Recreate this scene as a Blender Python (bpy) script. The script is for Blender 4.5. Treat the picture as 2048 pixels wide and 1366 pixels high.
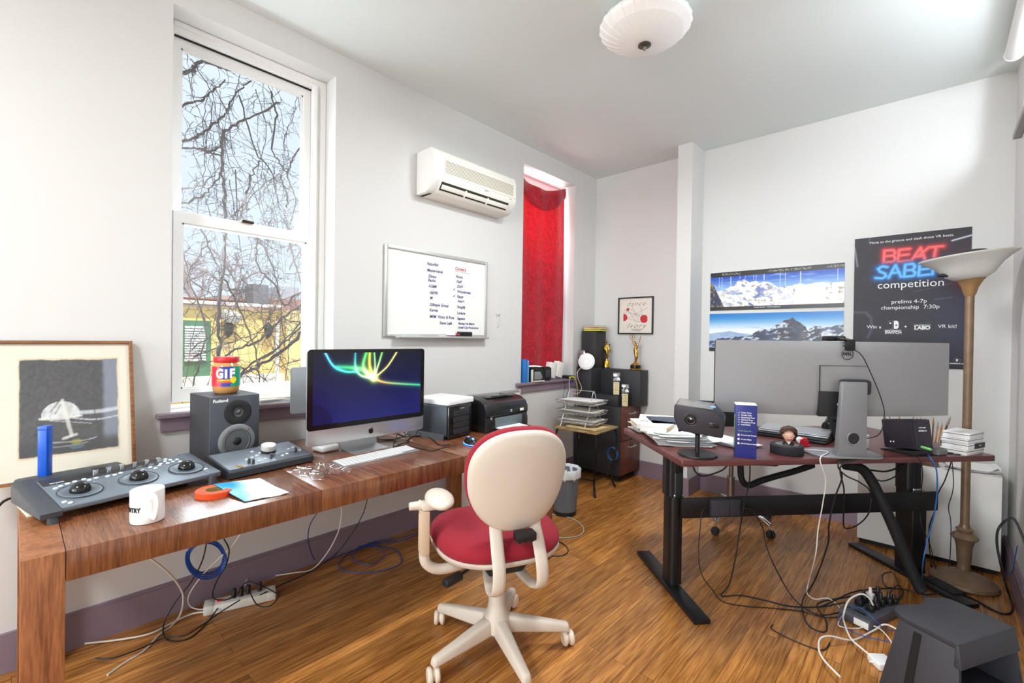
import bpy, bmesh, math, random
import numpy as np
from mathutils import Vector, Matrix, Euler
for _o in list(bpy.data.objects): bpy.data.objects.remove(_o)
sc = bpy.context.scene
COL = sc.collection
R = math.radians
# ------------------------------------------------------------------ camera
F_PX, YAW, PIT, ROL = 918.09, 0.743923, -0.00773674, 0.0143210
CAM = Vector((2.66, 0.0, 1.33243))
FW = Vector((-math.sin(YAW)*math.cos(PIT), math.cos(YAW)*math.cos(PIT), math.sin(PIT)))
_r0 = Vector((math.cos(YAW), math.sin(YAW), 0)); _u0 = _r0.cross(FW)
RT = _r0*math.cos(ROL) + _u0*math.sin(ROL)
UP = _u0*math.cos(ROL) - _r0*math.sin(ROL)
cd = bpy.data.cameras.new('camera'); cam = bpy.data.objects.new('camera', cd); COL.objects.link(cam)
cd.sensor_width = 36; cd.lens = F_PX/2048*36; cd.clip_start = .05; cd.clip_end = 300
cam.matrix_world = Matrix(((RT.x, UP.x, -FW.x, CAM.x), (RT.y, UP.y, -FW.y, CAM.y), (RT.z, UP.z, -FW.z, CAM.z), (0, 0, 0, 1)))
sc.camera = cam
def W(px, py, x=None, y=None, z=None):          # a point of the photograph on a wall, floor or table plane
    r = FW*F_PX + RT*(px-1024) - UP*(py-683)
    t = (x-CAM.x)/r.x if x is not None else (y-CAM.y)/r.y if y is not None else (z-CAM.z)/r.z
    return CAM + r*t
# ------------------------------------------------------------------ view, sky, daylight
sc.view_settings.view_transform = 'Standard'; sc.view_settings.look = 'None'
sc.view_settings.gamma = 1; sc.view_settings.use_curve_mapping = False
sc.view_settings.exposure = 0.50
try:
    sc.cycles.use_denoising = True; sc.cycles.denoiser = 'OPENIMAGEDENOISE'
    sc.cycles.max_bounces = 10; sc.cycles.diffuse_bounces = 6; sc.cycles.glossy_bounces = 5
    sc.cycles.transmission_bounces = 8; sc.cycles.transparent_max_bounces = 12
    sc.cycles.sample_clamp_indirect = 6; sc.cycles.caustics_reflective = False; sc.cycles.caustics_refractive = False
except Exception as e: print(e)
wd = bpy.data.worlds.new('sky'); sc.world = wd; wd.use_nodes = True
bg = wd.node_tree.nodes['Background']; bg.inputs[0].default_value = (.76, .87, 1.0, 1); bg.inputs[1].default_value = .82
def area(name, loc, target, sx, sy, power, col=(1, 1, 1), spread=180):
    l = bpy.data.lights.new(name, 'AREA'); l.shape = 'RECTANGLE'; l.size = sx; l.size_y = sy; l.energy = power; l.color = col; l.spread = R(spread)
    o = bpy.data.objects.new(name, l); COL.objects.link(o); o.location = loc
    o.rotation_euler = (Vector(target)-Vector(loc)).to_track_quat('-Z', 'Z').to_euler()
    return o
area('daylight_window_vines', (-.42, .9, 1.95), (1.5, 1.0, 1.5), .75, 1.8, 44, (.88, .96, 1))
area('daylight_window_curtain', (-.5, 3.35, 2.5), (1.5, 3.3, 2.95), .7, .7, 14, (.95, .97, 1))
area('daylight_window_right', (3.34, 2.85, 2.40), (1.5, 2.8, 3.05), 1.9, .45, 115, (.92, .97, 1))
area('added_daylight_front', (1.5, -6.1, 1.75), (1.5, 3, 1.35), 2.6, 1.9, 150, (.88, .96, 1))  # fill light added behind the viewer, at an unseen made-up window
area('added_daylight_side', (3.2, -3.4, 1.7), (.8, -1.3, 1.3), 1.9, 1.8, 42, (.88, .96, 1))  # added fill from the side behind the viewer, no window seen there
sl_ = bpy.data.lights.new('sun', 'SUN'); sl_.energy = 3.4; sl_.angle = R(2); sl_.color = (1, .96, .9); so_ = bpy.data.objects.new('sun', sl_); COL.objects.link(so_); so_.rotation_euler = Vector((-.5, .05, -.866)).to_track_quat('-Z', 'Y').to_euler()
# ------------------------------------------------------------------ colour and materials
def lin(c):
    return tuple(((v/255)/12.92 if v/255 <= .04045 else ((v/255+.055)/1.055)**2.4) for v in c)
MATS = {}
def mat(name, rgb, rough=.5, metal=0, spec=.5, bump=0, bscale=60, var=0, vscale=8, emit=None, estr=1, trans=0, ior=1.45, coat=0, alpha=1, sheen=0, sub=0):
    if name in MATS: return MATS[name]
    m = bpy.data.materials.new(name); m.use_nodes = True; nt = m.node_tree; b = nt.nodes['Principled BSDF']
    c = lin(rgb)
    b.inputs['Base Color'].default_value = (*c, 1); b.inputs['Roughness'].default_value = rough; b.inputs['Metallic'].default_value = metal
    b.inputs['Specular IOR Level'].default_value = spec; b.inputs['IOR'].default_value = ior
    b.inputs['Transmission Weight'].default_value = trans; b.inputs['Coat Weight'].default_value = coat; b.inputs['Alpha'].default_value = alpha
    if sheen: b.inputs['Sheen Weight'].default_value = sheen
    if sub: b.inputs['Subsurface Weight'].default_value = sub; b.inputs['Subsurface Radius'].default_value = (.02, .01, .006)
    if emit: b.inputs['Emission Color'].default_value = (*lin(emit), 1); b.inputs['Emission Strength'].default_value = estr
    tc = None
    if var or bump:
        tc = nt.nodes.new('ShaderNodeTexCoord')
    if var:
        n = nt.nodes.new('ShaderNodeTexNoise'); n.inputs['Scale'].default_value = vscale; n.inputs['Detail'].default_value = 4
        nt.links.new(tc.outputs['Object'], n.inputs['Vector'])
        r = nt.nodes.new('ShaderNodeValToRGB'); e = r.color_ramp.elements
        e[0].position = .3; e[1].position = .7
        e[0].color = (*[v*(1-var) for v in c], 1); e[1].color = (*[min(1, v*(1+var)) for v in c], 1)
        nt.links.new(n.outputs['Fac'], r.inputs['Fac']); nt.links.new(r.outputs['Color'], b.inputs['Base Color'])
    if bump:
        n = nt.nodes.new('ShaderNodeTexNoise'); n.inputs['Scale'].default_value = bscale; n.inputs['Detail'].default_value = 3
        nt.links.new(tc.outputs['Object'], n.inputs['Vector'])
        bp = nt.nodes.new('ShaderNodeBump'); bp.inputs['Strength'].default_value = bump; bp.inputs['Distance'].default_value = .01
        nt.links.new(n.outputs['Fac'], bp.inputs['Height']); nt.links.new(bp.outputs['Normal'], b.inputs['Normal'])
    MATS[name] = m
    return m
def wood(name, c1, c2, stretch=(30, 30, 2), rough=.35, scale=1.0, dist=1.2, coat=0, fine=.5):
    if name in MATS: return MATS[name]
    m = bpy.data.materials.new(name); m.use_nodes = True; nt = m.node_tree; b = nt.nodes['Principled BSDF']; L = nt.links.new
    tc = nt.nodes.new('ShaderNodeTexCoord'); mp = nt.nodes.new('ShaderNodeMapping'); mp.inputs['Scale'].default_value = stretch
    L(tc.outputs['Object'], mp.inputs['Vector'])
    n = nt.nodes.new('ShaderNodeTexNoise'); n.inputs['Scale'].default_value = scale; n.inputs['Detail'].default_value = 5; n.inputs['Distortion'].default_value = dist
    L(mp.outputs['Vector'], n.inputs['Vector'])
    n2 = nt.nodes.new('ShaderNodeTexNoise'); n2.inputs['Scale'].default_value = scale*6; n2.inputs['Detail'].default_value = 3
    L(mp.outputs['Vector'], n2.inputs['Vector'])
    mx = nt.nodes.new('ShaderNodeMix'); mx.data_type = 'FLOAT'; mx.inputs[0].default_value = fine*.6
    L(n.outputs['Fac'], mx.inputs[2]); L(n2.outputs['Fac'], mx.inputs[3])
    r = nt.nodes.new('ShaderNodeValToRGB'); e = r.color_ramp.elements
    e[0].position = .36; e[1].position = .64; e[0].color = (*lin(c1), 1); e[1].color = (*lin(c2), 1)
    L(mx.outputs[0], r.inputs['Fac']); L(r.outputs['Color'], b.inputs['Base Color'])
    b.inputs['Roughness'].default_value = rough; b.inputs['Coat Weight'].default_value = coat; b.inputs['Coat Roughness'].default_value = .15
    bp = nt.nodes.new('ShaderNodeBump'); bp.inputs['Strength'].default_value = .12; bp.inputs['Distance'].default_value = .004
    L(n2.outputs['Fac'], bp.inputs['Height']); L(bp.outputs['Normal'], b.inputs['Normal'])
    MATS[name] = m
    return m
def floor_mat():
    m = bpy.data.materials.new('oak_floor_boards'); m.use_nodes = True; nt = m.node_tree; b = nt.nodes['Principled BSDF']; L = nt.links.new
    tc = nt.nodes.new('ShaderNodeTexCoord'); mp = nt.nodes.new('ShaderNodeMapping'); mp.inputs['Rotation'].default_value = (0, 0, R(90))
    L(tc.outputs['Object'], mp.inputs['Vector'])
    br = nt.nodes.new('ShaderNodeTexBrick'); br.inputs['Scale'].default_value = 1
    br.inputs['Brick Width'].default_value = 1.7; br.inputs['Row Height'].default_value = .0585; br.inputs['Mortar Size'].default_value = .0008
    br.inputs['Mortar Smooth'].default_value = .2; br.offset = .37; br.offset_frequency = 2; br.squash = 1
    br.inputs['Color1'].default_value = (0, 0, 0, 1); br.inputs['Color2'].default_value = (1, 1, 1, 1); br.inputs['Mortar'].default_value = (.5, .5, .5, 1)
    L(mp.outputs['Vector'], br.inputs['Vector'])
    sp = nt.nodes.new('ShaderNodeVectorMath'); sp.operation = 'MULTIPLY'; sp.inputs[1].default_value = (7, 13, 5)
    L(br.outputs['Color'], sp.inputs[0])
    ad = nt.nodes.new('ShaderNodeVectorMath'); ad.operation = 'ADD'
    mp2 = nt.nodes.new('ShaderNodeMapping'); mp2.inputs['Scale'].default_value = (13, .8, 1); L(tc.outputs['Object'], mp2.inputs['Vector'])
    L(mp2.outputs['Vector'], ad.inputs[0]); L(sp.outputs['Vector'], ad.inputs[1])
    n = nt.nodes.new('ShaderNodeTexNoise'); n.inputs['Scale'].default_value = 1.4; n.inputs['Detail'].default_value = 2; n.inputs['Distortion'].default_value = .6
    L(ad.outputs['Vector'], n.inputs['Vector'])
    wv = nt.nodes.new('ShaderNodeMath'); wv.operation = 'MULTIPLY'; wv.inputs[1].default_value = 26; L(n.outputs['Fac'], wv.inputs[0])
    sn = nt.nodes.new('ShaderNodeMath'); sn.operation = 'SINE'; L(wv.outputs[0], sn.inputs[0])
    n3 = nt.nodes.new('ShaderNodeTexNoise'); n3.inputs['Scale'].default_value = 9; n3.inputs['Detail'].default_value = 4; L(ad.outputs['Vector'], n3.inputs['Vector'])
    g = nt.nodes.new('ShaderNodeMath'); g.operation = 'MULTIPLY_ADD'; g.inputs[1].default_value = .075; L(sn.outputs[0], g.inputs[0]); L(n3.outputs['Fac'], g.inputs[2])
    r = nt.nodes.new('ShaderNodeValToRGB'); e = r.color_ramp.elements
    e[0].position = .25; e[1].position = .8; e[0].color = (*lin((128, 76, 30)), 1); e[1].color = (*lin((208, 146, 78)), 1)
    L(g.outputs[0], r.inputs['Fac'])
    tint = nt.nodes.new('ShaderNodeValToRGB'); e = tint.color_ramp.elements
    e[0].color = (.74, .72, .70, 1); e[1].color = (1.12, 1.1, 1.08, 1); L(br.outputs['Color'], tint.inputs['Fac'])
    mu = nt.nodes.new('ShaderNodeMix'); mu.data_type = 'RGBA'; mu.blend_type = 'MULTIPLY'; mu.inputs[0].default_value = 1
    L(r.outputs['Color'], mu.inputs[6]); L(tint.outputs['Color'], mu.inputs[7])
    mo = nt.nodes.new('ShaderNodeMix'); mo.data_type = 'RGBA'; mo.inputs[7].default_value = (*lin((66, 36, 16)), 1)
    L(br.outputs['Fac'], mo.inputs[0]); L(mu.outputs[2], mo.inputs[6]); L(mo.outputs[2], b.inputs['Base Color'])
    b.inputs['Roughness'].default_value = .27; b.inputs['Specular IOR Level'].default_value = .45
    bp = nt.nodes.new('ShaderNodeBump'); bp.inputs['Strength'].default_value = .25; bp.inputs['Distance'].default_value = .002; bp.invert = True
    L(br.outputs['Fac'], bp.inputs['Height']); L(bp.outputs['Normal'], b.inputs['Normal'])
    return m
def print_mat(rough=.5, name='printed_picture', emit=0):
    if name in MATS: return MATS[name]
    m = bpy.data.materials.new(name); m.use_nodes = True; nt = m.node_tree; b = nt.nodes['Principled BSDF']
    a = nt.nodes.new('ShaderNodeVertexColor'); a.layer_name = 'Col'
    nt.links.new(a.outputs['Color'], b.inputs['Base Color']); b.inputs['Roughness'].default_value = rough
    if emit:
        nt.links.new(a.outputs['Color'], b.inputs['Emission Color']); b.inputs['Emission Strength'].default_value = emit
    MATS[name] = m
    return m
# ------------------------------------------------------------------ mesh builder
def catmull(pts, n=6, closed=False):
    P = [Vector(p) for p in pts]
    if len(P) < 3: return P
    out = []
    N = len(P)
    for i in range(N if closed else N-1):
        g = (lambda k: P[k % N]) if closed else (lambda k: P[max(0, min(N-1, k))])
        p0, p1, p2, p3 = g(i-1), g(i), g(i+1), g(i+2)
        for k in range(n):
            t = k/n
            out.append(.5*((2*p1) + (p2-p0)*t + (2*p0-5*p1+4*p2-p3)*t*t + (3*p1-p0-3*p2+p3)*t**3))
    if not closed: out.append(P[-1])
    return out
class MB:
    def __init__(s): s.v = []; s.f = []; s.mi = []
    def raw(s, vs, fs, M=None, mi=0):
        o = len(s.v)
        if M is not None: vs = [M @ Vector(v) for v in vs]
        s.v += [tuple(v) for v in vs]; s.f += [tuple(i+o for i in f) for f in fs]; s.mi += [mi]*len(fs)
        return s
    def bm(s, b, M=None, mi=0):
        b.verts.index_update()
        s.raw([v.co.copy() for v in b.verts], [[v.index for v in f.verts] for f in b.faces], M, mi); b.free(); return s
    def box(s, x0, y0, z0, x1, y1, z1, b=0, seg=2, M=None, mi=0):
        t = bmesh.new(); bmesh.ops.create_cube(t, size=1)
        for v in t.verts: v.co = Vector(((x0+x1)/2+v.co.x*(x1-x0), (y0+y1)/2+v.co.y*(y1-y0), (z0+z1)/2+v.co.z*(z1-z0)))
        if b: bmesh.ops.bevel(t, geom=t.edges[:], offset=min(b, .49*min(abs(x1-x0), abs(y1-y0), abs(z1-z0))), segments=seg, profile=.5, affect='EDGES')
        return s.bm(t, M, mi)
    def hexa(s, pts, b=0, seg=2, M=None, mi=0):            # eight corners: bottom loop then top loop
        t = bmesh.new(); vs = [t.verts.new(p) for p in pts]
        for f in ((3, 2, 1, 0), (4, 5, 6, 7), (0, 1, 5, 4), (1, 2, 6, 5), (2, 3, 7, 6), (3, 0, 4, 7)): t.faces.new([vs[i] for i in f])
        bmesh.ops.recalc_face_normals(t, faces=t.faces[:])
        if b: bmesh.ops.bevel(t, geom=t.edges[:], offset=b, segments=seg, profile=.5, affect='EDGES')
        return s.bm(t, M, mi)
    def lathe(s, prof, n=28, c=(0, 0, 0), M=None, mi=0, sx=1, sy=1, fn=None):
        vs = []; fs = []
        for (r, z) in prof:
            for k in range(n):
                a = 2*math.pi*k/n; rr = r if fn is None else fn(r, z, a)
                vs.append((c[0]+rr*math.cos(a)*sx, c[1]+rr*math.sin(a)*sy, c[2]+z))
        m = len(prof)
        for i in range(m-1):
            for k in range(n):
                k2 = (k+1) % n; fs.append((i*n+k, i*n+k2, (i+1)*n+k2, (i+1)*n+k))
        if prof[0][0] > 1e-6: fs.append(tuple(range(n))[::-1])
        if prof[-1][0] > 1e-6: fs.append(tuple((m-1)*n+k for k in range(n)))
        return s.raw(vs, fs, M, mi)
    def cyl(s, p0, p1, r0, r1=None, n=20, M=None, mi=0, b=0):
        p0, p1 = Vector(p0), Vector(p1); r1 = r0 if r1 is None else r1; d = p1-p0; l = d.length
        q = d.to_track_quat('Z', 'Y').to_matrix().to_4x4(); T = Matrix.Translation(p0) @ q
        if M is not None: T = M @ T
        prof = [(r0, 0), (r1, l)] if not b else [(r0-b, 0), (r0, b), (r1, l-b), (r1-b, l)]
        return s.lathe(prof, n, M=T, mi=mi)
    def tube(s, pts, r, n=8, sm=0, closed=False, M=None, mi=0, flat=None):
        P = [Vector(p) for p in pts]
        if sm: P = catmull(P, sm, closed)
        Q = [P[0]]
        for p in P[1:]:
            if (p-Q[-1]).length > 1e-5: Q.append(p)
        P = Q; N = len(P); vs = []; fs = []
        if N < 2: return s
        up = None
        for i in range(N):
            a = P[i-1] if (i > 0 or closed) else P[i]; c = P[(i+1) % N] if (i < N-1 or closed) else P[i]
            t = (c-a)
            if t.length < 1e-9: t = Vector((0, 0, 1))
            t.normalize()
            if up is None:
                up = Vector((0, 0, 1)) if abs(t.z) < .9 else Vector((1, 0, 0))
            sd = t.cross(up)
            if sd.length < 1e-6: sd = t.cross(Vector((1, 0, 0)))
            sd.normalize(); up = sd.cross(t).normalized()
            rr = r(i/(N-1)) if callable(r) else r
            for k in range(n):
                an = 2*math.pi*k/n
                e = sd*math.cos(an)*rr + up*math.sin(an)*(rr if flat is None else rr*flat)
                vs.append(P[i]+e)
        for i in range(N if closed else N-1):
            j = (i+1) % N
            for k in range(n):
                k2 = (k+1) % n; fs.append((i*n+k, j*n+k, j*n+k2, i*n+k2))
        if not closed: fs.append(tuple(range(n))); fs.append(tuple((N-1)*n+k for k in range(n))[::-1])
        return s.raw(vs, fs, M, mi)
    def prism(s, poly, h0, h1, b=0, seg=2, M=None, mi=0):      # polygon in XY extruded along Z
        t = bmesh.new(); n = len(poly)
        lo = [t.verts.new((p[0], p[1], h0)) for p in poly]; hi = [t.verts.new((p[0], p[1], h1)) for p in poly]
        t.faces.new(lo[::-1]); t.faces.new(hi)
        for i in range(n): t.faces.new((lo[i], lo[(i+1) % n], hi[(i+1) % n], hi[i]))
        bmesh.ops.recalc_face_normals(t, faces=t.faces[:])
        if b: 
            es = [e for e in t.edges if abs(e.verts[0].co.z-e.verts[1].co.z) < 1e-9]
            bmesh.ops.bevel(t, geom=es, offset=b, segments=seg, profile=.5, affect='EDGES')
        return s.bm(t, M, mi)
    def ball(s, c, r, n=20, m=12, sc=(1, 1, 1), M=None, mi=0):
        prof = [(max(0, r*math.sin(math.pi*i/m)), -r*math.cos(math.pi*i/m)) for i in range(m+1)]
        prof[0] = (0, -r); prof[-1] = (0, r)
        T = Matrix.Translation(c) @ Matrix.Diagonal((*sc, 1))
        if M is not None: T = M @ T
        return s.lathe(prof, n, M=T, mi=mi)
    def torus(s, c, R0, r, n=28, m=8, M=None, mi=0, sx=1, sy=1):
        return s.tube([(c[0]+R0*math.cos(2*math.pi*k/n)*sx, c[1]+R0*math.sin(2*math.pi*k/n)*sy, c[2]) for k in range(n)], r, m, closed=True, M=M, mi=mi)
    def surf(s, fn, nu, nv, th=0, M=None, mi=0):               # fn(u,v) -> point; th gives it a back
        vs = []; fs = []
        for j in range(nv+1):
            for i in range(nu+1): vs.append(Vector(fn(i/nu, j/nv)))
        w = nu+1
        q = [(j*w+i, j*w+i+1, (j+1)*w+i+1, (j+1)*w+i) for j in range(nv) for i in range(nu)]
        fs += q
        if th:
            ns = [Vector((0, 0, 0)) for _ in vs]
            for f in q:
                nn = (vs[f[1]]-vs[f[0]]).cross(vs[f[3]]-vs[f[0]])
                for i in f: ns[i] += nn
            o = len(vs); vs += [v-(n_.normalized() if n_.length else n_)*th for v, n_ in zip(vs[:o], ns)]
            fs += [tuple(i+o for i in f[::-1]) for f in q]
            ring = [i for i in range(nu)] + [j*w+nu for j in range(nv)] + [nv*w+i for i in range(nu, 0, -1)] + [j*w for j in range(nv, 0, -1)]
            for k in range(len(ring)): a, c = ring[k], ring[(k+1) % len(ring)]; fs.append((c, a, a+o, c+o))
        return s.raw(vs, fs, M, mi)
def obj(name, mb, m, parent=None, angle=38, smooth=True):
    me = bpy.data.meshes.new(name); me.from_pydata(mb.v, [], mb.f)
    ms = m if isinstance(m, (list, tuple)) else [m]
    for k in ms: me.materials.append(k)
    if len(ms) > 1: me.polygons.foreach_set('material_index', mb.mi)
    me.validate(); me.update()
    if smooth:
        me.polygons.foreach_set('use_smooth', [True]*len(me.polygons))
        me.set_sharp_from_angle(angle=R(angle))
    o = bpy.data.objects.new(name, me); COL.objects.link(o)
    if parent is not None: o.parent = parent
    return o
def tag(o, label, cat, group=None, kind=None):
    if label: o['label'] = label
    if cat: o['category'] = cat
    if group: o['group'] = group
    if kind: o['kind'] = kind
    return o
def thing(name, label, cat, loc=(0, 0, 0), rz=0, group=None):
    o = bpy.data.objects.new(name, None); COL.objects.link(o); o.empty_display_size = .05
    o.location = loc; o.rotation_euler = (0, 0, R(rz))
    return tag(o, label, cat, group)
def struct(name, mb, m, parent=None, label=None, cat=None):
    o = obj(name, mb, m, parent, smooth=False)
    if parent is None: o['kind'] = 'structure'; tag(o, label or name.replace('_', ' '), cat or name.split('_')[0])
    return o
def copy_thing(root, loc, rz=None, label=None, group=None):
    r = root.copy(); COL.objects.link(r); r.location = loc
    if rz is not None: r.rotation_euler = (0, 0, R(rz))
    if label: r['label'] = label
    if group: r['group'] = group
    for ch in list(root.children):
        c = ch.copy(); COL.objects.link(c); c.parent = r
        for g in list(ch.children):
            d = g.copy(); COL.objects.link(d); d.parent = c
    return r
def text_mb(body, size, M=None, align='CENTER', ext=.0004, bold=0, sx=1, shear=0, space=1, line=1):
    cu = bpy.data.curves.new('t', 'FONT'); cu.body = body; cu.size = size; cu.align_x = align; cu.align_y = 'CENTER'
    cu.extrude = ext; cu.offset = bold; cu.shear = shear; cu.space_character = space; cu.space_line = line; cu.resolution_u = 3
    o = bpy.data.objects.new('t', cu); COL.objects.link(o)
    dg = bpy.context.evaluated_depsgraph_get() if False else None
    me = bpy.data.meshes.new_from_object(o)
    mb = MB(); X = Matrix.Rotation(R(90), 4, 'X') @ Matrix.Diagonal((sx, 1, 1, 1))
    if M is not None: X = M @ X
    mb.raw([v.co.copy() for v in me.vertices], [list(p.vertices) for p in me.polygons], X)
    bpy.data.objects.remove(o); bpy.data.curves.remove(cu); bpy.data.meshes.remove(me)
    return mb
def join(*mbs):
    r = MB()
    for i, m in enumerate(mbs): 
        o = len(r.v); r.v += m.v; r.f += [tuple(k+o for k in f) for f in m.f]; r.mi += m.mi
    return r
T = Matrix.Translation
def RX(a): return Matrix.Rotation(R(a), 4, 'X')
def RY(a): return Matrix.Rotation(R(a), 4, 'Y')
def RZ(a): return Matrix.Rotation(R(a), 4, 'Z')
# ------------------------------------------------------------------ printed pictures: colours of the ink on a fine grid
def _hash(ix, iy, seed):
    h = np.sin(ix*127.1+iy*311.7+seed*74.7)*43758.5453
    return h-np.floor(h)
def vnoise(x, y, seed=0):
    x0 = np.floor(x); y0 = np.floor(y); fx = x-x0; fy = y-y0; fx = fx*fx*(3-2*fx); fy = fy*fy*(3-2*fy)
    a = _hash(x0, y0, seed); b = _hash(x0+1, y0, seed); c = _hash(x0, y0+1, seed); d = _hash(x0+1, y0+1, seed)
    return (a*(1-fx)+b*fx)*(1-fy)+(c*(1-fx)+d*fx)*fy
def fbm(x, y, seed=0, o=5):
    s = 0; a = .5
    for i in range(o): s = s+a*vnoise(x, y, seed+i); x = x*2.03; y = y*2.03; a *= .5
    return s
def mix(a, b, t):
    t = np.clip(t, 0, 1)[..., None]
    return np.asarray(a, float)*(1-t)+np.asarray(b, float)*t
def step(a, b, x):
    t = np.clip((x-a)/(b-a), 0, 1); return t*t*(3-2*t)
def picture(name, w, h, nx, ny, fn, m, parent=None, y=0, x0=None, z0=0, M=None):
    u, v = np.meshgrid(np.linspace(0, 1, nx+1), np.linspace(0, 1, ny+1))
    rgb = np.clip(fn(u, v), 0, 255)/255
    l = np.where(rgb <= .04045, rgb/12.92, ((rgb+.055)/1.055)**2.4)
    xo = -w/2 if x0 is None else x0
    vs = np.stack([xo+u*w, np.full_like(u, y), z0+v*h], -1).reshape(-1, 3)
    if M is not None: vs = np.array([tuple(M @ Vector(p)) for p in vs])
    k = nx+1; i = (np.arange(ny)[:, None]*k+np.arange(nx)[None, :]).reshape(-1)
    fs = np.stack([i, i+1, i+k+1, i+k], -1)
    me = bpy.data.meshes.new(name); me.from_pydata(vs.tolist(), [], fs.tolist())
    at = me.color_attributes.new('Col', 'FLOAT_COLOR', 'POINT')
    at.data.foreach_set('color', np.concatenate([l.reshape(-1, 3), np.ones((l.shape[0]*l.shape[1], 1))], 1).astype(np.float32).reshape(-1))
    me.materials.append(m); me.update()
    o = bpy.data.objects.new(name, me); COL.objects.link(o)
    if parent is not None: o.parent = parent
    return o
# ================================================================== ROOM
CZ, BY, RX_, FY = 3.026, 4.18, 3.01, -6.2
WALL = mat('wall_paint', (214, 213, 211), .75, bump=.02, bscale=90)
CEIL = mat('ceiling_paint', (224, 231, 230), .8, bump=.03, bscale=40)
MAUVE = mat('mauve_trim_paint', (134, 116, 128), .45, bump=.05, bscale=60)
WHITE = mat('white_window_paint', (240, 240, 238), .4)
GLASS = mat('window_glass', (255, 255, 255), 0, trans=1, ior=1.0, spec=.3)
def glass_mat(name, tint=(1, 1, 1), refl=.06):
    m = bpy.data.materials.new(name); m.use_nodes = True; nt = m.node_tree; nt.nodes.clear()
    o = nt.nodes.new('ShaderNodeOutputMaterial'); t = nt.nodes.new('ShaderNodeBsdfTransparent'); g = nt.nodes.new('ShaderNodeBsdfGlossy'); x = nt.nodes.new('ShaderNodeMixShader')
    t.inputs[0].default_value = (*tint, 1); g.inputs['Roughness'].default_value = .02
    x.inputs[0].default_value = refl
    nt.links.new(t.outputs[0], x.inputs[1]); nt.links.new(g.outputs[0], x.inputs[2]); nt.links.new(x.outputs[0], o.inputs[0])
    return m
PANE = glass_mat('clear_pane', (.98, .99, 1), .05)
DARK = mat('dark_gap', (30, 28, 27), .8)
struct('floor', MB().box(-.3, FY-.3, -.12, RX_+.3, BY+.3, 0), floor_mat(), label='narrow strip oak floorboards with a glossy honey finish', cat='floor')
struct('ceiling', MB().box(-.3, FY-.3, CZ, RX_+.3, BY+.3, CZ+.15), CEIL, label='smooth off-white ceiling', cat='ceiling')
def wall_y(mb, x0, x1, ya, yb, holes):                 # wall running along y with rectangular holes (y0,y1,z0,z1)
    y = ya
    for (h0, h1, z0, z1) in sorted(holes):
        mb.box(x0, y, 0, x1, h0, CZ); mb.box(x0, h0, 0, x1, h1, z0); mb.box(x0, h0, z1, x1, h1, CZ); y = h1
    mb.box(x0, y, 0, x1, yb, CZ); return mb
W1 = (.505, 1.303, .94, 2.885); W2 = (3.012, 3.793, .925, 2.86); W3 = (1.9, 3.86, 2.555, 2.965); W4 = (-4.4, -2.4, .8, 2.7)  # the last opening is unseen, added behind the viewer for daylight
struct('wall_left', wall_y(MB(), -.3, 0, FY, BY, [W1, W2]), WALL, label='white plaster wall with two deep window openings', cat='wall')
struct('wall_right', wall_y(MB(), RX_, RX_+.3, FY, BY, [W3, W4]), WALL, label='white plaster wall at the right edge with a high window', cat='wall')
struct('wall_back', MB().box(-.3, BY, 0, RX_+.3, BY+.3, CZ), WALL, label='white plaster end wall with posters', cat='wall')
fw_ = MB(); fw_.box(-.3, FY-.3, 0, .2, FY, CZ); fw_.box(2.8, FY-.3, 0, RX_+.3, FY, CZ); fw_.box(.2, FY-.3, 0, 2.8, FY, .8); fw_.box(.2, FY-.3, 2.7, 2.8, FY, CZ)  # unseen wide opening added in this wall for daylight
struct('wall_front', fw_, WALL, label='white wall behind the viewer', cat='wall')
struct('wall_pier', MB().box(.992, 3.915, 0, 1.118, BY, CZ), WALL, label='narrow white boxed-in pier standing out from the end wall', cat='wall')
# baseboards
def base_prof(h): return [(0, 0), (.022, 0), (.022, h-.018), (.014, h), (0, h)]
def baseboard(name, pts, label):
    mb = MB(); h = .15
    for (x0, y0, x1, y1) in pts: mb.box(min(x0, x1), min(y0, y1), 0, max(x0, x1), max(y0, y1), h-.012); \
        mb.box(min(x0, x1)+(.006 if x1 > 2 and x0 > 2.9 else 0), min(y0, y1), h-.012, max(x0, x1)-(.006 if x0 < 1e-3 else 0), max(y0, y1), h)
    struct(name, mb, MAUVE, label=label, cat='baseboard')
baseboard('baseboard_left', [(0, FY, .022, BY)], 'mauve baseboard along the window wall')
baseboard('baseboard_back', [(.0221, BY-.02, .9699, BY), (1.1401, BY-.02, RX_-.0221, BY), (.97, 3.9151, .9919, BY), (1.1181, 3.9151, 1.14, BY), (.97, 3.895, 1.14, 3.915)], 'mauve baseboard round the pier and along the end wall')
baseboard('baseboard_right', [(RX_-.022, FY, RX_, BY)], 'mauve baseboard along the right wall')
# window 1: sash window
def sash(parent, x, y0, y1, z0, z1, gy0, gy1, gz0, gz1, name):
    mb = MB()
    mb.box(x-.02, y0, z0, x+.02, gy0, z1); mb.box(x-.02, gy1, z0, x+.02, y1, z1)
    mb.box(x-.02, gy0, z0, x+.02, gy1, gz0); mb.box(x-.02, gy0, gz1, x+.02, gy1, z1)
    for (a, b, c, d) in ((gy0, gz0, gy0+.008, gz1), (gy1-.008, gz0, gy1, gz1), (gy0, gz0, gy1, gz0+.008), (gy0, gz1-.008, gy1, gz1)):
        mb.box(x-.008, a, b, x+.012, c, d)
    f = obj(name, mb, WHITE, parent, smooth=False)
    obj('pane', MB().box(x-.003, gy0+.004, gz0+.004, x+.003, gy1-.004, gz1-.004), PANE, f, smooth=False)
    return f
win = MB()
win.box(-.29, .507, .942, -.14, .535, 2.883); win.box(-.29, 1.232, .942, -.14, 1.301, 2.883); win.box(-.29, .535, 2.835, -.14, 1.232, 2.883)
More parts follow.
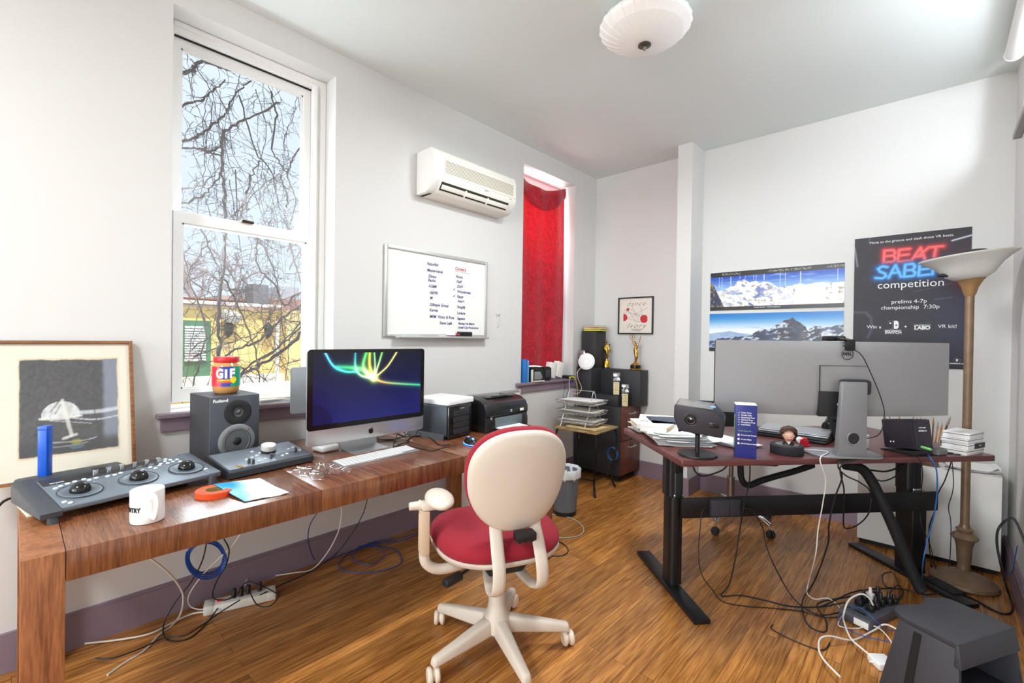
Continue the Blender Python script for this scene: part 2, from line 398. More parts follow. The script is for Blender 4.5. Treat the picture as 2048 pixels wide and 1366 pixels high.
win.box(-.155, 1.225, .99, -.12, 1.245, 2.84); win.box(-.14, 1.27, .942, -.125, 1.301, 2.883); win.box(-.14, .535, 2.86, -.128, 1.27, 2.883)
w1 = struct('window_1', win, WHITE, label='tall white sash window overgrown with bare vines', cat='window')
sash(w1, -.2, .537, 1.23, 1.89, 2.828, .572, 1.187, 1.95, 2.785, 'upper_sash')
sash(w1, -.155, .537, 1.23, .985, 1.945, .574, 1.197, 1.05, 1.89, 'lower_sash')
obj('sash_gap', MB().box(-.176, .537, 2.828, -.17, 1.23, 2.836), DARK, w1, smooth=False)
obj('sash_lift', MB().box(-.137, .84, 1.942, -.115, .9, 1.956, .004), mat('bronze_catch', (60, 50, 44), .4, .8), w1)
sl = MB().box(-.3, .507, .925, 0, 1.301, .945).box(0, .448, .93, .04, 1.362, .955, .006); sl.box(.001, .466, .868, .02, 1.344, .93, .003)
struct('trim_1', MB().box(-.29, .507, .93, -.005, 1.301, .956), WHITE, label='white inner ledge of the vine window', cat='trim')
struct('trim_2', MB().box(.001, .448, .932, .042, 1.362, .956, .006).box(.001, .466, .868, .02, 1.344, .932, .003), MAUVE, label='mauve sill and apron under the vine window', cat='trim')
# window 2: behind the curtain
win = MB(); y0, y1, z0, z1 = W2
win.box(-.29, y0+.002, z0+.002, -.2, y0+.05, z1-.002); win.box(-.29, y1-.05, z0+.002, -.2, y1-.002, z1-.002); win.box(-.29, y0+.05, z1-.06, -.2, y1-.05, z1-.002); win.box(-.29, y0+.05, z0+.002, -.2, y1-.05, z0+.07); win.box(-.27, y0+.05, 1.9, -.22, y1-.05, 1.95)
w2 = struct('window_2', win, WHITE, label='white sash window hidden behind a red curtain', cat='window')
obj('pane', MB().box(-.248, y0+.05, z0+.07, -.242, y1-.05, z1-.06), PANE, w2, smooth=False)
struct('trim_3', MB().box(-.19, y0+.002, .92, .0, y1-.002, .942).box(.0005, 2.94, .918, .042, 3.865, .942, .005).box(.001, 2.955, .855, .02, 3.85, .918, .003), MAUVE, label='mauve sill and apron under the red curtain', cat='trim')
# window 3: high window on the right wall
win = MB(); y0, y1, z0, z1 = W3
win.box(RX_+.16, y0+.002, z0+.002, RX_+.24, y1-.002, z0+.05); win.box(RX_+.16, y0+.002, z1-.05, RX_+.24, y1-.002, z1-.002); win.box(RX_+.16, y0+.002, z0, RX_+.24, y0+.05, z1-.002); win.box(RX_+.16, y1-.05, z0, RX_+.24, y1-.002, z1-.002); win.box(RX_+.16, 2.85, z0, RX_+.24, 2.9, z1)
w3 = struct('window_3', win, WHITE, label='high wide window at the top right', cat='window')
obj('pane', MB().box(RX_+.197, y0+.04, z0+.04, RX_+.203, y1-.04, z1-.04), PANE, w3, smooth=False)
struct('trim_4', MB().box(RX_-.035, 1.85, W3[2]-.03, RX_-.0005, 3.93, W3[2], .004), mat('grey_sill', (150, 146, 142), .5), label='thin grey ledge under the high window', cat='trim')
t = thing('roller_blind', 'rolled-up white blind at the top of the high right window', 'blind', (RX_-.045, 3.0, CZ-.052))
obj('fabric_roll', MB().cyl((0, -1.1, 0), (0, .80, 0), .04, n=28), mat('blind_cloth', (242, 242, 240), .7), t)
obj('end_cap', MB().cyl((0, .80, 0), (0, .815, 0), .043, n=28, b=.004).box(-.01, .8, .02, .01, .812, .051), WHITE, t)
# ================================================================== OUTSIDE
BX = -5.2
YEL = mat('yellow_render', (246, 214, 140), .85, var=.06, vscale=3); GRN = mat('green_door_paint', (84, 128, 98), .5, var=.1, vscale=6)
def q(px, py, x=BX): return W(px, py, x=x)
b = thing('neighbour_house', 'yellow rendered house with green shutters seen through the vine window', 'building', (BX, 2, -3))
def loc(mb): return mb
def wbox(mb, pa, pb, x0, x1, xr=BX, bev=0):
    a, c = q(*pa, xr), q(*pb, xr)
    return mb.box(x0-BX, min(a.y, c.y)-2, min(a.z, c.z)+3, x1-BX, max(a.y, c.y)-2, max(a.z, c.z)+3, bev)
obj('wall', wbox(MB(), (250, 606), (690, 990), BX-3, BX), YEL, b)
obj('cornice', wbox(MB(), (250, 600), (560, 611), BX-.1, BX+.12), mat('cornice_white', (236, 232, 224), .6), b)
obj('wing', wbox(MB(), (556, 622), (690, 960), BX-.5, BX+.35), mat('pale_yellow_render', (240, 214, 150), .85), b)
obj('downpipe', wbox(MB(), (547, 640), (553, 800), BX+.01, BX+.1), mat('downpipe_white', (230, 228, 222), .5), b)
obj('door', wbox(MB(), (352, 640), (418, 755), BX, BX+.08), GRN, b)
sh = MB(); a, c = q(366, 652), q(407, 720)
for k in range(14):
    z = a.z+(c.z-a.z)*(k+.5)/14; sh.box(.085, a.y-2, z+3-.025, .12, c.y-2, z+3+.02, M=None)
obj('louvre_shutter', sh, mat('shutter_white', (226, 232, 226), .6), b)
obj('side_shutter', wbox(MB(), (596, 650), (612, 735), BX+.35, BX+.42), mat('shutter_dark', (92, 104, 92), .6), b)
obj('roof', wbox(MB(), (360, 588), (545, 602), BX-2.4, BX-.6), mat('brick_red_roof', (140, 96, 84), .8), b)
obj('chimney', wbox(MB(), (516, 566), (546, 612), BX-.6, BX-.2), mat('slate_chimney', (118, 118, 126), .8), b)
obj('ledge', wbox(MB(), (300, 756), (660, 764), BX+.02, BX+.3), mat('stone_ledge', (226, 218, 204), .7), b)
for (px, py) in ((453, 655), (531, 658)):
    p = q(px, py); l = obj('wall_lantern', MB().lathe([(.015, -.13), (.05, -.1), (.065, .0), (.09, .01), (.02, .09), (.006, .12)], 8, c=(.12, p.y-2, p.z+3)), mat('lantern_iron', (60, 66, 60), .5, .5), b)
    l['label'] = 'dark lantern on the wall'
    obj('bracket', MB().tube([(0, p.y-2, p.z+2.93), (.06, p.y-2, p.z+2.85), (.12, p.y-2, p.z+2.87)], .012), mat('lantern_iron', (60, 66, 60), .5, .5), l)
p = q(452, 627); o = obj('floodlight', MB().box(0, -.1, -.07, .2, .1, .07, .02, M=T((.05, p.y-2, p.z+3)) @ RZ(20) @ RY(25)), mat('flood_grey', (214, 210, 200), .5), b); o['label'] = 'pale floodlight'
g = struct('trim_5', MB().box(-60, -40, -3.4, -.9, 60, -3.0), mat('yard_paving', (190, 186, 178), .9), label='pale yard ground outside the window', cat='ground')
g.name = 'yard_ground'; g['label'] = 'pale paved yard below the window'
rb = thing('rowhouse', 'hazy brick rowhouse roofs far behind the yellow house', 'building', (-30, 18, -3))
def far(mb, pa, pb, x0, x1): 
    a, c = q(*pa, x1), q(*pb, x1); return mb.box(x0+30, min(a.y, c.y)-18, (0 if pb[1] == 900 else min(a.z, c.z)+3), x1+30, max(a.y, c.y)-18, max(a.z, c.z)+3)
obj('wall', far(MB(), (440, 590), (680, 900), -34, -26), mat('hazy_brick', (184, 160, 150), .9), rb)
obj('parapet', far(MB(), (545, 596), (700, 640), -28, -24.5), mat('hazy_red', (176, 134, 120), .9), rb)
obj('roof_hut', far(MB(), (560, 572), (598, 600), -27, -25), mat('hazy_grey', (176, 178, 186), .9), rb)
rng = random.Random(5)
def grow(mb, p, d, L, r, depth, up, seg=.5):
    n = max(3, int(L/seg)); pts = [Vector(p)]; d = Vector(d).normalized()
    for i in range(n):
        d = (d+Vector((rng.gauss(0, .16), rng.gauss(0, .16), rng.gauss(0, .12)+up))).normalized(); pts.append(pts[-1]+d*(L/n))
    mb.tube(pts, lambda t: r*(1-.75*t), 5)
    if depth:
        for i in range(1, n+1):
            for k in range(2 if depth > 1 else 3):
                e = (d+Vector((rng.gauss(0, .8), rng.gauss(0, .8), rng.gauss(0, .5)))).normalized()
                grow(mb, pts[i], e, L*rng.uniform(.35, .6), r*.5, depth-1, up, seg)
for k, (px, py, h, lab) in enumerate(((400, 600, 4.2, 'hazy bare tree left of the chimney beyond the yellow house'), (470, 600, 3.2, 'hazy bare tree just left of the grey chimney stack'))):
    p = q(px, py, -14 if k == 0 else -19); mb = MB(); grow(mb, (0, 0, 0), (0, 0, 1), h*.6, .1, 3, .05, .45)
    t = thing('bare_tree', lab, 'tree', (p.x, p.y, -3), group='bare trees beyond the house')
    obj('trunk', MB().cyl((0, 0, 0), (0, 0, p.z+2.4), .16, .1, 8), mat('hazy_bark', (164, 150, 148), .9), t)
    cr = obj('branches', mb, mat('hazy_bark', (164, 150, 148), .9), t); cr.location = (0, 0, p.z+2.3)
# bare vine on the outside of the window
VX = -.40
vb = MB(); rv = random.Random(11)
def vp(px, py, x=VX): return W(px, py, x=x)
def vstem(pix, r, jit=.004, x=VX, n=7):
    pts = [vp(a, c, x+rv.gauss(0, .03)) for a, c in pix]
    P = catmull(pts, n); P = [p+Vector((rv.gauss(0, jit), rv.gauss(0, jit), rv.gauss(0, jit))) for p in P]
    vb.tube(P, lambda t: r*(1-.45*t)*(1+.15*math.sin(t*40)), 6)
    return P
def twigs(P, k, L, r):
    for _ in range(k):
        i = rv.randrange(len(P)-1); p = P[i]; d = (P[i+1]-p).normalized()
        d = (d*rv.choice((-1, 1))*.6+Vector((rv.gauss(0, .25), rv.gauss(0, .8), rv.gauss(0, .8)))).normalized()
        pts = [p]; l = L*rv.uniform(.4, 1.3); m = 5
        for j in range(m):
            d = (d+Vector((rv.gauss(0, .1), rv.gauss(0, .28), rv.gauss(0, .28)))).normalized(); pts.append(pts[-1]+d*l/m)
            if rv.random() < .6: vb.tube([pts[-1], pts[-1]+Vector((0, rv.gauss(0, .014), rv.gauss(0, .014)))], r*.7, 4)
        vb.tube(pts, lambda t: r*(1-.5*t), 4)
main = [
 ([(436, 790), (438, 700), (437, 600), (447, 540), (450, 470), (448, 400), (444, 330), (446, 270), (462, 255), (500, 235), (560, 205)], .010),
 ([(450, 470), (456, 440), (475, 425), (500, 418)], .006), ([(360, 90), (420, 125), (480, 145), (540, 165), (620, 200)], .013),
 ([(352, 150), (385, 138), (410, 118), (440, 130)], .012), ([(350, 215), (400, 200), (430, 180), (450, 160)], .007),
 ([(350, 285), (400, 270), (430, 245), (452, 225), (470, 190), (500, 160)], .0075), ([(350, 296), (390, 296), (430, 300), (446, 280)], .006),
 ([(640, 600), (600, 610), (560, 640), (520, 680), (470, 700), (430, 730)], .009), ([(640, 570), (590, 590), (570, 610), (550, 570), (520, 540), (512, 500), (520, 470), (545, 440)], .008),
 ([(620, 640), (590, 680), (540, 720), (490, 745), (440, 775), (360, 785)], .012), ([(630, 620), (590, 665), (545, 705), (500, 735)], .007),
 ([(470, 760), (500, 730), (560, 690), (640, 600)], .007), ([(360, 440), (400, 455), (430, 520), (440, 560)], .006),
 ([(575, 440), (580, 490), (600, 560), (620, 620), (610, 700), (590, 770)], .007), ([(560, 350), (575, 400), (570, 440), (590, 480), (610, 520)], .006),
 ([(540, 180), (552, 230), (545, 300), (570, 340), (590, 400), (580, 450)], .006), ([(480, 190), (510, 300), (540, 340), (560, 420)], .005),
 ([(350, 410), (400, 395), (430, 365), (445, 340)], .006), ([(355, 380), (395, 372), (430, 350)], .005), ([(470, 340), (475, 440)], .004),
 ([(500, 350), (490, 400), (478, 440)], .006), ([(520, 320), (500, 360), (505, 390), (520, 400)], .004), ([(450, 560), (480, 620), (510, 700), (520, 780)], .006),
 ([(360, 470), (380, 560), (410, 640), (400, 720), (380, 790)], .006), ([(420, 480), (380, 540), (360, 600)], .005), ([(600, 170), (615, 300), (600, 420)], .006),
 ([(620, 280), (590, 310), (575, 350)], .006), ([(400, 300), (440, 312), (445, 330)], .006), ([(500, 450), (540, 520), (560, 600), (570, 700)], .005),
]
for pix, r in main:
    P = vstem(pix, r); twigs(P, int(len(P)*.55), .14, .0018)
for k in range(70):                                          # thin hanging and climbing shoots
    px = rv.uniform(345, 645); py = rv.uniform(90, 700); dx = rv.gauss(0, 40); L = rv.uniform(90, 260)
    P = vstem([(px, py), (px+dx*.4+rv.gauss(0, 10), py+L*.33), (px+dx*.7+rv.gauss(0, 12), py+L*.66), (px+dx, py+L)], rv.uniform(.0012, .0028), .003); twigs(P, 8, .09, .0012)
for k in range(34):
    px = rv.uniform(340, 600); py = rv.uniform(440, 760); dx = rv.uniform(60, 180); dy = rv.uniform(-120, 90)
    P = vstem([(px, py), (px+dx*.4, py+dy*.4+rv.gauss(0, 14)), (px+dx*.75, py+dy*.7+rv.gauss(0, 14)), (px+dx, py+dy)], rv.uniform(.0014, .0042), .004); twigs(P, 7, .10, .0013)
o = obj('climbing_vine', vb, mat('vine_bark', (104, 96, 94), .9)); tag(o, 'bare tangled climbing vine growing over the outside of the sash window', 'vine', kind='stuff')
# ================================================================== LEFT DESK
DZ = .75
WTOP = wood('desk_walnut_top', (86, 48, 29), (138, 86, 54), (2.2, 34, 2.2), .24, 1.3, .7, coat=.5, fine=.8)
WFRONT = wood('desk_walnut_front', (112, 64, 37), (164, 106, 66), (30, 30, 2.4), .42, 1.2, .8, fine=.8)
BLK = mat('black_plastic', (28, 28, 30), .42); BLKG = mat('black_gloss', (18, 18, 20), .15, spec=.6); GREYD = mat('dark_grey_plastic', (62, 66, 72), .45)
ALU = mat('aluminium', (205, 207, 210), .32, .85); CHROME = mat('chrome', (220, 220, 222), .12, 1); PAPER = mat('white_paper', (240, 240, 236), .8); WPL = mat('white_plastic', (240, 240, 240), .3)
CREAM = mat('cream_paper', (232, 222, 196), .8)
d = thing('desk', 'long reddish-brown wooden parsons desk along the window wall', 'desk', (.516, 1.115, 0))
def ds(x0, y0, z0, x1, y1, z1, b=.002): return MB().box(x0-.516, y0-1.115, z0, x1-.516, y1-1.115, z1, b)
for a, c in ((.0975, .7875), (.7885, 1.4965), (1.4975, 2.1335)): obj('table_leaf', ds(.06, a, .667, .973, c, .75), [WTOP], d)
for a, c in ((.014, .0965), (2.1345, 2.217)): obj('end_rail', ds(.1435, a, .667, .8895, c, .75), [WFRONT], d)
for x in (.06, .890):
    for y in (.014, 2.1345): obj('leg', ds(x, y, 0, x+.083, y+.0825, .75), WFRONT, d)
# ------------------------------------------------------------------ computer
im = thing('desktop_computer', 'silver all-in-one computer with glowing dark blue screen', 'computer', (.52, 1.2325, DZ), 90)
def rrect(w, h, r, n=5, x=0, z=0):
    o = []
    for cx, cz, a0 in ((w/2-r, h/2-r, 0), (-w/2+r, h/2-r, 90), (-w/2+r, -h/2+r, 180), (w/2-r, -h/2+r, 270)):
        for k in range(n+1): a = R(a0+90*k/n); o.append((x+cx+r*math.cos(a), z+cz+r*math.sin(a)))
    return o
FR = RX(90)                                          # prism in XY -> upright plate facing -Y (h grows towards -Y)
obj('case', MB().prism(rrect(.65, .45, .016, z=.291), .028, .04, .002, M=FR).prism(rrect(.5, .3, .12, z=.3), -.01, .028, .012, 3, M=FR), ALU, im)
obj('screen_bezel', MB().prism(rrect(.65, .376, .016, z=.328), .0402, .042, M=FR), BLKG, im)
def seg_d(u, v, pts, asp):
    D = np.full(u.shape, 9.); Tm = np.zeros(u.shape); n = len(pts)-1
    for i in range(n):
        ax, ay = pts[i]; bx, by = pts[i+1]; dx, dy = (bx-ax)*asp, by-ay
        t = np.clip((((u-ax)*asp)*dx+(v-ay)*dy)/(dx*dx+dy*dy+1e-9), 0, 1)
        e = np.hypot((u-ax)*asp-t*dx, v-ay-t*dy); k = e < D; D = np.where(k, e, D); Tm = np.where(k, (i+t)/n, Tm)
    return D, Tm
def cm2(pts, n=8): return [(p.x, p.y) for p in catmull([(a, c, 0) for a, c in pts], n)]
def wallpaper(u, v):
    c = mix((10, 12, 30), (24, 28, 92), (1-v)*.9+.1*fbm(u*6, v*6)); c = mix(c, (14, 12, 40), step(.34, .3, np.hypot((u+.02)*1.77, v+.02))*.5)
    F = (.52, .61)
    for pts, w, c0, c1 in (([(.09, 1.02), (.16, .82), (.26, .73), (.36, .72)], .012, (90, 200, 255), (40, 220, 120)), ([(.2, .8), (.32, .78), (.42, .74), F], .03, (20, 120, 70), (120, 230, 60)),
      ([(.35, 1.02), (.35, .8), (.4, .66), F], .014, (20, 120, 120), (190, 250, 120)), ([(.45, 1.02), (.42, .82), (.45, .7), F], .022, (30, 170, 60), (230, 240, 80)), ([(.48, 1.02), (.48, .8), F], .02, (150, 160, 30), (255, 220, 60)),
      ([(.52, 1.02), (.53, .8), F], .009, (60, 230, 90), (240, 255, 140)), ([(.6, 1.02), (.56, .8), F], .010, (100, 240, 70), (250, 255, 120)), ([(.75, 1.02), (.66, .8), (.58, .68), F], .009, (255, 240, 90), (255, 200, 60)),
      ([F, (.6, .545), (.75, .5), (1.0, .45)], .016, (255, 130, 30), (20, 150, 60))):
        D, t = seg_d(u, v, cm2(pts), 1.77); col = mix(c0, c1, t); g = np.exp(-(D/w)**2)+.35*np.exp(-(D/(w*3))**2)
        c = np.clip(c+col*g[..., None]*.9, 0, 255)
    return c
picture('display', .6, .335, 200, 112, wallpaper, print_mat(.2, 'screen_glow', .42), im, y=-.0425, z0=.164)
obj('logo', MB().prism([(.0, -.013), (.006, -.0145), (.011, -.009), (.0135, -.002), (.010, .003), (.0125, .009), (.007, .012), (0, .010), (-.007, .012), (-.012, .008), (-.013, .001), (-.011, -.008), (-.006, -.0145)], .0402, .041, M=T((0, 0, .101)) @ FR)
    .prism([(0, .0125), (.001, .017), (.006, .020), (.005, .015)], .0402, .041, M=T((0, 0, .101)) @ FR), mat('logo_black', (16, 16, 18), .3), im)
ft = MB().surf(lambda u, v: ((u-.5)*.20, [-.055, -.03, .03, .075, .088, .085][int(round(v*5))], [.004, .004, .004, .006, .03, .2][int(round(v*5))]), 4, 5, .004)
obj('stand', ft, ALU, im)
kb = thing('keyboard', 'slim white computer keyboard on the wooden desk', 'keyboard', (.695, 1.192, DZ), 93)
obj('base', MB().hexa([(-.212, -.055, 0), (.212, -.055, 0), (.212, .055, 0), (-.212, .055, 0), (-.212, -.055, .005), (.212, -.055, .005), (.212, .055, .012), (-.212, .055, .012)], .0015), ALU, kb)
km = MB()
for r_ in range(6):
    n = 19 if r_ else 15
    for k in range(n):
        x = -.204+k*.0215
        if r_ == 0 and 4 <= k <= 8:
            if k > 4: continue
            km.box(x, -.048, .0066, x+.105, -.033, .0085, .001); continue
        y = -.048+r_*.0165; z = .0062+r_*.0011
        km.box(x, y, z, x+.0185, y+.0145, z+.002, .0008, 1)
o = obj('keys', km, WPL, kb); o['kind'] = 'stuff'
rt_ = thing('router_box', 'small white square puck box in front of the computer screen', 'router', (.40, 1.075, DZ), 97)
obj('case', MB().prism(rrect(.105, .105, .02), .002, .03, .008, 3), WPL, rt_); obj('vent_band', MB().prism(rrect(.106, .106, .02), .010, .012), mat('light_grey', (190, 190, 190), .5), rt_)
tb = thing('tablet_display', 'grey flat tablet display standing left of the computer', 'tablet', (.2, 1.13, DZ), 86)
obj('panel', MB().prism(rrect(.30, .245, .012, z=.29), -.004, .006, .002, M=FR), mat('tablet_grey', (150, 153, 157), .4, .3), tb)
obj('stand', MB().box(.02, .03, 0, .12, .13, .008, .003).hexa([(.05, .06, .006), (.09, .06, .006), (.09, .068, .006), (.05, .068, .006), (.05, .004, .27), (.09, .004, .27), (.09, .012, .27), (.05, .012, .27)]), ALU, tb)
# ------------------------------------------------------------------ drive tower, white box on it, printer
tw = thing('drive_tower', 'black storage drive tower with ribbed bays beside the computer', 'storage drive', (.493, 1.735, DZ), 100)
obj('case', MB().box(-.105, -.135, .018, .105, .15, .19, .006), mat('tower_grey', (66, 72, 78), .4, .3), tw)
obj('front_frame', MB().box(-.105, -.152, .006, .105, -.134, .19, .008), BLKG, tw)
for k in range(4): obj('drive_bay', MB().box(-.066, -.1555, .026+k*.034, .078, -.151, .056+k*.034, .003).box(-.055, -.157, .05+k*.034, .067, -.1545, .052+k*.034), mat('bay_black', (40, 42, 45), .5), tw)
obj('foot_skirt', MB().hexa([(-.125, -.13, 0), (.115, -.13, 0), (.115, .16, 0), (-.125, .16, 0), (-.106, -.12, .03), (.106, -.12, .03), (.106, .15, .03), (-.106, .15, .03)]), BLK, tw)
obj('lettering', text_mb('promise', .011, T((.01, -.1555, .172)), ext=.0005), mat('print_grey', (190, 190, 190), .5), tw)
wb = thing('white_slab_box', 'flat white square box lying on the black drive tower', 'box', (.487, 1.765, DZ+.1905), 99)
obj('case', MB().prism(rrect(.245, .275, .02), 0, .032, .006, 3), WPL, wb)
pr_ = thing('printer', 'black laser printer with paper in its front tray', 'printer', (.545, 2.135, DZ), 90)
prof = [(-.125, .0), (-.125, .055), (-.118, .09), (-.125, .10), (-.125, .135), (-.105, .172), (-.06, .195), (.0, .205), (.09, .20), (.122, .17), (.125, 0)]
MX = Matrix(((0, 0, 1, 0), (1, 0, 0, 0), (0, 1, 0, 0), (0, 0, 0, 1)))   # profile (y,z) extruded along x
obj('housing', MB().prism(prof, -.195, .195, .006, M=MX), mat('printer_black', (30, 30, 32), .22, spec=.6), pr_, 30)
obj('top_tray', MB().surf(lambda u, v: ((u-.5)*.25, -.06+.13*v, .2005-.03*math.sin(v*2.2)**2*(0 if u in (0, 1) else 1)+(.006 if v > .9 else .004)), 8, 8, .004), mat('tray_black', (44, 44, 47), .4), pr_)
obj('paper_guide', MB().box(-.06, -.085, .196, .06, -.05, .204, .003, M=RX(-6)), mat('tray_black', (44, 44, 47), .4), pr_)
obj('front_slot', MB().box(-.115, -.1275, .022, .135, -.12, .085, .004), mat('slot_grey', (96, 108, 112), .4), pr_)
obj('paper_sheet', MB().box(-.105, -.20, .026, .105, -.12, .034, M=RX(3)), PAPER, pr_)
obj('paper_shelf', MB().box(-.12, -.20, .012, .14, -.11, .02, .003), BLKG, pr_)
obj('logo', MB().cyl((.03, -.1262, .118), (.03, -.1252, .118), .0085), mat('logo_silver', (200, 202, 205), .4), pr_)
obj('logo_lettering', text_mb('hp', .013, T((.03, -.1266, .118)), shear=.2), mat('logo_black', (16, 16, 18), .3), pr_)
obj('sticker', MB().box(.115, -.1262, .108, .15, -.125, .124), PAPER, pr_)
obj('power_button', MB().cyl((-.15, -.1265, .085), (-.15, -.124, .085), .008), ALU, pr_)
# ------------------------------------------------------------------ mouse, plastic tray, cables on the desk
ms = thing('computer_mouse', 'black gaming mouse glowing blue on the wooden desk', 'mouse', (.81, 1.69, DZ), 70)
obj('shell', MB().lathe([(0, 0), (.030, 0), (.033, .006), (.031, .018), (.022, .031), (.010, .036), (0, .037)], 28, sy=1.85), mat('mouse_black', (22, 22, 26), .3), ms)
obj('glow_strip', MB().torus((0, 0, .006), .0335, .0022, 32, 6, sy=1.86), mat('blue_glow', (20, 60, 255), .3, emit=(60, 120, 255), estr=4), ms)
obj('scroll_wheel', MB().cyl((-.004, -.03, .031), (.004, -.03, .031), .009), mat('blue_glow', (20, 60, 255), .3), ms)
obj('palm_light', MB().ball((0, .03, .033), .008, 12, 6, (1, 1.3, .4)), mat('blue_glow', (20, 60, 255), .3), ms)
# skirt under the mouse so that it rests
CLEAR = glass_mat('clear_plastic', (.96, .97, .98), .16); MATS['clear_plastic'] = CLEAR
bt = thing('blister_tray', 'crumpled clear plastic blister tray on the desk edge', 'packaging', (.75, .875, DZ), 100)
def blister(u, v):
    x, y = (u-.5)*.17, (v-.5)*.22; z = .004
    for cx, cy, r_ in ((-.045, -.05, .034), (.04, -.055, .03), (-.04, .05, .036), (.045, .045, .034)):
        dd = math.hypot(x-cx, y-cy); z += .022*max(0, min(1, (r_-dd)/.010))
    return (x, y, z+.012*max(0, abs(u-.5)*2-.86)/.14+.002*math.sin(u*31+v*17))
obj('sheet', MB().surf(blister, 40, 44), CLEAR, bt)
LEVEL = {'desk_cable': 0, 'charger_cable': .022, 'adapter_cable': .029, 'floor_cable': .012, 'black_desk_cable': 0, 'under_desk_cable': 0, 'blue_floor_cable': .012, 'blue_floor_coil': 0}
def cable(name, label, pts, r, m, sm=6, n=7, cat='cable', group=None, wob=0):
    P = [Vector(p) for p in pts]
    if name in LEVEL:
        k = LEVEL[name]; LEVEL[name] = k+.0062
        for p in P: p.z += k if p.z < .0065 else 0
    o = obj(name, MB().tube(P, r, n, sm=sm), m); return tag(o, label, cat, group)
BC = mat('black_cable', (26, 26, 28), .5); WC = mat('white_cable', (232, 228, 224), .45); BLUEC = mat('blue_cable', (46, 84, 160), .45); GC = mat('grey_cable', (170, 180, 176), .5)
def dk(px, py, z=DZ+.004): return W(px, py, z=z)
cable('headphone_lead', 'tangled black cable looped between the computer and the drive tower', [dk(836, 862, .78), dk(828, 872, .76), dk(810, 873), dk(790, 866), dk(760, 868), dk(757, 878), dk(790, 878), dk(812, 870, .77), dk(800, 862, .77), dk(790, 880), dk(788, 893), dk(800, 888), dk(818, 883), dk(815, 880), dk(830, 872), dk(858, 875), dk(880, 890), dk(900, 888)], .003, BC)
cable('mouse_cable', 'thin black cord running from the glowing mouse across the desk', [dk(914, 890, .765), dk(895, 893), dk(865, 901), dk(850, 899), dk(820, 893), dk(800, 890), dk(786, 894)], .0022, BC)
# ------------------------------------------------------------------ speaker and jar
sp = thing('studio_speaker', 'dark grey bookshelf studio speaker under the window', 'speaker', (.203, .677, DZ), 95)
SH = .303
obj('cabinet', MB().box(-.105, -.108, 0, .105, .12, SH, .004), mat('speaker_vinyl', (58, 58, 62), .55, bump=.15, bscale=300), sp)
obj('baffle', MB().box(-.105, -.12, 0, .105, -.1075, SH, .006), mat('speaker_baffle', (72, 76, 84), .45), sp)
FRo = lambda x, y, z: T((x, y, z)) @ RX(90)
obj('tweeter_plate', MB().lathe([(.058, 0), (.058, .002), (.054, .004), (.02, .003), (.016, .0)], 36, M=FRo(.01, -.12, .225)), mat('speaker_black', (34, 34, 37), .5), sp)
tw_ = obj('tweeter', MB().lathe([(.021, .003), (.021, .006), (.017, .006), (.013, .003), (.009, .0065), (0, .009)], 24, M=FRo(.01, -.12, .225)), mat('tweeter_grey', (84, 84, 88), .35, .4), sp)
obj('woofer_ring', MB().lathe([(.078, 0), (.078, .004), (.074, .006), (.060, .006), (.058, .001)], 40, M=FRo(.006, -.12, .094)), mat('ring_grey', (150, 152, 156), .4, .5), sp)
wf = obj('woofer_cone', MB().lathe([(.059, .005), (.054, .008), (.049, .004), (.022, -.008)], 40, M=FRo(.006, -.12, .094)), mat('cone_grey', (92, 94, 96), .5), sp)
obj('dust_cap', MB().lathe([(.024, -.004), (.02, .004), (.012, .009), (0, .011)], 28, M=FRo(.006, -.12, .094)), mat('speaker_black2', (30, 30, 33), .45), wf)
obj('cone_well', MB().lathe([(.0585, .0003), (.0, .0003)], 36, M=FRo(.006, -.12, .094)), mat('speaker_black2', (30, 30, 33), .45), wf)
sc0 = obj('screw', MB().cyl((0, 0, 0), (0, -.003, 0), .004, n=10), CHROME, sp); sc0.location = (.006+.068*math.cos(.8), -.1255, .094+.068*math.sin(.8))
for a in (2.35, 3.93, 5.5):
    c = sc0.copy(); COL.objects.link(c); c.parent = sp; c.location = (.006+.068*math.cos(a), -.1255, .094+.068*math.sin(a))
obj('lettering', text_mb('Roland', .019, T((-.062, -.1205, .283)), bold=.0006, sx=1.15), mat('print_white', (236, 236, 236), .5), sp)
jp = W(452, 786, z=DZ+SH)
jr = thing('peanut_butter_jar', 'peanut butter jar with red lid on top of the speaker', 'jar', (jp.x, jp.y, DZ+SH), 78)
def clear_jar():
    return mat('jar_plastic', (206, 150, 88), .12, spec=.6, coat=.6)
obj('jar_body', MB().lathe([(.04, 0), (.047, .004), (.055, .02), (.0575, .045), (.0575, .118), (.054, .132), (.047, .142), (.045, .15)], 40), clear_jar(), jr)
obj('lid', MB().lathe([(.05, .146), (.052, .149), (.052, .168), (.05, .1715), (0, .172)], 48, fn=lambda r, z, a: r+(.0006*math.sin(a*48) if .148 < z < .169 else 0)), mat('lid_red', (206, 40, 48), .35), jr)
def lab(u, v):
    c = mix((214, 40, 62), (60, 66, 160), step(.33, .34, u)); c = mix(c, (20, 158, 122), step(.62, .66, u))
    c = mix(c, (236, 96, 40), ((v < .34) & (v > .17) & (u > .24) & (u < .62)).astype(float))
    c = mix(c, (232, 60, 80), ((v < .15) & (u < .36)).astype(float)); c = mix(c, (58, 66, 170), ((v < .15) & (u > .36) & (u < .58)).astype(float)); c = mix(c, (20, 158, 122), ((v < .15) & (u > .58)).astype(float))
    return mix(c, (250, 226, 30), (np.hypot((u-.655)*2.2, (v-.33)*1.0) < .17).astype(float))
lb = picture('label', 1, .092, 96, 30, lab, print_mat(.3, 'jar_label_print'), jr, z0=.036)
for v in lb.data.vertices: a = (v.co.x)*3.0-1.5708; v.co.x, v.co.y = .0582*math.cos(a), .0582*math.sin(a)
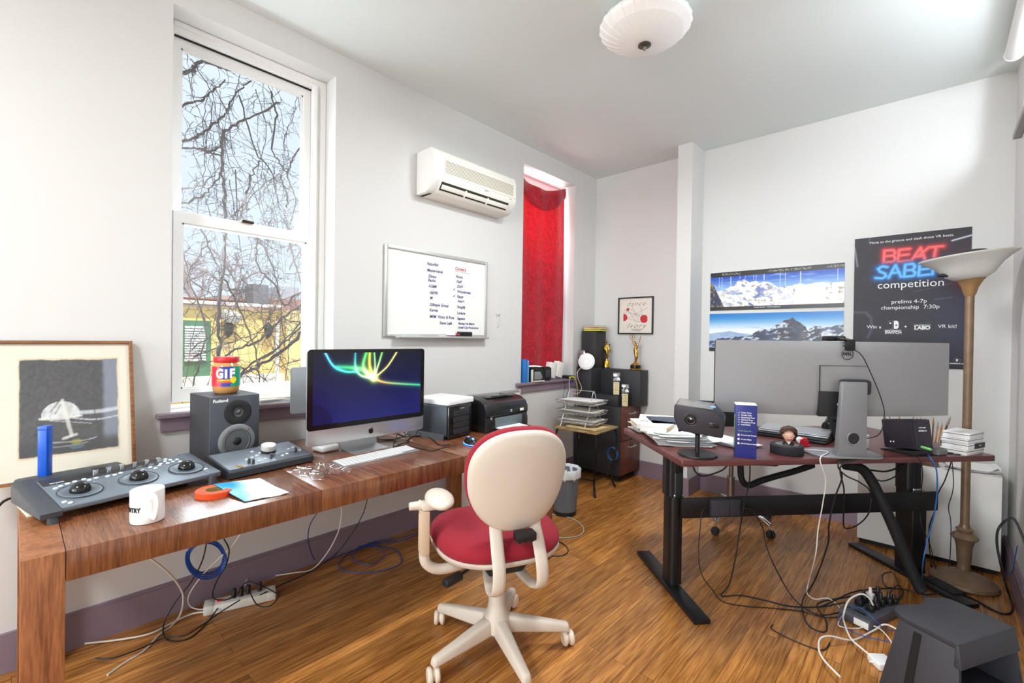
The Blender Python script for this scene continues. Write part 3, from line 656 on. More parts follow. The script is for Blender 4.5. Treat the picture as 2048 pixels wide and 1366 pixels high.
def bend(mb, rad, a0=-90):
    out = []
    for (x, y, z) in mb.v: a = R(a0)+x/rad; rr = rad+(-y); out.append((rr*math.cos(a), rr*math.sin(a), z))
    mb.v = out; return mb
tg = join(text_mb('G', .058, T((-.030, -.0008, .094)), bold=.003, sx=.74), text_mb('i', .058, T((-.004, -.0008, .094)), bold=.003, sx=.9), text_mb('F', .058, T((.021, -.0008, .094)), bold=.003, sx=.85))
obj('lettering', bend(tg, .0584), mat('print_white', (236, 236, 236), .5), lb)
obj('subtitle_lettering', bend(text_mb('ANIMATED', .0105, T((-.012, -.0008, .0645)), bold=.0004), .0584), mat('print_yellow', (255, 214, 40), .5), lb)
# ------------------------------------------------------------------ grading panel
gp = thing('grading_panel', 'wide grey colour grading control panel with three black trackballs', 'control panel', (.535, .278, DZ), 101.9)
SL = math.degrees(math.atan2(.04, .26)); GM = T((0, 0, .060)) @ RX(SL)      # local frame of the sloped deck
PG = mat('panel_grey', (112, 122, 132), .38, .2); PD = mat('panel_dark', (66, 70, 76), .4)
obj('deck', MB().box(-.205, -.125, -.016, .255, .125, .0, .003, M=GM), PG, gp)
obj('left_cheek', MB().prism([(-.14, .022), (.14, .022), (.145, .085), (-.142, .038)], -.258, -.206, .003, M=MX), PD, gp)
obj('right_cheek', MB().box(.212, -.127, -.018, .257, .127, .0015, .002, M=GM), mat('panel_grey2', (96, 104, 114), .38, .2), gp)
obj('label_strip', MB().box(-.2, .068, -.002, .14, .122, .0015, .001, M=GM), mat('strip_black', (40, 40, 42), .3), gp)
obj('strip_lettering', text_mb('tangent', .012, GM @ T((-.165, .078, .002)) @ RX(-90)), mat('print_white', (236, 236, 236), .5), gp)
for x in (-.225, .225): obj('foot', MB().cyl((x, -.125, 0), (x, -.125, .035), .014, .013, 14), PD, gp)
obj('rear_foot', MB().box(-.22, .09, 0, .24, .12, .062, .003), PD, gp)
for x in (-.135, .025, .178):
    rg = obj('trackball_ring', MB().lathe([(.056, .0), (.056, .0035), (.053, .005), (.044, .005), (.040, .003), (.026, .003)], 40, M=GM @ T((x, -.03, 0))), PG, gp)
    obj('groove', MB().torus((0, 0, .004), .0565, .0012, 40, 5, M=GM @ T((x, -.03, 0))), BLK, rg)
    obj('trackball', MB().ball((0, 0, .005), .028, 28, 16, M=GM @ T((x, -.03, 0))), BLKG, rg)
for k in range(6): obj('knob', MB().cyl((-.062+k*.038, .085, 0), (-.062+k*.038, .085, .02), .0085, n=18, M=GM, b=.001), CHROME, gp)
bt0 = obj('button', MB().cyl((0, 0, 0), (0, 0, .004), .0068, n=14, b=.001), mat('button_white', (214, 222, 228), .35), gp); bt0.matrix_local = GM @ T((-.19, -.09, 0))
spots = [(-.18, -.105), (-.165, .04), (-.145, .05), (-.125, .056), (-.12, .036), (-.10, .06), (-.09, .045), (-.07, .05), (-.18, .03), (-.02, .045), (.0, .052), (-.04, .045), (.06, .04), (.09, .05), (.1, .032), (.12, .05), (.13, .065), (.15, .056), (.17, .062), (.19, .05), (.15, .08), (.17, .085), (.19, .075), (.13, .095), (.16, .1), (.225, -.075)]
for x, y in spots:
    c = bt0.copy(); COL.objects.link(c); c.parent = gp; c.matrix_local = GM @ T((x, y, 0))
hb = W(95, 945, z=.79)
dv = thing('grey_hub', 'dark grey flat device behind the grading panel', 'device', (.315, .16, DZ), 100)
obj('case', MB().box(-.15, -.075, 0, .15, .075, .058, .012), GREYD, dv); obj('recess', MB().box(.05, -.03, .055, .1, .03, .0588, .002), BLK, dv)
bx = W(90, 950, z=.808)
bb = thing('blue_case', 'tall narrow bright blue plastic case standing on the hub', 'case', (bx.x, bx.y, .808), 60)
obj('case', MB().box(-.013, -.017, 0, .013, .017, .166, .001), mat('case_blue', (20, 86, 196), .3), bb); obj('lid', MB().box(-.0135, -.0175, .1665, .0135, .0175, .18, .001), mat('case_blue_light', (60, 104, 210), .3), bb)
obj('white_spine', MB().box(-.0142, -.012, .02, -.0132, .014, .165), mat('mint_label', (170, 214, 206), .5), bb)
np_ = tag(obj('notepad', MB().box(-.08, -.055, 0, .08, .055, .008, .001), CREAM), 'cream notepad sticking out under the left of the grading panel', 'notepad'); np_.location = (.50, .075, DZ); np_.rotation_euler = (0, 0, R(8))
# ------------------------------------------------------------------ monitor controller
mc = thing('monitor_controller', 'black audio control box with one large silver knob', 'audio controller', (.475, .745, DZ), 97)
prof = [(-.105, .0), (-.118, .006), (-.118, .028), (-.108, .036), (.10, .066), (.11, .06), (.11, 0)]
obj('body', MB().prism(prof, -.18, .18, .003, M=MX), mat('controller_black', (48, 52, 58), .35), mc, 30)
CMx = T((0, -.108, .0363)) @ RX(math.degrees(math.atan2(.03, .208)))
obj('face_plate', MB().box(-.172, .006, -.001, .172, .2, .0012, .001, M=CMx), mat('controller_plate', (132, 140, 150), .4, .3), mc)
obj('dark_plate', MB().box(.02, .008, .0008, .17, .075, .0016, M=CMx), mat('controller_dark', (70, 76, 84), .4, .2), mc)
bk = obj('volume_knob', MB().cyl((.035, .118, .001), (.035, .118, .012), .031, n=36, M=CMx), BLK, mc)
obj('knob_cap', MB().lathe([(.03, .012), (.031, .014), (.031, .034), (.028, .037), (0, .037)], 36, M=CMx @ T((.035, .118, 0))), mat('knob_silver', (212, 208, 202), .35, .3), bk)
for x, y in ((-.085, .035), (-.075, .02), (.01, .04), (.13, .06)): obj('pot', MB().cyl((x, y, .001), (x, y, .022), .0065, .005, 12, M=CMx), GREYD, mc)
b0 = obj('button', MB().cyl((0, 0, 0), (0, 0, .006), .007, n=12, b=.001), mat('controller_button', (196, 200, 204), .4), mc); b0.matrix_local = CMx @ T((-.075, .075, 0))
for x, y in ((-.05, .085), (-.025, .095), (-.045, .03), (-.015, .04), (.06, .04), (.085, .05), (.12, .1), (.145, .11), (.15, .06), (0, .12), (-.02, .15)):
    c = b0.copy(); COL.objects.link(c); c.parent = mc; c.matrix_local = CMx @ T((x, y, 0))
for x, y in ((-.135, .025), (-.125, .012)): obj('jack', MB().torus((x, y, .002), .006, .002, 16, 6, M=CMx), mat('brass', (190, 150, 80), .3, .9), mc)
# ------------------------------------------------------------------ mug, tape, pouch
mg = thing('coffee_mug', 'white mug with black COUNTRY lettering near the desk corner', 'mug', (.872, .284, DZ), 8)
MW = mat('mug_ceramic', (244, 244, 244), .12, spec=.6)
obj('cup', MB().lathe([(.0, .006), (.036, .006), (.0395, .012), (.0395, .0985), (.0415, .1), (.0435, .0985), (.0435, .008), (.0415, .002), (.038, 0), (0, 0)], 44), MW, mg)
obj('handle', MB().tube([(.042, 0, .082), (.062, 0, .084), (.072, 0, .066), (.071, 0, .042), (.060, 0, .024), (.042, 0, .022)], .0065, 10, sm=6, flat=1.3), MW, mg)
obj('lettering', bend(text_mb('COUNTRY', .0195, T((-.022, -.0006, .046)), bold=.0008, sx=.80), .0437, -60), mat('print_black', (20, 20, 20), .5), mg)
tp = thing('tape_roll', 'flat roll of orange tape half under the blue pouch', 'tape', (.745, .50, DZ), 0)
obj('tape', MB().lathe([(.034, 0), (.062, 0), (.062, .018), (.034, .018), (.034, 0)], 48), mat('tape_orange', (240, 84, 40), .4), tp)
obj('core', MB().lathe([(.031, 0), (.034, 0), (.034, .018), (.031, .018), (.031, 0)], 40), mat('tape_core', (170, 136, 84), .7), tp)
pch = MB()
P4 = [W(427, 968, z=DZ+.022), W(490, 1003, z=DZ+.004), W(578, 986, z=DZ+.004), W(520, 956, z=DZ+.012)]
def pouchf(u, v):
    p = P4[0].lerp(P4[3], u).lerp(P4[1].lerp(P4[2], u), v); return (p.x-.77, p.y-.60, p.z-DZ+.012*math.sin(math.pi*u)*math.sin(math.pi*v)+.003*math.sin(u*9+v*5)*u*v)
po = thing('foil_pouch', 'blue and white foil pouch lying over the orange tape', 'pouch', (.77, .60, DZ), 0)
pm = MB().surf(pouchf, 24, 20, .0)
o = obj('pouch', pm, mat('pouch_foil', (255, 255, 255), .3), po)
at = o.data.color_attributes.new('Col', 'FLOAT_COLOR', 'POINT')
for i in range(len(o.data.vertices)):
    u, v = (i % 25)/24, (i//25)/20; n = float(fbm(np.array(u*4.), np.array(v*4.), 3)); k = max(0, min(1, (u*1.25-.25+.4*(n-.5)+.15*v)*2.2))
    c = [a*(1-k)+b_*k for a, b_ in zip((50, 160, 220), (240, 244, 248))]; at.data[i].color = (*lin(c), 1)
o.data.materials[0] = print_mat(.25, 'pouch_print')
obj('foil_back', MB().surf(lambda u, v: tuple(Vector(pouchf(u, v))-Vector((0, 0, .003+.006*math.sin(math.pi*u)*math.sin(math.pi*v)))), 12, 10), mat('foil_silver', (170, 170, 175), .3, .7), po)
# ------------------------------------------------------------------ framed print leaning on the wall
fp = thing('framed_print', 'wood-framed charcoal drawing of a white bowl leaning behind the desk', 'picture frame', (.15, .13, DZ+.0055), 90)
FM = RX(-12.5); w_, h_ = .46, .553
OAK = wood('frame_oak', (96, 58, 28), (150, 98, 54), (8, 60, 60), .45, 1)
obj('frame', MB().box(-w_/2, 0, 0, -w_/2+.013, .022, h_, .002, M=FM).box(w_/2-.013, 0, 0, w_/2, .022, h_, .002, M=FM).box(-w_/2+.013, 0, 0, w_/2-.013, .022, .013, .002, M=FM).box(-w_/2+.013, 0, h_-.013, w_/2-.013, .022, h_, .002, M=FM), OAK, fp)
obj('mount', MB().box(-w_/2+.012, .012, .012, w_/2-.012, .016, h_-.012, M=FM), mat('cream_mount', (240, 230, 208), .8), fp)
def drawing(u, v):
    n = fbm(u*40, v*40, 1); n2 = fbm(u*9, v*14, 4)
    c = mix((52, 50, 52), (92, 90, 92), n*1.1-.05); c = mix(c, (150, 158, 172), step(.80, .86, u+.04*(n2-.5))*step(.0, .2, v)*.75)
    c = mix(c, (40, 38, 40), step(.2, .1, v)*.5); L_ = lambda k: np.clip(k, 0, 1)
    dome = (np.hypot((u-.40)/.19, (v-.40)/.15) < 1) & (v > .38); c = mix(c, (240, 238, 230), dome*L_(.75+.5*fbm(u*30, v*18, 7)-.15))
    for pts, w, col in (([(.2, .385), (.4, .37), (.6, .39)], .012, (236, 232, 220)), ([(.41, .56), (.45, .4), (.5, .2)], .018, (232, 228, 216)), ([(.42, .17), (.5, .19), (.55, .2)], .014, (232, 228, 216)),
       ([(.55, .42), (.8, .42), (1., .44)], .02, (220, 220, 220)), ([(.52, .37), (.75, .335), (1., .36)], .008, (210, 210, 212)), ([(.3, .36), (.5, .33), (.7, .3)], .004, (200, 198, 190)), ([(.3, .14), (.6, .13), (.75, .15)], .006, (190, 188, 180)), ([(.25, .1), (.5, .09), (.66, .11)], .005, (170, 168, 160)),
       ([(.3, .45), (.38, .55), (.41, .58)], .004, (80, 78, 76)), ([(.34, .42), (.40, .52)], .003, (60, 58, 56)), ([(.74, .9), (.73, .5), (.8, .1)], .004, (60, 58, 62))):
        D, _ = seg_d(u, v, cm2(pts, 5), .88); c = mix(c, col, step(w*1.5, w*.5, D)*(.65+.35*n))
    c = mix(c, (90, 120, 140), (np.hypot((u-.55)/.07, (v-.08)/.03) < 1)*.6); c = mix(c, (170, 160, 60), (np.hypot((u-.55)/.06, (v-.125)/.03) < 1)*.6)
    edge = np.minimum(np.minimum(u-.02*v*0-.02*n2, 1-u-.02*n2), np.minimum(v-.03*n2, 1-v-.03*n2)); return mix((236, 214, 178), c, step(.0, .012, edge+.0-.06*(1-v)*0))
picture('drawing', .298, .395, 110, 120, drawing, print_mat(.6, 'charcoal_print'), fp, y=.0115, x0=-.118, z0=.088, M=FM)
obj('glass', MB().box(-w_/2+.012, .006, .012, w_/2-.012, .0075, h_-.012, M=FM), PANE, fp)
# ------------------------------------------------------------------ magazines on the window ledge
cols = [((236, 234, 228), 'white'), ((206, 210, 226), 'pale blue'), ((240, 240, 236), 'bright white'), ((224, 216, 190), 'cream')]
zz = .956
for k, (cc, cn) in enumerate(cols):
    h = (.009, .011, .008, .006)[k]
    o = tag(obj('magazine', MB().box(-.075, -.14, 0, .075, .14, h, .001), mat('magazine_'+cn.replace(' ', '_'), cc, .6)), '%s magazine in the stack on the vine window ledge, %s' % (cn, ('lowest of the four', 'second from the bottom', 'just below the top one', 'topmost with curling pages')[k]), 'magazine', 'magazines on the window ledge')
    o.location = (-.045, 1.02+(-.02, .015, -.01, .02)[k], zz); o.rotation_euler = (0, 0, R((4, -3, 7, -6)[k])); zz += h+.0002
# ================================================================== WINDOW WALL: air conditioner, whiteboards, curtain
AC = mat('ac_plastic', (240, 238, 228), .4); ACD = mat('ac_dark', (52, 48, 44), .7); ACW = mat('ac_white', (238, 238, 234), .4)
ac = thing('air_conditioner', 'cream wall air conditioner above the whiteboard', 'air conditioner', (.0, 2.293, 2.312), 90)
pf = [(-.002, 0), (-.11, .0), (-.15, .018), (-.19, .075), (-.2, .10), (-.2, .235), (-.188, .275), (-.165, .293), (-.002, .293)]
obj('casing', MB().prism(pf, -.385, .405, .006, M=MX), AC, ac, 32)
obj('end_cap', MB().prism([(y*1.005-.0005, z) for y, z in pf], -.408, -.345, .008, M=MX), ACW, ac, 32)
for k in range(9): obj('grille_slot', MB().box(-.31, -.2012, .138+k*.0095, .37, -.199, .1415+k*.0095), mat('ac_slot', (150, 136, 104), .6), ac, smooth=False)
OM = T((0, -.153, .0185)) @ RX(-math.degrees(math.atan2(.057, .04)))
OM = T((0, -.150, .0165)) @ RX(-55)
obj('outlet', MB().box(-.33, -.0025, .008, .33, .004, .068, M=T((0, -.150, .018)) @ RX(35)), ACD, ac)
for x in (-.2185, .0, .2185):
    obj('louvre', MB().box(x-.105, -.010, .02, x+.105, -.004, .052, .002, M=T((0, -.150, .018)) @ RX(35)).box(x-.09, -.0115, .03, x-.02, -.0095, .034, M=T((0, -.150, .018)) @ RX(35)), AC, ac)
for x in (-.109, .109): obj('louvre_pivot', MB().box(x-.006, -.012, .01, x+.006, -.002, .06, .001, M=T((0, -.150, .018)) @ RX(35)), ACW, ac)
obj('seam', MB().box(-.34, -.2008, .118, .4, -.199, .1205), mat('ac_seam', (196, 192, 180), .6), ac)
obj('lettering', text_mb('SANYO', .012, T((.08, -.2008, .107)), bold=.0005), mat('print_grey2', (140, 140, 138), .5), ac)
obj('green_lettering', text_mb('Inverter', .009, T((.34, -.2008, .106))), mat('print_teal', (110, 170, 180), .5), ac)
SILV = mat('board_frame', (200, 200, 196), .35, .5); BOARD = mat('board_white', (236, 236, 232), .18)
wbd = thing('whiteboard', 'silver-framed whiteboard with handwritten client lists on the wall', 'whiteboard', (0, 2.104, 1.33), 90)
def framed(parent, w, h, fw, th, m, mi, inner='panel'):
    obj('frame', MB().box(-w/2, -th, 0, -w/2+fw, -.001, h, .003).box(w/2-fw, -th, 0, w/2, -.001, h, .003).box(-w/2+fw, -th, 0, w/2-fw, -.001, fw, .003).box(-w/2+fw, -th, h-fw, w/2-fw, -.001, h, .003), m, parent)
    return obj(inner, MB().box(-w/2+fw*.8, -th*.45, fw*.8, w/2-fw*.8, -.002, h-fw*.8), mi, parent)
framed(wbd, .934, .606, .023, .02, SILV, BOARD)
obj('tray', MB().box(-.37, -.062, -.006, .45, -.018, -.001, .001).box(-.37, -.064, -.006, .45, -.060, .008, .001).box(.435, -.06, -.008, .455, -.018, .006, .002).box(-.385, -.06, -.008, -.365, -.018, .006, .002), SILV, wbd)
INK = mat('marker_purple', (48, 34, 104), .5)
def wtext(body, px, py, s, m=INK, sh=.25, name='handwriting', sx=.9):
    p = W(px, py, x=.0095); return obj(name, text_mb(body, s, T((p.y-2.104, -.0095, p.z-1.33)), 'LEFT', .0002, .0007, sx, sh), m, wbd)
for body, px, py in (('Razorfish', 854, 527), ('Masterminds', 854, 540), ('20nine', 856, 552), ('Bache', 856, 560), ('A3&M', 857, 572), ('160/90', 858, 585), ('M', 860, 596), ('Gillespie Group', 859, 609), ('Karma', 859, 620), ('MRM  Victor & Rosa', 859, 633), ('Steve Lejik', 879, 646)):
    wtext(body, px, py, .030)
for body, px, py in (('Rosca', 912, 553), ('Neff', 913, 563), ('DNV', 914, 573), ('Wunderman', 914, 583), ('Razys', 914, 593), ('Assc+', 915, 602), ('Simplify', 914, 614), ('Levlane', 914, 626), ('Sapient', 914, 637), ('Flaming Yes Metrix', 916, 647), ('Under City Productions', 916, 655)):
    wtext(body, px, py, .030 if py < 640 else .024)
for py in (579, 592): wtext('\u221a', 906, py, .03)
RED = mat('marker_red', (176, 40, 60), .5); wtext('Contact', 910, 537, .036, RED); a, c = W(910, 542, x=.0095), W(940, 547, x=.0095)
obj('underline', MB().tube([(a.y-2.104, -.0095, a.z-1.33), (c.y-2.104, -.0095, a.z-1.336)], .0012, 5), RED, wbd)
def marker(px, cap, capname, dz, rz, where):
    p = W(px, 674, x=.04); t = thing('whiteboard_marker', 'white marker with %s cap on whiteboard tray, %s' % (capname, where), 'marker', (.041, p.y, 1.3355+dz), rz, 'markers on the whiteboard tray')
    obj('barrel', MB().cyl((-.05, 0, 0), (.025, 0, 0), .0065, n=14), WPL, t); obj('cap', MB().cyl((.02, 0, 0), (.06, 0, 0), .0076, n=14, b=.002), cap, t)
marker(888, RED, 'red', 0, 90, 'furthest left'); marker(896, mat('marker_blue', (44, 44, 140), .5), 'blue', 0, 92, 'between the red one and the eraser'); marker(905, RED, 'red', .0145, 80, 'topmost, next to the eraser')
p = W(929, 674, x=.04); er = thing('board_eraser', 'black felt eraser on the whiteboard tray', 'eraser', (.040, p.y, 1.3290), 90)
obj('felt', MB().box(-.065, -.018, 0, .065, .018, .016, .003), mat('felt', (70, 70, 72), .9), er); obj('grip', MB().box(-.065, -.02, .016, .065, .02, .045, .008, 3), BLK, er)
p = W(995, 640, x=0); bk_ = thing('wall_hook', 'small clear plastic hook strip on the wall beside the red curtain', 'hook', (0, p.y, p.z), 90)
obj('strip', MB().box(-.012, -.006, -.062, .012, -.0005, .05, .002), mat('hook_clear', (214, 212, 208), .3), bk_); obj('hook', MB().tube([(-.022, -.004, .05), (-.012, -.014, .04), (0, -.016, .04), (.012, -.014, .04), (.022, -.004, .05)], .003, 6, sm=4), mat('hook_grey', (170, 168, 162), .3), bk_)
sw = thing('small_whiteboard', 'second whiteboard standing on the floor behind the printer', 'whiteboard', (.052, 2.60, 0.001), 90)
framed(sw, .674, .897, .02, .018, SILV, BOARD)
# red curtain
DAM = bpy.data.materials.new('red_damask'); DAM.use_nodes = True; nt = DAM.node_tree; b_ = nt.nodes['Principled BSDF']; L = nt.links.new
tc = nt.nodes.new('ShaderNodeTexCoord'); mp = nt.nodes.new('ShaderNodeMapping'); mp.inputs['Scale'].default_value = (1, 14, 9); L(tc.outputs['Object'], mp.inputs[0])
nz = nt.nodes.new('ShaderNodeTexNoise'); nz.inputs['Scale'].default_value = 1.6; nz.inputs['Detail'].default_value = 3; nz.inputs['Distortion'].default_value = 2.4; L(mp.outputs[0], nz.inputs['Vector'])
rp = nt.nodes.new('ShaderNodeValToRGB'); e = rp.color_ramp.elements; e[0].position = .46; e[1].position = .56; e[0].color = (*lin((168, 6, 36)), 1); e[1].color = (*lin((214, 24, 58)), 1)
L(nz.outputs['Fac'], rp.inputs[0]); L(rp.outputs[0], b_.inputs['Base Color']); b_.inputs['Roughness'].default_value = .55; b_.inputs['Sheen Weight'].default_value = .3
tr = nt.nodes.new('ShaderNodeBsdfTranslucent'); tr.inputs[0].default_value = (*lin((226, 16, 44)), 1); mxs = nt.nodes.new('ShaderNodeMixShader'); mxs.inputs[0].default_value = .35
L(b_.outputs[0], mxs.inputs[1]); L(tr.outputs[0], mxs.inputs[2]); L(mxs.outputs[0], nt.nodes['Material Output'].inputs[0])
cu = thing('curtain', 'red damask curtain pinned across the narrow window', 'curtain', (-.1, 3.40, 1.06))
def cur(u, v):
    sag = .085*math.sin(math.pi*u)**1.0; top = 1.755+.03*u-sag; x = .012*math.sin(u*17+1)*(.4+.6*v)+.01*math.sin(u*7+v*3)
    return (x, -.36+(.70+.022*v)*u, .0+top*v+.02*math.sin(u*5)*(1-v))
obj('cloth', MB().surf(cur, 60, 50, .0015), DAM, cu, 60)
obj('folded_top', MB().surf(lambda u, v: (cur(u, 1)[0]+.022-.016*abs(2*v-1)**3, cur(u, 1)[1], cur(u, 1)[2]-.0-(.20*(.55+.45*math.sin(math.pi*u)))*(1-v)), 50, 12, .0015), DAM, cu, 60)
for u in (.0, 1.0): p = cur(u, 1); obj('pin', MB().cyl((p[0], p[1], p[2]-.01), (p[0]+.03, p[1], p[2]-.01), .004), CHROME, cu)
# things on the sill under the curtain (sill top .942)
SZ = .9425
for k, (y, c, n) in enumerate(((3.04, (40, 110, 180), 'blue'), (3.064, (96, 160, 214), 'light blue'))):
    o = tag(obj('folder', MB().box(-.10, -.009, 0, .05, .009, .205-.01*k, .001), mat('folder_'+n.replace(' ', '_'), c, .5)), '%s folder standing on the curtain sill, %s' % (n, 'against the window reveal' if k == 0 else 'next to the darker blue one'), 'folder', 'folders on the curtain sill'); o.location = (-.01, y, SZ)
g = thing('electronics_case', 'black angular electronics case with silver face on the curtain sill', 'device', (-.005, 3.21, SZ), 78)
obj('shell', MB().prism([(-.085, 0), (.075, 0), (.09, .03), (.06, .115), (.03, .13), (-.07, .13), (-.09, .10)], -.03, .05, .006, M=RX(90)), BLK, g)
obj('face', MB().prism([(-.05, .02), (.03, .02), (.045, .04), (.02, .09), (-.05, .09)], .0505, .056, .002, M=RX(90)), mat('face_silver', (150, 152, 154), .35, .4), g)
obj('bracket', MB().box(-.088, -.062, .0, -.066, -.05, .11, .003).box(-.06, -.07, 0, .06, -.05, .012, .002), mat('bracket_silver', (210, 208, 196), .4), g)
g = thing('slim_frame', 'second black open-framed case behind the white envelopes', 'device', (.0, 3.36, SZ), 80)
obj('shell', MB().prism([(-.04, 0), (.03, 0), (.045, .03), (.045, .115), (.02, .128), (-.05, .128)], -.02, .03, .005, M=RX(90)), BLK, g); obj('inset', MB().box(-.03, -.034, .03, .025, -.029, .1, .002), GREYD, g)
for k, (y, h, tl, wh) in enumerate(((3.44, .145, -14, 'nearest the black case'), (3.55, .15, -17, 'right of the other envelope'))):
    o = tag(obj('padded_envelope', MB().box(-.01, -.055, 0, .055, .04, h, .006, M=T((0, 0, .004)) @ RX(tl)), mat('envelope_white', (236, 234, 228), .7)), 'white padded envelope leaning on the curtain sill, %s' % wh, 'envelope', 'envelopes on the curtain sill'); o.location = (-.05, y+.02, SZ+.012)
ns = thing('network_switch', 'small black network switch with yellow plugs at the right end of the sill', 'network switch', (.0, 3.745, SZ), 90)
obj('case', MB().box(-.075, -.035, 0, .04, .08, .026, .004), BLK, ns)
for k in range(4): obj('plug', MB().box(-.065+k*.022, -.052, .008, -.052+k*.022, -.034, .02, .002), mat('plug_yellow', (214, 220, 30), .4), ns)
# ================================================================== BACK LEFT CORNER: iron table, trays, cabinet and pedestals
IRON = mat('wrought_iron', (30, 28, 30), .5, .4, bump=.4, bscale=40); TANW = wood('worn_tabletop', (120, 92, 56), (196, 166, 116), (10, 40, 40), .6, 1)
it = thing('iron_side_table', 'small wrought-iron table with worn tan top below the curtain window', 'table', (.375, 3.485, 0), 4)
obj('tabletop', MB().box(-.21, -.205, .532, .21, .205, .55, .003), TANW, it)
for sx in (-1, 1):
    for sy in (-1, 1):
        obj('leg', MB().tube([(sx*.19, sy*.18, .532), (sx*.2, sy*.19, .48), (sx*.205, sy*.195, .40), (sx*.185, sy*.175, .25), (sx*.17, sy*.16, .13), (sx*.185, sy*.175, .04), (sx*.2, sy*.19, 0.004)], lambda t: .008+.003*math.sin(t*26)**2, 8, sm=5), IRON, it)
obj('stretcher', MB().tube([(-.17, -.16, .13), (.17, -.16, .13), (.17, .16, .13), (-.17, .16, .13)], .006, 6, closed=True), IRON, it)
TZ = .5505
lt = thing('letter_tray', 'three-tier silver wire letter tray on the small iron table', 'letter tray', (.33, 3.47, TZ), 6)
WIRE = mat('wire_silver', (190, 190, 192), .3, .8)
for x in (-.12, .12): obj('end_frame', MB().tube([(x-.02, -.13, .0), (x-.005, -.055, .2), (x, -.02, .30), (x, 0, .318), (x, .02, .30), (x+.005, .055, .2), (x+.02, .13, 0)], .004, 8, sm=5), WIRE, lt)
obj('top_bar', MB().cyl((-.12, 0, .318), (.12, 0, .318), .003, n=8), WIRE, lt)
TIERS = (.035, .115, .205)
for z in TIERS:
    w, dd = .185, .12
    tm = MB().tube([(-w, -dd, z), (w, -dd, z), (w, dd, z), (-w, dd, z)], .0025, 6, closed=True)
    tm.tube([(-w-.012, -dd-.01, z+.03), (w+.012, -dd-.01, z+.03), (w+.012, dd+.01, z+.03), (-w-.012, dd+.01, z+.03)], .003, 6, closed=True)
    for k in range(9): x = -w+k*w/4; tm.tube([(x, -dd-.01, z+.03), (x, -dd, z), (x, dd, z), (x, dd+.01, z+.03)], .0014, 5)
    for k in range(5): y = -dd+k*dd/2; tm.tube([(-w-.012, y, z+.03), (-w, y, z), (w, y, z), (w+.012, y, z+.03)], .0014, 5)
    obj('tier', tm, WIRE, lt)
def sheets(name, label, cat, loc, rz, n, w, dd, seed, cols, spread=.02, group=None, th=.0012, curl=.01):
    rr = random.Random(seed); t = thing(name, label, cat, loc, rz, group); z = 0
    for k in range(n):
        a = rr.gauss(0, 3.5); ox, oy = rr.gauss(0, spread), rr.gauss(0, spread); ph = rr.uniform(0, 6); cl = rr.uniform(0, curl)
        c = cols[k % len(cols)]
        obj('sheet', MB().surf(lambda u, v: ((u-.5)*w, (v-.5)*dd, z+cl*(abs(u-.5)*2)**3*(1+math.sin(ph+v*3))*.5), 8, 4, -th, M=T((ox, oy, 0)) @ RZ(a)), mat('sheet_%d_%d_%d' % c, c, .8), t, 60); z += th+.0035*(1 if k % 2 else .6)
    return t
MAN = (224, 206, 166); WH = (240, 240, 238); OFF = (226, 228, 232); GREYP = (198, 196, 194)
for z, wh, sd in zip(TIERS, ('lowest', 'middle', 'top'), (1, 2, 3)):
    sheets('paper_pile', 'loose papers and manila folders on the %s tier of the wire letter tray' % wh, 'papers', (.34, 3.47, TZ+z+.004), 6, 8, .335, .205, sd, [MAN, WH, OFF, WH], .008, 'papers in the letter tray', curl=.006)
sheets('envelope_pile', 'yellowed envelopes lying on the iron table under the wire tray', 'papers', (.42, 3.43, TZ+.001), -4, 4, .30, .24, 9, [MAN, (214, 190, 140)], .012, curl=.004)
# pedestal cabinet
MAH = wood('mahogany', (74, 34, 26), (116, 62, 46), (26, 26, 2.5), .4, 1.2); BLKV = mat('black_vinyl', (46, 46, 49), .55, bump=.1, bscale=200)
pc = thing('file_cabinet', 'dark two-drawer wheeled file cabinet with mahogany front in the corner', 'cabinet', (.285, 3.978, 0), 90)
hw, x0_, x1_ = .175, .0, .0
obj('body', MB().box(-.175, -.252, .06, .175, .265, .70, .003), BLKV, pc)
for z0, z1 in ((.075, .385), (.392, .70)):
    dr = obj('drawer', MB().box(-.175, -.27, z0, .175, -.2525, z1, .002), MAH, pc)
    obj('handle', MB().tube([(-.06, -.268, z1-.06), (-.06, -.292, z1-.06), (-.052, -.298, z1-.06), (.052, -.298, z1-.06), (.06, -.292, z1-.06), (.06, -.268, z1-.06)], .005, 8), ALU, dr)
    obj('label_holder', MB().box(-.14, -.272, z1-.05, -.09, -.269, z1-.02, .001), mat('holder_bronze', (120, 84, 64), .4, .5), dr)
for sx in (-1, 1):
    for sy in (-1, 1): obj('caster', MB().cyl((sx*.14-.012, sy*.2, .025), (sx*.14+.012, sy*.2, .025), .025, n=16).box(sx*.14-.01, sy*.2-.015, .03, sx*.14+.01, sy*.2+.015, .062), BLK, pc)
PZ = .7005
def ped(name, label, x0, y0, z0, x1, y1, z1):
    o = tag(obj('display_pedestal', MB().box(-(x1-x0)/2, -(y1-y0)/2, 0, (x1-x0)/2, (y1-y0)/2, z1-z0, .002), BLKV), label, 'pedestal', 'black display pedestals'); o.location = ((x0+x1)/2, (y0+y1)/2, z0); return o
lx = max(.03, W(1151, 770, y=3.82).x); rx = W(1182, 770, y=3.82).x; lz = W(1182, 736, y=3.82).z
ped('a', 'tall black display block under the small glass trophy and white disc', lx, 3.82, PZ, rx, 4.09, lz)
tx0, tx1, tz = W(1161, 690, y=3.9).x, W(1183, 690, y=3.9).x, W(1183, 662, y=3.9).z
ped('b', 'slim black display column carrying the paperbacks', max(tx0, lx), 3.9, lz+.0005, rx-.002, 4.085, tz)
bx1 = W(1280, 770, y=3.99).x; bz = W(1280, 742, y=3.99).z
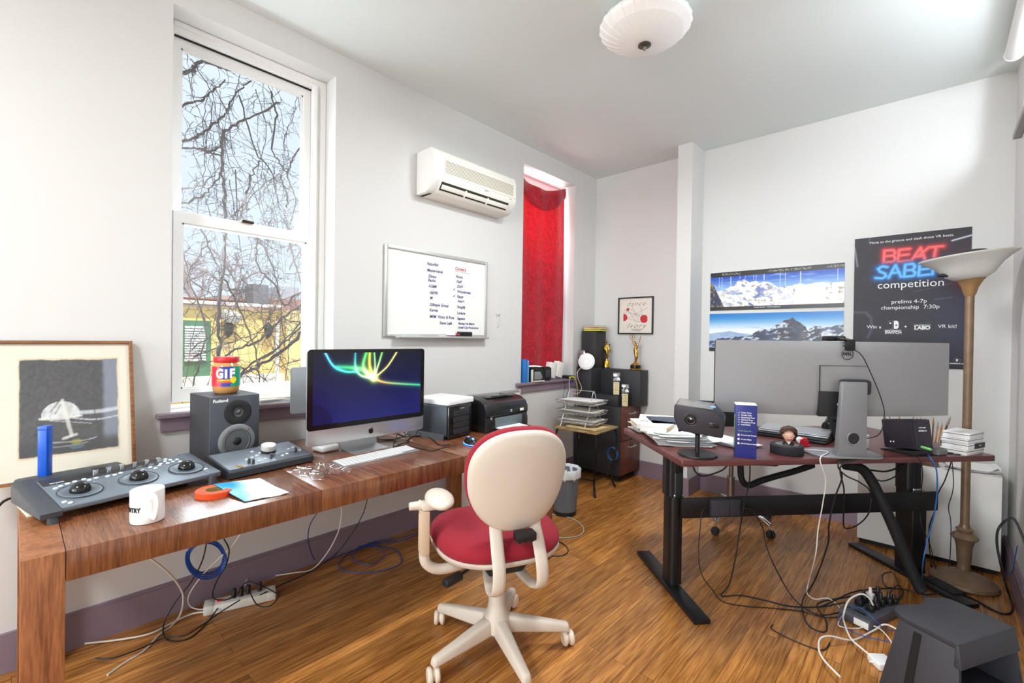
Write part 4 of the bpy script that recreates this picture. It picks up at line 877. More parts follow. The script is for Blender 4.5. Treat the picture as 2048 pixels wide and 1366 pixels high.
ped('c', 'wide black display block carrying the two gold statuettes', rx+.002, 3.99, PZ, bx1, 4.15, bz)
sx1 = W(1236, 790, y=3.835).x; sz = W(1210, 783, y=3.835).z
ped('d', 'low black display step in front of the wide block', rx+.002, 3.835, PZ, sx1, 3.987, .80)
GOLD = mat('gold', (206, 160, 70), .22, 1); CRY = glass_mat('crystal', (.94, .96, .97), .2)
def plaque(px, py0, py1, y, z, label):
    a = W(px, py0, y=y); w = .066; t = thing('award_plaque', label, 'award', (a.x, y, z), 24, 'crystal award plaques'); h = .215
    obj('block', MB().box(-.034, -.017, 0, .034, .017, h*.6, .002), BLKG, t); obj('plate', MB().box(-.027, -.019, .006, .027, -.0172, h*.58), mat('plate_gold', (206, 190, 150), .4, .3), t)
    obj('crystal_top', MB().box(-.034, -.017, h*.602, .034, .017, h, .003), CRY, t)
    for k in range(5): obj('engraving', MB().box(-.018+.004*(k % 2), -.0195, h*(.5-.07*k), .018-.004*(k % 2), -.0189, h*(.5-.07*k)+.003), mat('engraving', (120, 104, 70), .5), t)
plaque(1233, 777, 711, 3.91, .8005, 'crystal award plaque with gold plate on the low black step')
plaque(1250, 811, 770, 3.90, PZ, 'crystal award plaque with gold plate standing lower right on the file cabinet top')
a = W(1156, 736, y=3.86); t = thing('glass_trophy', 'small glass-topped black trophy on the leftmost black block', 'award', (lx+.04, 3.862, lz), 10)
obj('base', MB().box(-.036, -.03, 0, .036, .03, .10, .002), BLKG, t); obj('crystal_top', MB().box(-.036, -.03, .1005, .036, .03, .175, .002), CRY, t); obj('silver_core', MB().box(-.03, .0, .105, .0, .022, .165), mat('engraved_silver', (176, 172, 168), .3, .8), t)
def figure(t, s, wing, armup):
    body = MB()
    body.tube([(0, 0, .0), (.008*s, 0, .03*s), (.004*s, 0, .07*s), (-.006*s, 0, .11*s), (.0, 0, .135*s), (.004*s, 0, .15*s)], lambda t: s*(.006+.012*math.sin(min(1, t*1.15)*math.pi)**.8), 10, sm=5)
    body.ball((.004*s, -.002*s, .168*s), .0115*s, 14, 10, (1, 1, 1.2))
    if armup:
        body.tube([(-.004*s, 0, .138*s), (-.022*s, -.004*s, .155*s), (-.036*s, -.004*s, .18*s), (-.042*s, 0, .2*s)], .0048*s, 8, sm=4); body.tube([(.004*s, 0, .138*s), (.01*s, -.006*s, .16*s), (-.02*s, -.004*s, .185*s)], .0045*s, 8, sm=4)
    else: body.tube([(-.004*s, 0, .138*s), (-.02*s, -.006*s, .12*s), (-.014*s, -.01*s, .09*s)], .0048*s, 8, sm=4)
    obj('figure', body, GOLD, t, 60)
    for a_, sc_ in wing: obj('wing', MB().surf(lambda u, v: ((.002+u*.045)*s*sc_, (.004+.012*math.sin(u*2)*v)*s, (.10+(.085*u*u+.02*u)*a_+v*.035*(1-u)**.6)*s), 10, 6, .002*s), GOLD, t, 60)
a = W(1212, 735, y=4.06); t = thing('winged_statuette', 'gold winged figure statuette on a round gold base beside the slim column', 'statuette', (a.x, 4.065, bz), 25)
obj('base', MB().lathe([(.037, 0), (.037, .072), (.034, .076), (.02, .078), (.016, .095), (.012, .1), (0, .1)], 32), GOLD, t); obj('foot_band', MB().lathe([(.039, 0), (.039, .012), (.0375, .014)], 32), BLKG, t)
hf = T((0, 0, .098))
f_ = MB(); figure(t, 1.0, ((-.35, 1.1), (.5, .8)), False)
for c in t.children:
    if c.name.split('.')[0] in ('figure', 'wing'): c.location = (0, 0, .098)
a = W(1270, 742, y=4.06); t = thing('award_statuette', 'gold winged figure holding up a wire globe on a black and gold base', 'statuette', (a.x, 4.07, bz), -14)
obj('base', MB().lathe([(.056, 0), (.058, .008), (.052, .016), (.048, .018)], 36), GOLD, t); obj('black_plinth', MB().lathe([(.051, .017), (.051, .048), (.048, .05), (0, .05)], 36), BLKG, t); obj('dome', MB().lathe([(.045, .05), (.04, .06), (.022, .07), (.014, .085), (0, .086)], 32), GOLD, t)
figure(t, 1.05, ((1.25, .95), (1.0, .8)), True)
gl = MB()
for k in range(4): gl.torus((0, 0, 0), .026, .0014, 24, 5, M=RZ(45*k) @ RX(90))
gl.torus((0, 0, 0), .026, .0014, 24, 5); gl.ball((0, 0, 0), .006, 8, 6); gl.cyl((-.0, 0, -.026), (.002, 0, -.034), .003)
go_ = obj('wire_globe', gl, GOLD, t); go_.location = (-.046, 0, .318)
for c in t.children:
    if c.name.split('.')[0] in ('figure', 'wing'): c.location = (0, 0, .084)
for k, (c1, lab_, rz_, w_b) in enumerate((((60, 52, 66), 'dark paperback with yellow page edge lying lowest on the slim black column', 4, .185), ((176, 140, 96), 'tan paperback in the middle of the stack on the slim black column', 0, .19), ((120, 70, 48), 'brown paperback lying topmost on the slim black column', -14, .17))):
    z = tz+.001+k*.0175; bkk = thing('paperback', lab_, 'book', ((max(tx0, lx)+rx)/2+.02, 3.985, z), rz_, 'paperbacks on the black column')
    obj('cover', MB().box(-w_b/2, -.07, 0, w_b/2, .07, .0015).box(-w_b/2, -.07, .0145, w_b/2, .07, .016).box(-w_b/2, -.07, 0, -w_b/2+.0015, .07, .016), mat('cover_%d' % k, c1, .5), bkk)
    obj('pages', MB().box(-w_b/2+.003, -.0695, .0016, w_b/2-.002, .0685, .0144), mat('page_edge_%d' % k, (222, 230, 40) if k == 0 else (216, 196, 160), .6), bkk)
a = W(1175, 721, y=3.825); ap = thing('wifi_disc', 'white round wireless access disc leaning at the front of the black blocks', 'access point', (a.x, 3.808, lz-.02), 20)
DM = T((0, 0, .082)) @ RX(80)
obj('shell', MB().lathe([(0, -.012), (.07, -.012), (.082, -.004), (.083, .002), (.078, .008), (.03, .012), (0, .012)], 44, M=DM), WPL, ap, 50); obj('ring', MB().torus((0, 0, .0125), .03, .0012, 32, 5, M=DM), mat('light_grey', (190, 190, 190), .5), ap)
# network cables
YC = mat('yellow_cable', (222, 196, 40), .45); PC = mat('pink_cable', (236, 196, 196), .45)
def wx(px, py, x): return W(px, py, x=x)
cable('network_cable', 'pink network cable looping from the sill switch to the white disc', [(.045, 3.70, .955), wx(1139, 760, .08), wx(1139, 778, .10), wx(1147, 787, .13), wx(1158, 786, .15), wx(1163, 775, .15), wx(1157, 760, .14), wx(1155, 745, .13), wx(1162, 736, .13), (a.x-.01, 3.79, lz-.0)], .0026, PC, group='network cables from the sill')
cable('network_cable', 'yellow network cable hanging from the sill switch', [(.045, 3.722, .956), wx(1148, 755, .09), wx(1153, 765, .11), wx(1155, 785, .12), wx(1154, 803, .12), wx(1153, 830, .11), (.1, 3.78, .35)], .0026, YC, group='network cables from the sill')
cable('network_cable', 'blue network cable hanging right beside the yellow one', [(.045, 3.74, .954), wx(1147, 757, .08), wx(1151, 770, .10), wx(1153, 790, .11), wx(1151, 812, .10), wx(1150, 840, .10), (.08, 3.76, .3)], .0026, BLUEC, group='network cables from the sill')
cable('network_cable', 'second blue network cable hanging left of the pink loop', [(.045, 3.69, .953), wx(1137, 762, .07), wx(1137, 775, .08), wx(1135, 790, .08), wx(1133, 802, .07), (.06, 3.68, .5)], .0024, BLUEC, group='network cables from the sill')
cable('thin_black_cable', 'thin black cable hanging left of the network cables under the sill', [(.02, 3.66, .953), wx(1127, 757, .06), wx(1130, 772, .07), wx(1127, 792, .05), (.03, 3.62, .5)], .0018, BC)
# wastebasket
wbk = thing('wastebasket', 'grey mesh wastebasket with a white plastic liner', 'wastebasket', (.60, 2.86, 0))
MESHM = mat('bin_mesh', (116, 122, 132), .45, .3, bump=.6, bscale=500)
obj('basket', MB().lathe([(0, .002), (.082, .002), (.084, 0.0), (.112, .33), (.108, .33), (.081, .008), (0, .008)], 40), MESHM, wbk)
obj('base_ring', MB().lathe([(.083, .001), (.088, .003), (.09, .03), (.0865, .032)], 40), BLK, wbk)
LIN = mat('liner', (236, 240, 244), .35, alpha=.85)
obj('liner', MB().lathe([(.104, .27), (.109, .33), (.114, .352), (.119, .34), (.118, .30), (.116, .285)], 60, fn=lambda r, z, a: r+.004*math.sin(a*9+z*60)+.003*math.sin(a*17)), LIN, wbk, 60)
cable('cable_coil', 'coiled blue cable lying against the cabinet behind the wastebasket', [(.50+.05*math.cos(k*.7), 3.735+.014*math.sin(k*.9), .28+.06*math.sin(k*.7)) for k in range(30)], .0025, mat('bright_blue_cable', (40, 110, 190), .45), sm=3)
# ================================================================== PICTURES ON THE END WALL
def wall_pic(name, label, cat, x0, x1, z0, z1, fn, nx, ny, m, depth=.004, edge=None, pname='print'):
    t = thing(name, label, cat, ((x0+x1)/2, BY, z0)); w, h = x1-x0, z1-z0
    obj('backing', MB().box(-w/2, -depth, 0, w/2, -.0008, h), edge or PAPER, t, smooth=False)
    picture(pname, w, h, nx, ny, fn, m, t, y=-depth-.0003)
    return t, (x0+x1)/2, z0
PR = print_mat(.5); PRG = print_mat(.3, 'glossy_print')
def poly_y(u, pts): return np.interp(u, [p[0] for p in pts], [p[1] for p in pts])
def cv(pts, xl, xr, tl, tr, bl, br):
    o = []
    for x, y in pts: u = (x-xl)/(xr-xl); tp = tl+(tr-tl)*u; bt = bl+(br-bl)*u; o.append((u, (bt-y)/(bt-tp)))
    return o
R1 = cv([(140, 345), (200, 400), (240, 470), (300, 450), (350, 460), (430, 400), (490, 400), (540, 325), (640, 310), (700, 345), (790, 325), (840, 355), (900, 335), (980, 345), (1040, 380), (1090, 410), (1200, 395), (1280, 380), (1350, 355), (1420, 375), (1550, 345), (1700, 350), (1855, 340)], 140, 1855, 240, 95, 715, 665)
def mont(u, v):
    n = fbm(u*60, v*18, 2); n2 = fbm(u*22, v*9, 5); n3 = fbm(u*120, v*40, 9, 3)
    sky = mix((130, 172, 222), (24, 70, 180), step(.55, .9, v)); sky = mix(sky, (214, 226, 242), step(.52, .8, fbm(u*9, v*30, 3))*.45)
    r = poly_y(u, R1)+.03*(n-.5)+.02*(n3-.5); k = (v < r).astype(float)
    snow = mix((238, 236, 232), (250, 250, 250), n2); sh = step(.5, .62, fbm(u*26+v*8, v*12-u*5, 7)); mid = np.clip(1-np.abs(u-.36)/.34, 0, 1)
    m = mix(snow, (78, 98, 168), sh*mid*.9); m = mix(m, (150, 128, 104), step(.52, .62, n)*step(.42, .6, fbm(u*34, v*20, 12))*np.clip(mid*1.4+(u > .88), 0, 1)*.75)
    lf = (v < .85-u*6.2).astype(float); m = mix(m, mix((50, 54, 84), (150, 124, 96), step(.45, .65, n)), lf)
    lf2 = ((u-.62)/.05)**2+((v-.42)/.16)**2 < 1; m = mix(m, (84, 92, 140), lf2*step(.45, .55, n2)*.9)
    c = mix(sky, m, k)
    for x, y in ((270, 430), (310, 420), (440, 400), (570, 305), (643, 300), (757, 320), (790, 315), (897, 320), (1105, 400), (1168, 390), (1355, 350), (1780, 330)):
        uu, vv = cv([(x, y)], 140, 1855, 240, 95, 715, 665)[0]; c = mix(c, (230, 236, 246), ((np.abs(u-uu) < .0022) & (v > vv) & (v < .88)).astype(float)*.8)
    c = mix(c, (34, 30, 30), ((v > .875) | (v < .095)).astype(float))
    return mix(c, (210, 206, 196), ((v > .915) & (v < .965) & (fbm(u*230, v*60, 21, 2) > .42) & (fbm(u*13, v*0+3, 4, 2) > .36)).astype(float)*.75)
t, cx, z0 = wall_pic('mountain_poster', 'upper panoramic poster of snowy white peaks with black top and bottom bands', 'poster', 1.194, 2.162, 1.597, 1.928, mont, 300, 100, PRG)
obj('lettering', text_mb('MONT BLANC   MONTE BIANCO', .013, T((-.03, -.0045, .018))), mat('print_white', (236, 236, 236), .5), t)
R2 = cv([(125, 1110), (250, 1070), (420, 1060), (500, 1040), (560, 1030), (690, 1030), (800, 965), (870, 940), (960, 935), (1080, 870), (1180, 815), (1255, 795), (1320, 840), (1400, 880), (1440, 945), (1500, 890), (1560, 885), (1680, 900), (1780, 875), (1840, 870)], 125, 1840, 750, 715, 1240, 1205)
R2b = cv([(125, 1010), (300, 985), (420, 965), (560, 985), (700, 1000), (1000, 1020)], 125, 1840, 750, 715, 1240, 1205)
def aig(u, v):
    n = fbm(u*50, v*22, 31); n2 = fbm(u*16, v*9, 35); n3 = fbm(u*110, v*44, 37, 3)
    c = mix((222, 232, 244), (14, 116, 196), step(.55, 1.0, v)); c = mix(c, (238, 242, 248), step(.62, .5, v)*.9)
    far = poly_y(u, R2b)+.03*(n2-.5); k = step(.0, .012, far-v)*(u < .5); c = mix(c, mix((110, 142, 190), (170, 190, 220), n2), k*.8)
    h = ((np.abs(v-(.62+.02*np.sin(u*23)))) < .018*np.clip(np.sin(u*18+1), 0, 1)) & (u < .55) & (u > .08); c = mix(c, (176, 194, 222), h*.7)
    r = poly_y(u, R2)+.035*(n-.5)+.02*(n3-.5); k = (v < r).astype(float)
    m = mix((74, 88, 120), (44, 46, 60), n2); m = mix(m, (216, 226, 240), step(.5, .6, fbm(u*30-v*14, v*16+u*6, 41))*step(.2, .5, np.abs(u-.68)/.2+.3*n)*.9); m = mix(m, (52, 44, 46), ((np.abs(u-.70) < .16) & (v > .3)).astype(float)*step(.4, .55, n)*.7)
    m = mix(m, (120, 150, 196), step(.4, .1, v)*.5); m = mix(m, (230, 236, 246), ((u > .86) & (v < .52)).astype(float)*step(.4, .55, n2)*.8)
    c = mix(c, m, k); return mix(c, (44, 34, 34), (v < .09).astype(float))
wall_pic('mountain_poster', 'lower panoramic poster of a dark rocky summit above blue haze', 'poster', 1.191, 2.161, 1.242, 1.570, aig, 260, 90, PRG)
# event poster
PX0, PX1, PZ0, PZ1 = 2.219, 2.826, 1.17, 2.092
def zp(x, y): p = W(1680+x/4.139, 430+y/4.139, y=BY-.005); return (p.x, p.z)
BEAT = [[(368, 295), (362, 395)], [(368, 295), (440, 290), (458, 310), (445, 335), (370, 343)], [(445, 338), (460, 360), (445, 386), (362, 395)], [(490, 289), (478, 389)], [(490, 289), (578, 280)], [(484, 338), (566, 326)], [(478, 389), (568, 377)], [(590, 380), (668, 270), (702, 366)], [(612, 348), (692, 336)], [(738, 268), (852, 257)], [(797, 262), (780, 345)], [(735, 268), (660, 330)]]
SAB = [[(392, 432), (350, 425), (316, 445), (332, 470), (372, 484), (382, 508), (348, 525), (294, 521)], [(402, 520), (460, 415), (505, 512)], [(428, 482), (492, 474)], [(540, 411), (530, 512)], [(540, 411), (606, 405), (622, 428), (602, 454), (535, 461)], [(602, 457), (626, 480), (606, 504), (530, 512)], [(662, 404), (650, 503)], [(662, 404), (748, 397)], [(656, 453), (736, 444)], [(650, 503), (742, 492)], [(778, 400), (765, 492)], [(778, 400), (852, 395), (872, 420), (850, 441), (770, 446)], [(826, 446), (882, 486)]]
def U_(pts): return [((zp(*p)[0]-PX0)/(PX1-PX0), (zp(*p)[1]-PZ0)/(PZ1-PZ0)) for p in pts]
ASP = (PX1-PX0)/(PZ1-PZ0)
def bs(u, v):
    n = fbm(u*30, v*40, 51); c = mix((26, 22, 30), (44, 36, 50), n); c = mix(c, (40, 44, 84), step(.55, 0, np.hypot(u-1, v-.35))*.6); c = mix(c, (120, 30, 40), step(.38, .0, np.hypot((u-1)*1.2, (v-.7)*1.6))*.85)
    for pts, w, col, a in (([(0, .93), (.03, .78)], .006, (150, 156, 176), .8), ([(.85, .915), (1, .94)], .006, (230, 236, 250), .95), ([(0, .42), (.12, .415), (.17, .37), (.175, .28), (.14, .22)], .010, (96, 88, 110), .7), ([(.13, .96), (.15, 1.0)], .004, (120, 120, 140), .6), ([(.55, .56), (.85, .61)], .003, (90, 84, 100), .7), ([(.72, .5), (.86, .51)], .003, (120, 110, 120), .7), ([(.2, .66), (.45, .73), (.6, .77)], .003, (110, 80, 90), .5)):
        D, _ = seg_d(u, v, pts, ASP); c = mix(c, col, np.exp(-(D/w)**2)*a)
    for S_, col, core in ((BEAT, (214, 30, 44), (255, 120, 120)), (SAB, (24, 110, 210), (120, 210, 255))):
        D = np.full(u.shape, 9.)
        for pts in S_: D = np.minimum(D, seg_d(u, v, U_(pts), ASP)[0])
        c = mix(c, col, np.exp(-(D/.020)**2)*.75+np.exp(-(D/.045)**2)*.3); c = mix(c, core, np.exp(-(D/.009)**2))
    return c
t, cx, z0 = wall_pic('event_poster', 'large black neon-lettered event poster behind the floor lamp', 'poster', PX0, PX1, PZ0, PZ1, bs, 170, 250, PR, edge=BLK)
PW = mat('print_white', (236, 236, 236), .5)
def strokes(name, S_, r, m):
    mb = MB()
    for pts in S_: mb.tube([(zp(*p)[0]-cx, -.0048, zp(*p)[1]-z0) for p in pts], r, 6, flat=.25, sm=(4 if len(pts) > 3 else 0))
    return obj(name, mb, m, t)
strokes('beat_lettering', BEAT, .0034, mat('neon_pink_ink', (255, 214, 206), .5)); strokes('saber_lettering', SAB, .0034, mat('neon_blue_ink', (214, 242, 255), .5))
def ptext(body, xl, xr, y, name='lettering', bold=0, dy=0):
    a, c = zp(xl, y), zp(xr, y); w = c[0]-a[0]; mb = text_mb(body, .05, None, bold=bold*.05)
    xs = [v[0] for v in mb.v]; s = w/(max(xs)-min(xs)); off = (max(xs)+min(xs))/2
    mb.v = [((v[0]-off)*s+(a[0]+c[0])/2-cx, -.0046+v[1], v[2]*s+(a[1]+c[1])/2-z0+dy) for v in mb.v]; return obj(name, mb, PW, t)
ptext('Move to the groove and slash those VR beats.', 248, 943, 200); ptext('competition', 312, 860, 572); ptext('prelims 4-7p', 428, 718, 716); ptext('championship  7:30p', 340, 824, 764)
ptext('Win a', 222, 342, 927); ptext('+', 532, 554, 925, bold=.03); ptext('VR kit!', 810, 965, 922); ptext('NINTENDO', 372, 506, 958, bold=.02); ptext('SWITCH', 372, 508, 975, bold=.03); ptext('NINTENDO', 616, 748, 915, bold=.02); ptext('LABO', 616, 748, 935, bold=.05); ptext('IMMERSIVE XR', 908, 1030, 1231, bold=.03)
def zl(pts): return [(zp(*p)[0]-cx, -.0047, zp(*p)[1]-z0) for p in pts]
obj('labo_frame', MB().tube(zl([(594, 898), (770, 894), (770, 954), (594, 958)]), .0026, 4, closed=True, flat=.2), PW, t)
obj('console_icon', MB().tube(zl([(437, 876), (410, 876), (397, 888), (397, 930), (410, 943), (437, 943)]), .0024, 5, closed=True, flat=.2, sm=0).prism([(p[0], p[2]) for p in zl([(446, 876), (472, 875), (485, 887), (485, 930), (472, 943), (446, 943)])], .0044, .0049, M=RX(90)).cyl(tuple(zl([(417, 895)])[0]), tuple(Vector(zl([(417, 895)])[0])-Vector((0, .0004, 0))), .005, n=14), PW, t)
obj('icon_dot', MB().cyl(tuple(Vector(zl([(466, 912)])[0])-Vector((0, .0003, 0))), tuple(Vector(zl([(466, 912)])[0])-Vector((0, .0007, 0))), .005, n=14), BLK, t)
c_ = zl([(968, 1202)])[0]; obj('round_logo', MB().tube([(c_[0]+.017*math.cos(k*.2618), c_[1], c_[2]+.014*math.sin(k*.2618)) for k in range(24)], .0014, 4, closed=True, flat=.3).ball((c_[0], c_[1], c_[2]+.001), .006, 10, 6, (1.1, .06, 1)).box(c_[0]-.002, c_[1]-.0002, c_[2]-.01, c_[0]+.002, c_[1]+.0002, c_[2]), PW, t)
# dance print in a black frame
fr = thing('framed_poster', 'small black-framed cream art print with red circles near the corner', 'picture frame', (.477, BY, 1.388))
w, h = .377, .367
obj('frame', MB().box(-w/2, -.02, 0, -w/2+.012, -.001, h, .001).box(w/2-.012, -.02, 0, w/2, -.001, h, .001).box(-w/2+.012, -.02, 0, w/2-.012, -.001, .012, .001).box(-w/2+.012, -.02, h-.012, w/2-.012, -.001, h, .001), mat('frame_black', (34, 28, 28), .4), fr)
def dance(u, v):
    c = mix((226, 220, 210), (230, 224, 214), fbm(u*8, v*8)); 
    for (a, b_, r_, cl) in ((.26, .68, .045, None), (.14, .45, .11, 'r'), (.76, .40, .115, 'b')):
        k = np.hypot(u-a, v-b_) < r_
        if cl == 'r': k = k & (u > .125)
        if cl == 'b': k = k & (u < .86) & (v > .28)
        c = mix(c, (198, 44, 50), k.astype(float))
    for pts in ([(.12, .68), (.86, .36)], [(.3, .72), (.7, .42)], [(.38, .78), (.62, .3)], [(.65, .74), (.72, .44)], [(.12, .6), (.8, .5)], [(.2, .38), (.86, .72)], [(.26, .68), (.55, .28)], [(.15, .45), (.7, .3)]):
        c = mix(c, (70, 64, 62), np.exp(-(seg_d(u, v, pts, 1)[0]/.003)**2)*.8)
    return c
picture('print', w-.022, h-.022, 130, 130, dance, PR, fr, y=-.008, z0=.011)
SCR = mat('print_black', (20, 20, 20), .5)
obj('dance_lettering', text_mb('dance', .062, T((0, -.0085, .30)), shear=.5, sx=1.15, space=1.25, bold=-.0012), SCR, fr); obj('ivory_lettering', text_mb('Ivory', .072, T((.005, -.0085, .082)), shear=.5, sx=1.15, space=1.2, bold=-.0014), SCR, fr)
obj('caption', text_mb('1877 WHISKY AVE', .014, T((.01, -.0085, .046)), shear=.2), SCR, fr); obj('caption', text_mb('LOS ANGELES', .014, T((.01, -.0085, .032)), shear=.2), SCR, fr)
# ------------------------------------------------------------------ ceiling lamp
cl = thing('ceiling_lamp', 'white pleated glass bowl lamp on the ceiling', 'ceiling lamp', (1.535, 2.20, CZ))
def pl(r, z, a): return r*(1+.03*(((a*24/(2*math.pi)+.001) % 1)-.5)*(1 if r > .04 else 0))
obj('shade', MB().lathe([(.12, -.02), (.2, -.045), (.226, -.068), (.230, -.082), (.222, -.095), (.19, -.122), (.14, -.148), (.08, -.165), (.025, -.172), (0, -.172)], 144, fn=pl), mat('opal_glass', (246, 246, 244), .3), cl, 12)
obj('canopy', MB().lathe([(.07, -.001), (.07, -.012), (.115, -.022), (.12, -.03), (.05, -.035), (0, -.035)], 32), WPL, cl)
obj('finial', MB().lathe([(.0, -.171), (.032, -.172), (.033, -.177), (.026, -.181), (.010, -.184), (.009, -.192), (.005, -.2), (0, -.202)], 28), mat('pewter', (104, 100, 92), .35, .8), cl)

def lamp_and_fill(loc, power):
    l = bpy.data.lights.new('lamp_and_fill_light', 'AREA'); l.shape = 'DISK'; l.size = .42; l.energy = power; l.color = (.93, .98, 1); l.spread = R(180)
    o = bpy.data.objects.new('lamp_and_fill_light', l); COL.objects.link(o); o.location = loc
lamp_and_fill((1.535, 2.20, CZ-.215), 30); lamp_and_fill((1.535, -1.2, CZ-.215), 44)  # the second light is fill, added behind the viewer to brighten the floor
added_lamp = copy_thing(cl, (1.535, -1.2, CZ), 0, 'unseen added copy of the white pleated ceiling lamp behind the viewer')  # unseen lamp, put in to carry the added fill light
# ================================================================== RED OFFICE CHAIR
SHELL = mat('chair_shell', (212, 201, 188), .42); REDF = mat('red_upholstery', (152, 28, 46), .9, bump=.35, bscale=420, sheen=.04)
oc = thing('office_chair', 'red upholstered office chair with beige shell and five-star base', 'office chair', (1.295, 1.41, 0), -116.2)
def supere(a, w, h, p=2.4):
    c, s = math.cos(a), math.sin(a); return (w*abs(c)**(2/p)*(1 if c >= 0 else -1), h*abs(s)**(2/p)*(1 if s >= 0 else -1))
hubm = MB().lathe([(.0, .075), (.045, .075), (.06, .09), (.058, .14), (.042, .17), (.036, .2), (.032, .30), (.030, .305), (0, .305)], 32)
obj('base_hub', hubm, SHELL, oc)
obj('gas_lift', MB().cyl((0, 0, .30), (0, 0, .385), .022, n=20), SHELL, oc)
for k in range(5):
    a = -52+72*k; M = RZ(a)
    lg = obj('base_leg', MB().hexa([(.035, -.032, .08), (.32, -.021, .062), (.32, .021, .062), (.035, .032, .08), (.035, -.026, .15), (.315, -.016, .098), (.315, .016, .098), (.035, .026, .15)], .012, 3, M=M).cyl((.30, 0, .05), (.30, 0, .075), .012, n=12, M=M), SHELL, oc)
    sw_ = (35, -20, 60, 10, 80)[k]
    obj('caster', MB().cyl((-.024, 0, 0), (-.004, 0, 0), .031, n=22, b=.006, M=M @ T((.312, 0, .031)) @ RZ(sw_)).cyl((.004, 0, 0), (.024, 0, 0), .031, n=22, b=.006, M=M @ T((.312, 0, .031)) @ RZ(sw_)).cyl((-.006, 0, 0), (.006, 0, 0), .02, n=14, M=M @ T((.312, 0, .030)) @ RZ(sw_)), mat('caster_beige', (226, 212, 196), .4), lg)
obj('mechanism', MB().hexa([(-.07, -.08, .37), (.07, -.08, .37), (.07, .11, .37), (-.07, .11, .37), (-.12, -.14, .445), (.12, -.14, .445), (.12, .14, .445), (-.12, .14, .445)], .008), BLK, oc)
NS = 48
def seat_pt(k, r, z, w=.268, h=.25): x, y = supere(2*math.pi*k/NS, w*r, h*r, 2.7); return (x*(1-.06*(y/.25)), y-.03, z)
def rings(rs, n=NS, f=seat_pt):
    mb = MB(); vs = []; fs = []
    for r, z in rs: vs += [f(k, r, z) for k in range(n)]
    for i in range(len(rs)-1):
        for k in range(n): fs.append((i*n+k, i*n+(k+1) % n, (i+1)*n+(k+1) % n, (i+1)*n+k))
    fs.append(tuple(range(n))[::-1]); fs.append(tuple((len(rs)-1)*n+k for k in range(n))); return mb.raw(vs, fs)
obj('seat_pan', rings([(.72, .437), (.9, .441), (.985, .453), (1.0, .467), (.985, .471)]), SHELL, oc, 60)
obj('seat_cushion', rings([(.97, .47), (1.005, .485), (.995, .507), (.94, .527), (.82, .539), (.6, .545), (.3, .547), (.05, .548)]), REDF, oc, 70)
BK = T((0, .245, .792)) @ RX(-13)
def back_pt(k, r, y):
    x, z = supere(2*math.pi*k/NS, .198*r, .205*r, 2.35); w = 1+.07*(z/.2)
    return tuple(BK @ Vector((x*w, y+.035*(x/.2)**2*-1, z)))
obj('back_shell', rings([(1.0, -.004), (1.0, .006), (.985, .016), (.93, .023), (.7, .027), (.35, .029), (.04, .03)], f=lambda k, r, y: back_pt(k, r, y)), SHELL, oc, 70)
obj('back_cushion', rings([(1.0, -.004), (1.02, -.014), (1.02, -.034), (.97, -.05), (.85, -.058), (.5, -.062), (.05, -.063)][::-1], f=lambda k, r, y: back_pt(k, r, y)), REDF, oc, 70)
for x in (-.085, .085):
    obj('back_support', MB().tube([(x*.6, .02, .39), (x*.8, .10, .365), (x, .19, .356), (x*1.05, .258, .39), (x*1.02, .268, .46), (x, .238, .535), (x*.96, .205, .60), (x*.95, .203, .63)], .0255, 12, sm=8, flat=.36), SHELL, oc, 60)
obj('back_knob', MB().box(-.06, .225, .568, .02, .275, .60, .006).cyl((-.045, .25, .56), (-.045, .25, .57), .012).cyl((-.02, .25, .56), (-.02, .25, .57), .012).cyl((.003, .25, .56), (.003, .25, .57), .012), BLK, oc)
obj('armrest_tube', MB().tube([(.09, .0, .41), (.18, .0, .385), (.26, 0, .385), (.308, 0, .42), (.316, 0, .48)], .021, 12, sm=8), SHELL, oc)
obj('armrest_post', MB().box(.297, -.028, .46, .335, .028, .635, .005).box(.294, -.006, .47, .338, .006, .62, .002), mat('post_beige', (208, 186, 158), .45), oc)
obj('armrest_pad', MB().ball((.262, .03, .682), 1, 26, 16, (.056, .105, .030)).box(.25, -.02, .635, .33, .03, .668, .01), mat('pad_beige', (216, 206, 192), .35), oc)
obj('armrest_knob', MB().cyl((.31, -.01, .65), (.375, -.01, .65), .019, .016, 18, b=.003).cyl((.33, -.01, .65), (.335, -.01, .65), .022, n=18), mat('pad_beige', (216, 206, 192), .35), oc)
obj('tilt_lever', MB().tube([(.1, .05, .41), (.17, .09, .40), (.20, .105, .395)], .006, 8).hexa([(.19, .08, .383), (.27, .11, .377), (.255, .15, .377), (.18, .115, .383), (.19, .08, .408), (.265, .112, .402), (.252, .145, .402), (.18, .115, .408)], .006), BLK, oc)
# ================================================================== STANDING DESK ON THE RIGHT
F0 = Vector((1.816, 2.075, 0)); UA = R(49.06); UV_ = Vector((math.cos(UA), math.sin(UA), 0)); VV = Vector((-math.sin(UA), math.cos(UA), 0))
SZD = .78
def D(u, v, z=SZD): p = F0+UV_*u+VV*v; return (p.x, p.y, z)
def DV(px, py, v):                                   # point of the photograph on an upright plane parallel to the desk front
    r = FW*F_PX + RT*(px-1024) - UP*(py-683); c = CAM-Vector((F0.x, F0.y, 0)); t = (v-c.dot(VV))/r.dot(VV); return CAM+r*t
STEEL = mat('black_steel', (24, 24, 27), .35, spec=.5); DTOP = wood('dark_mahogany_laminate', (84, 42, 42), (108, 58, 56), (3, 30, 30), .28, 1.2, 1.0)
sd_ = thing('standing_desk', 'dark mahogany sit-stand desk with black steel legs', 'desk', (F0.x, F0.y, 0), 49.06)
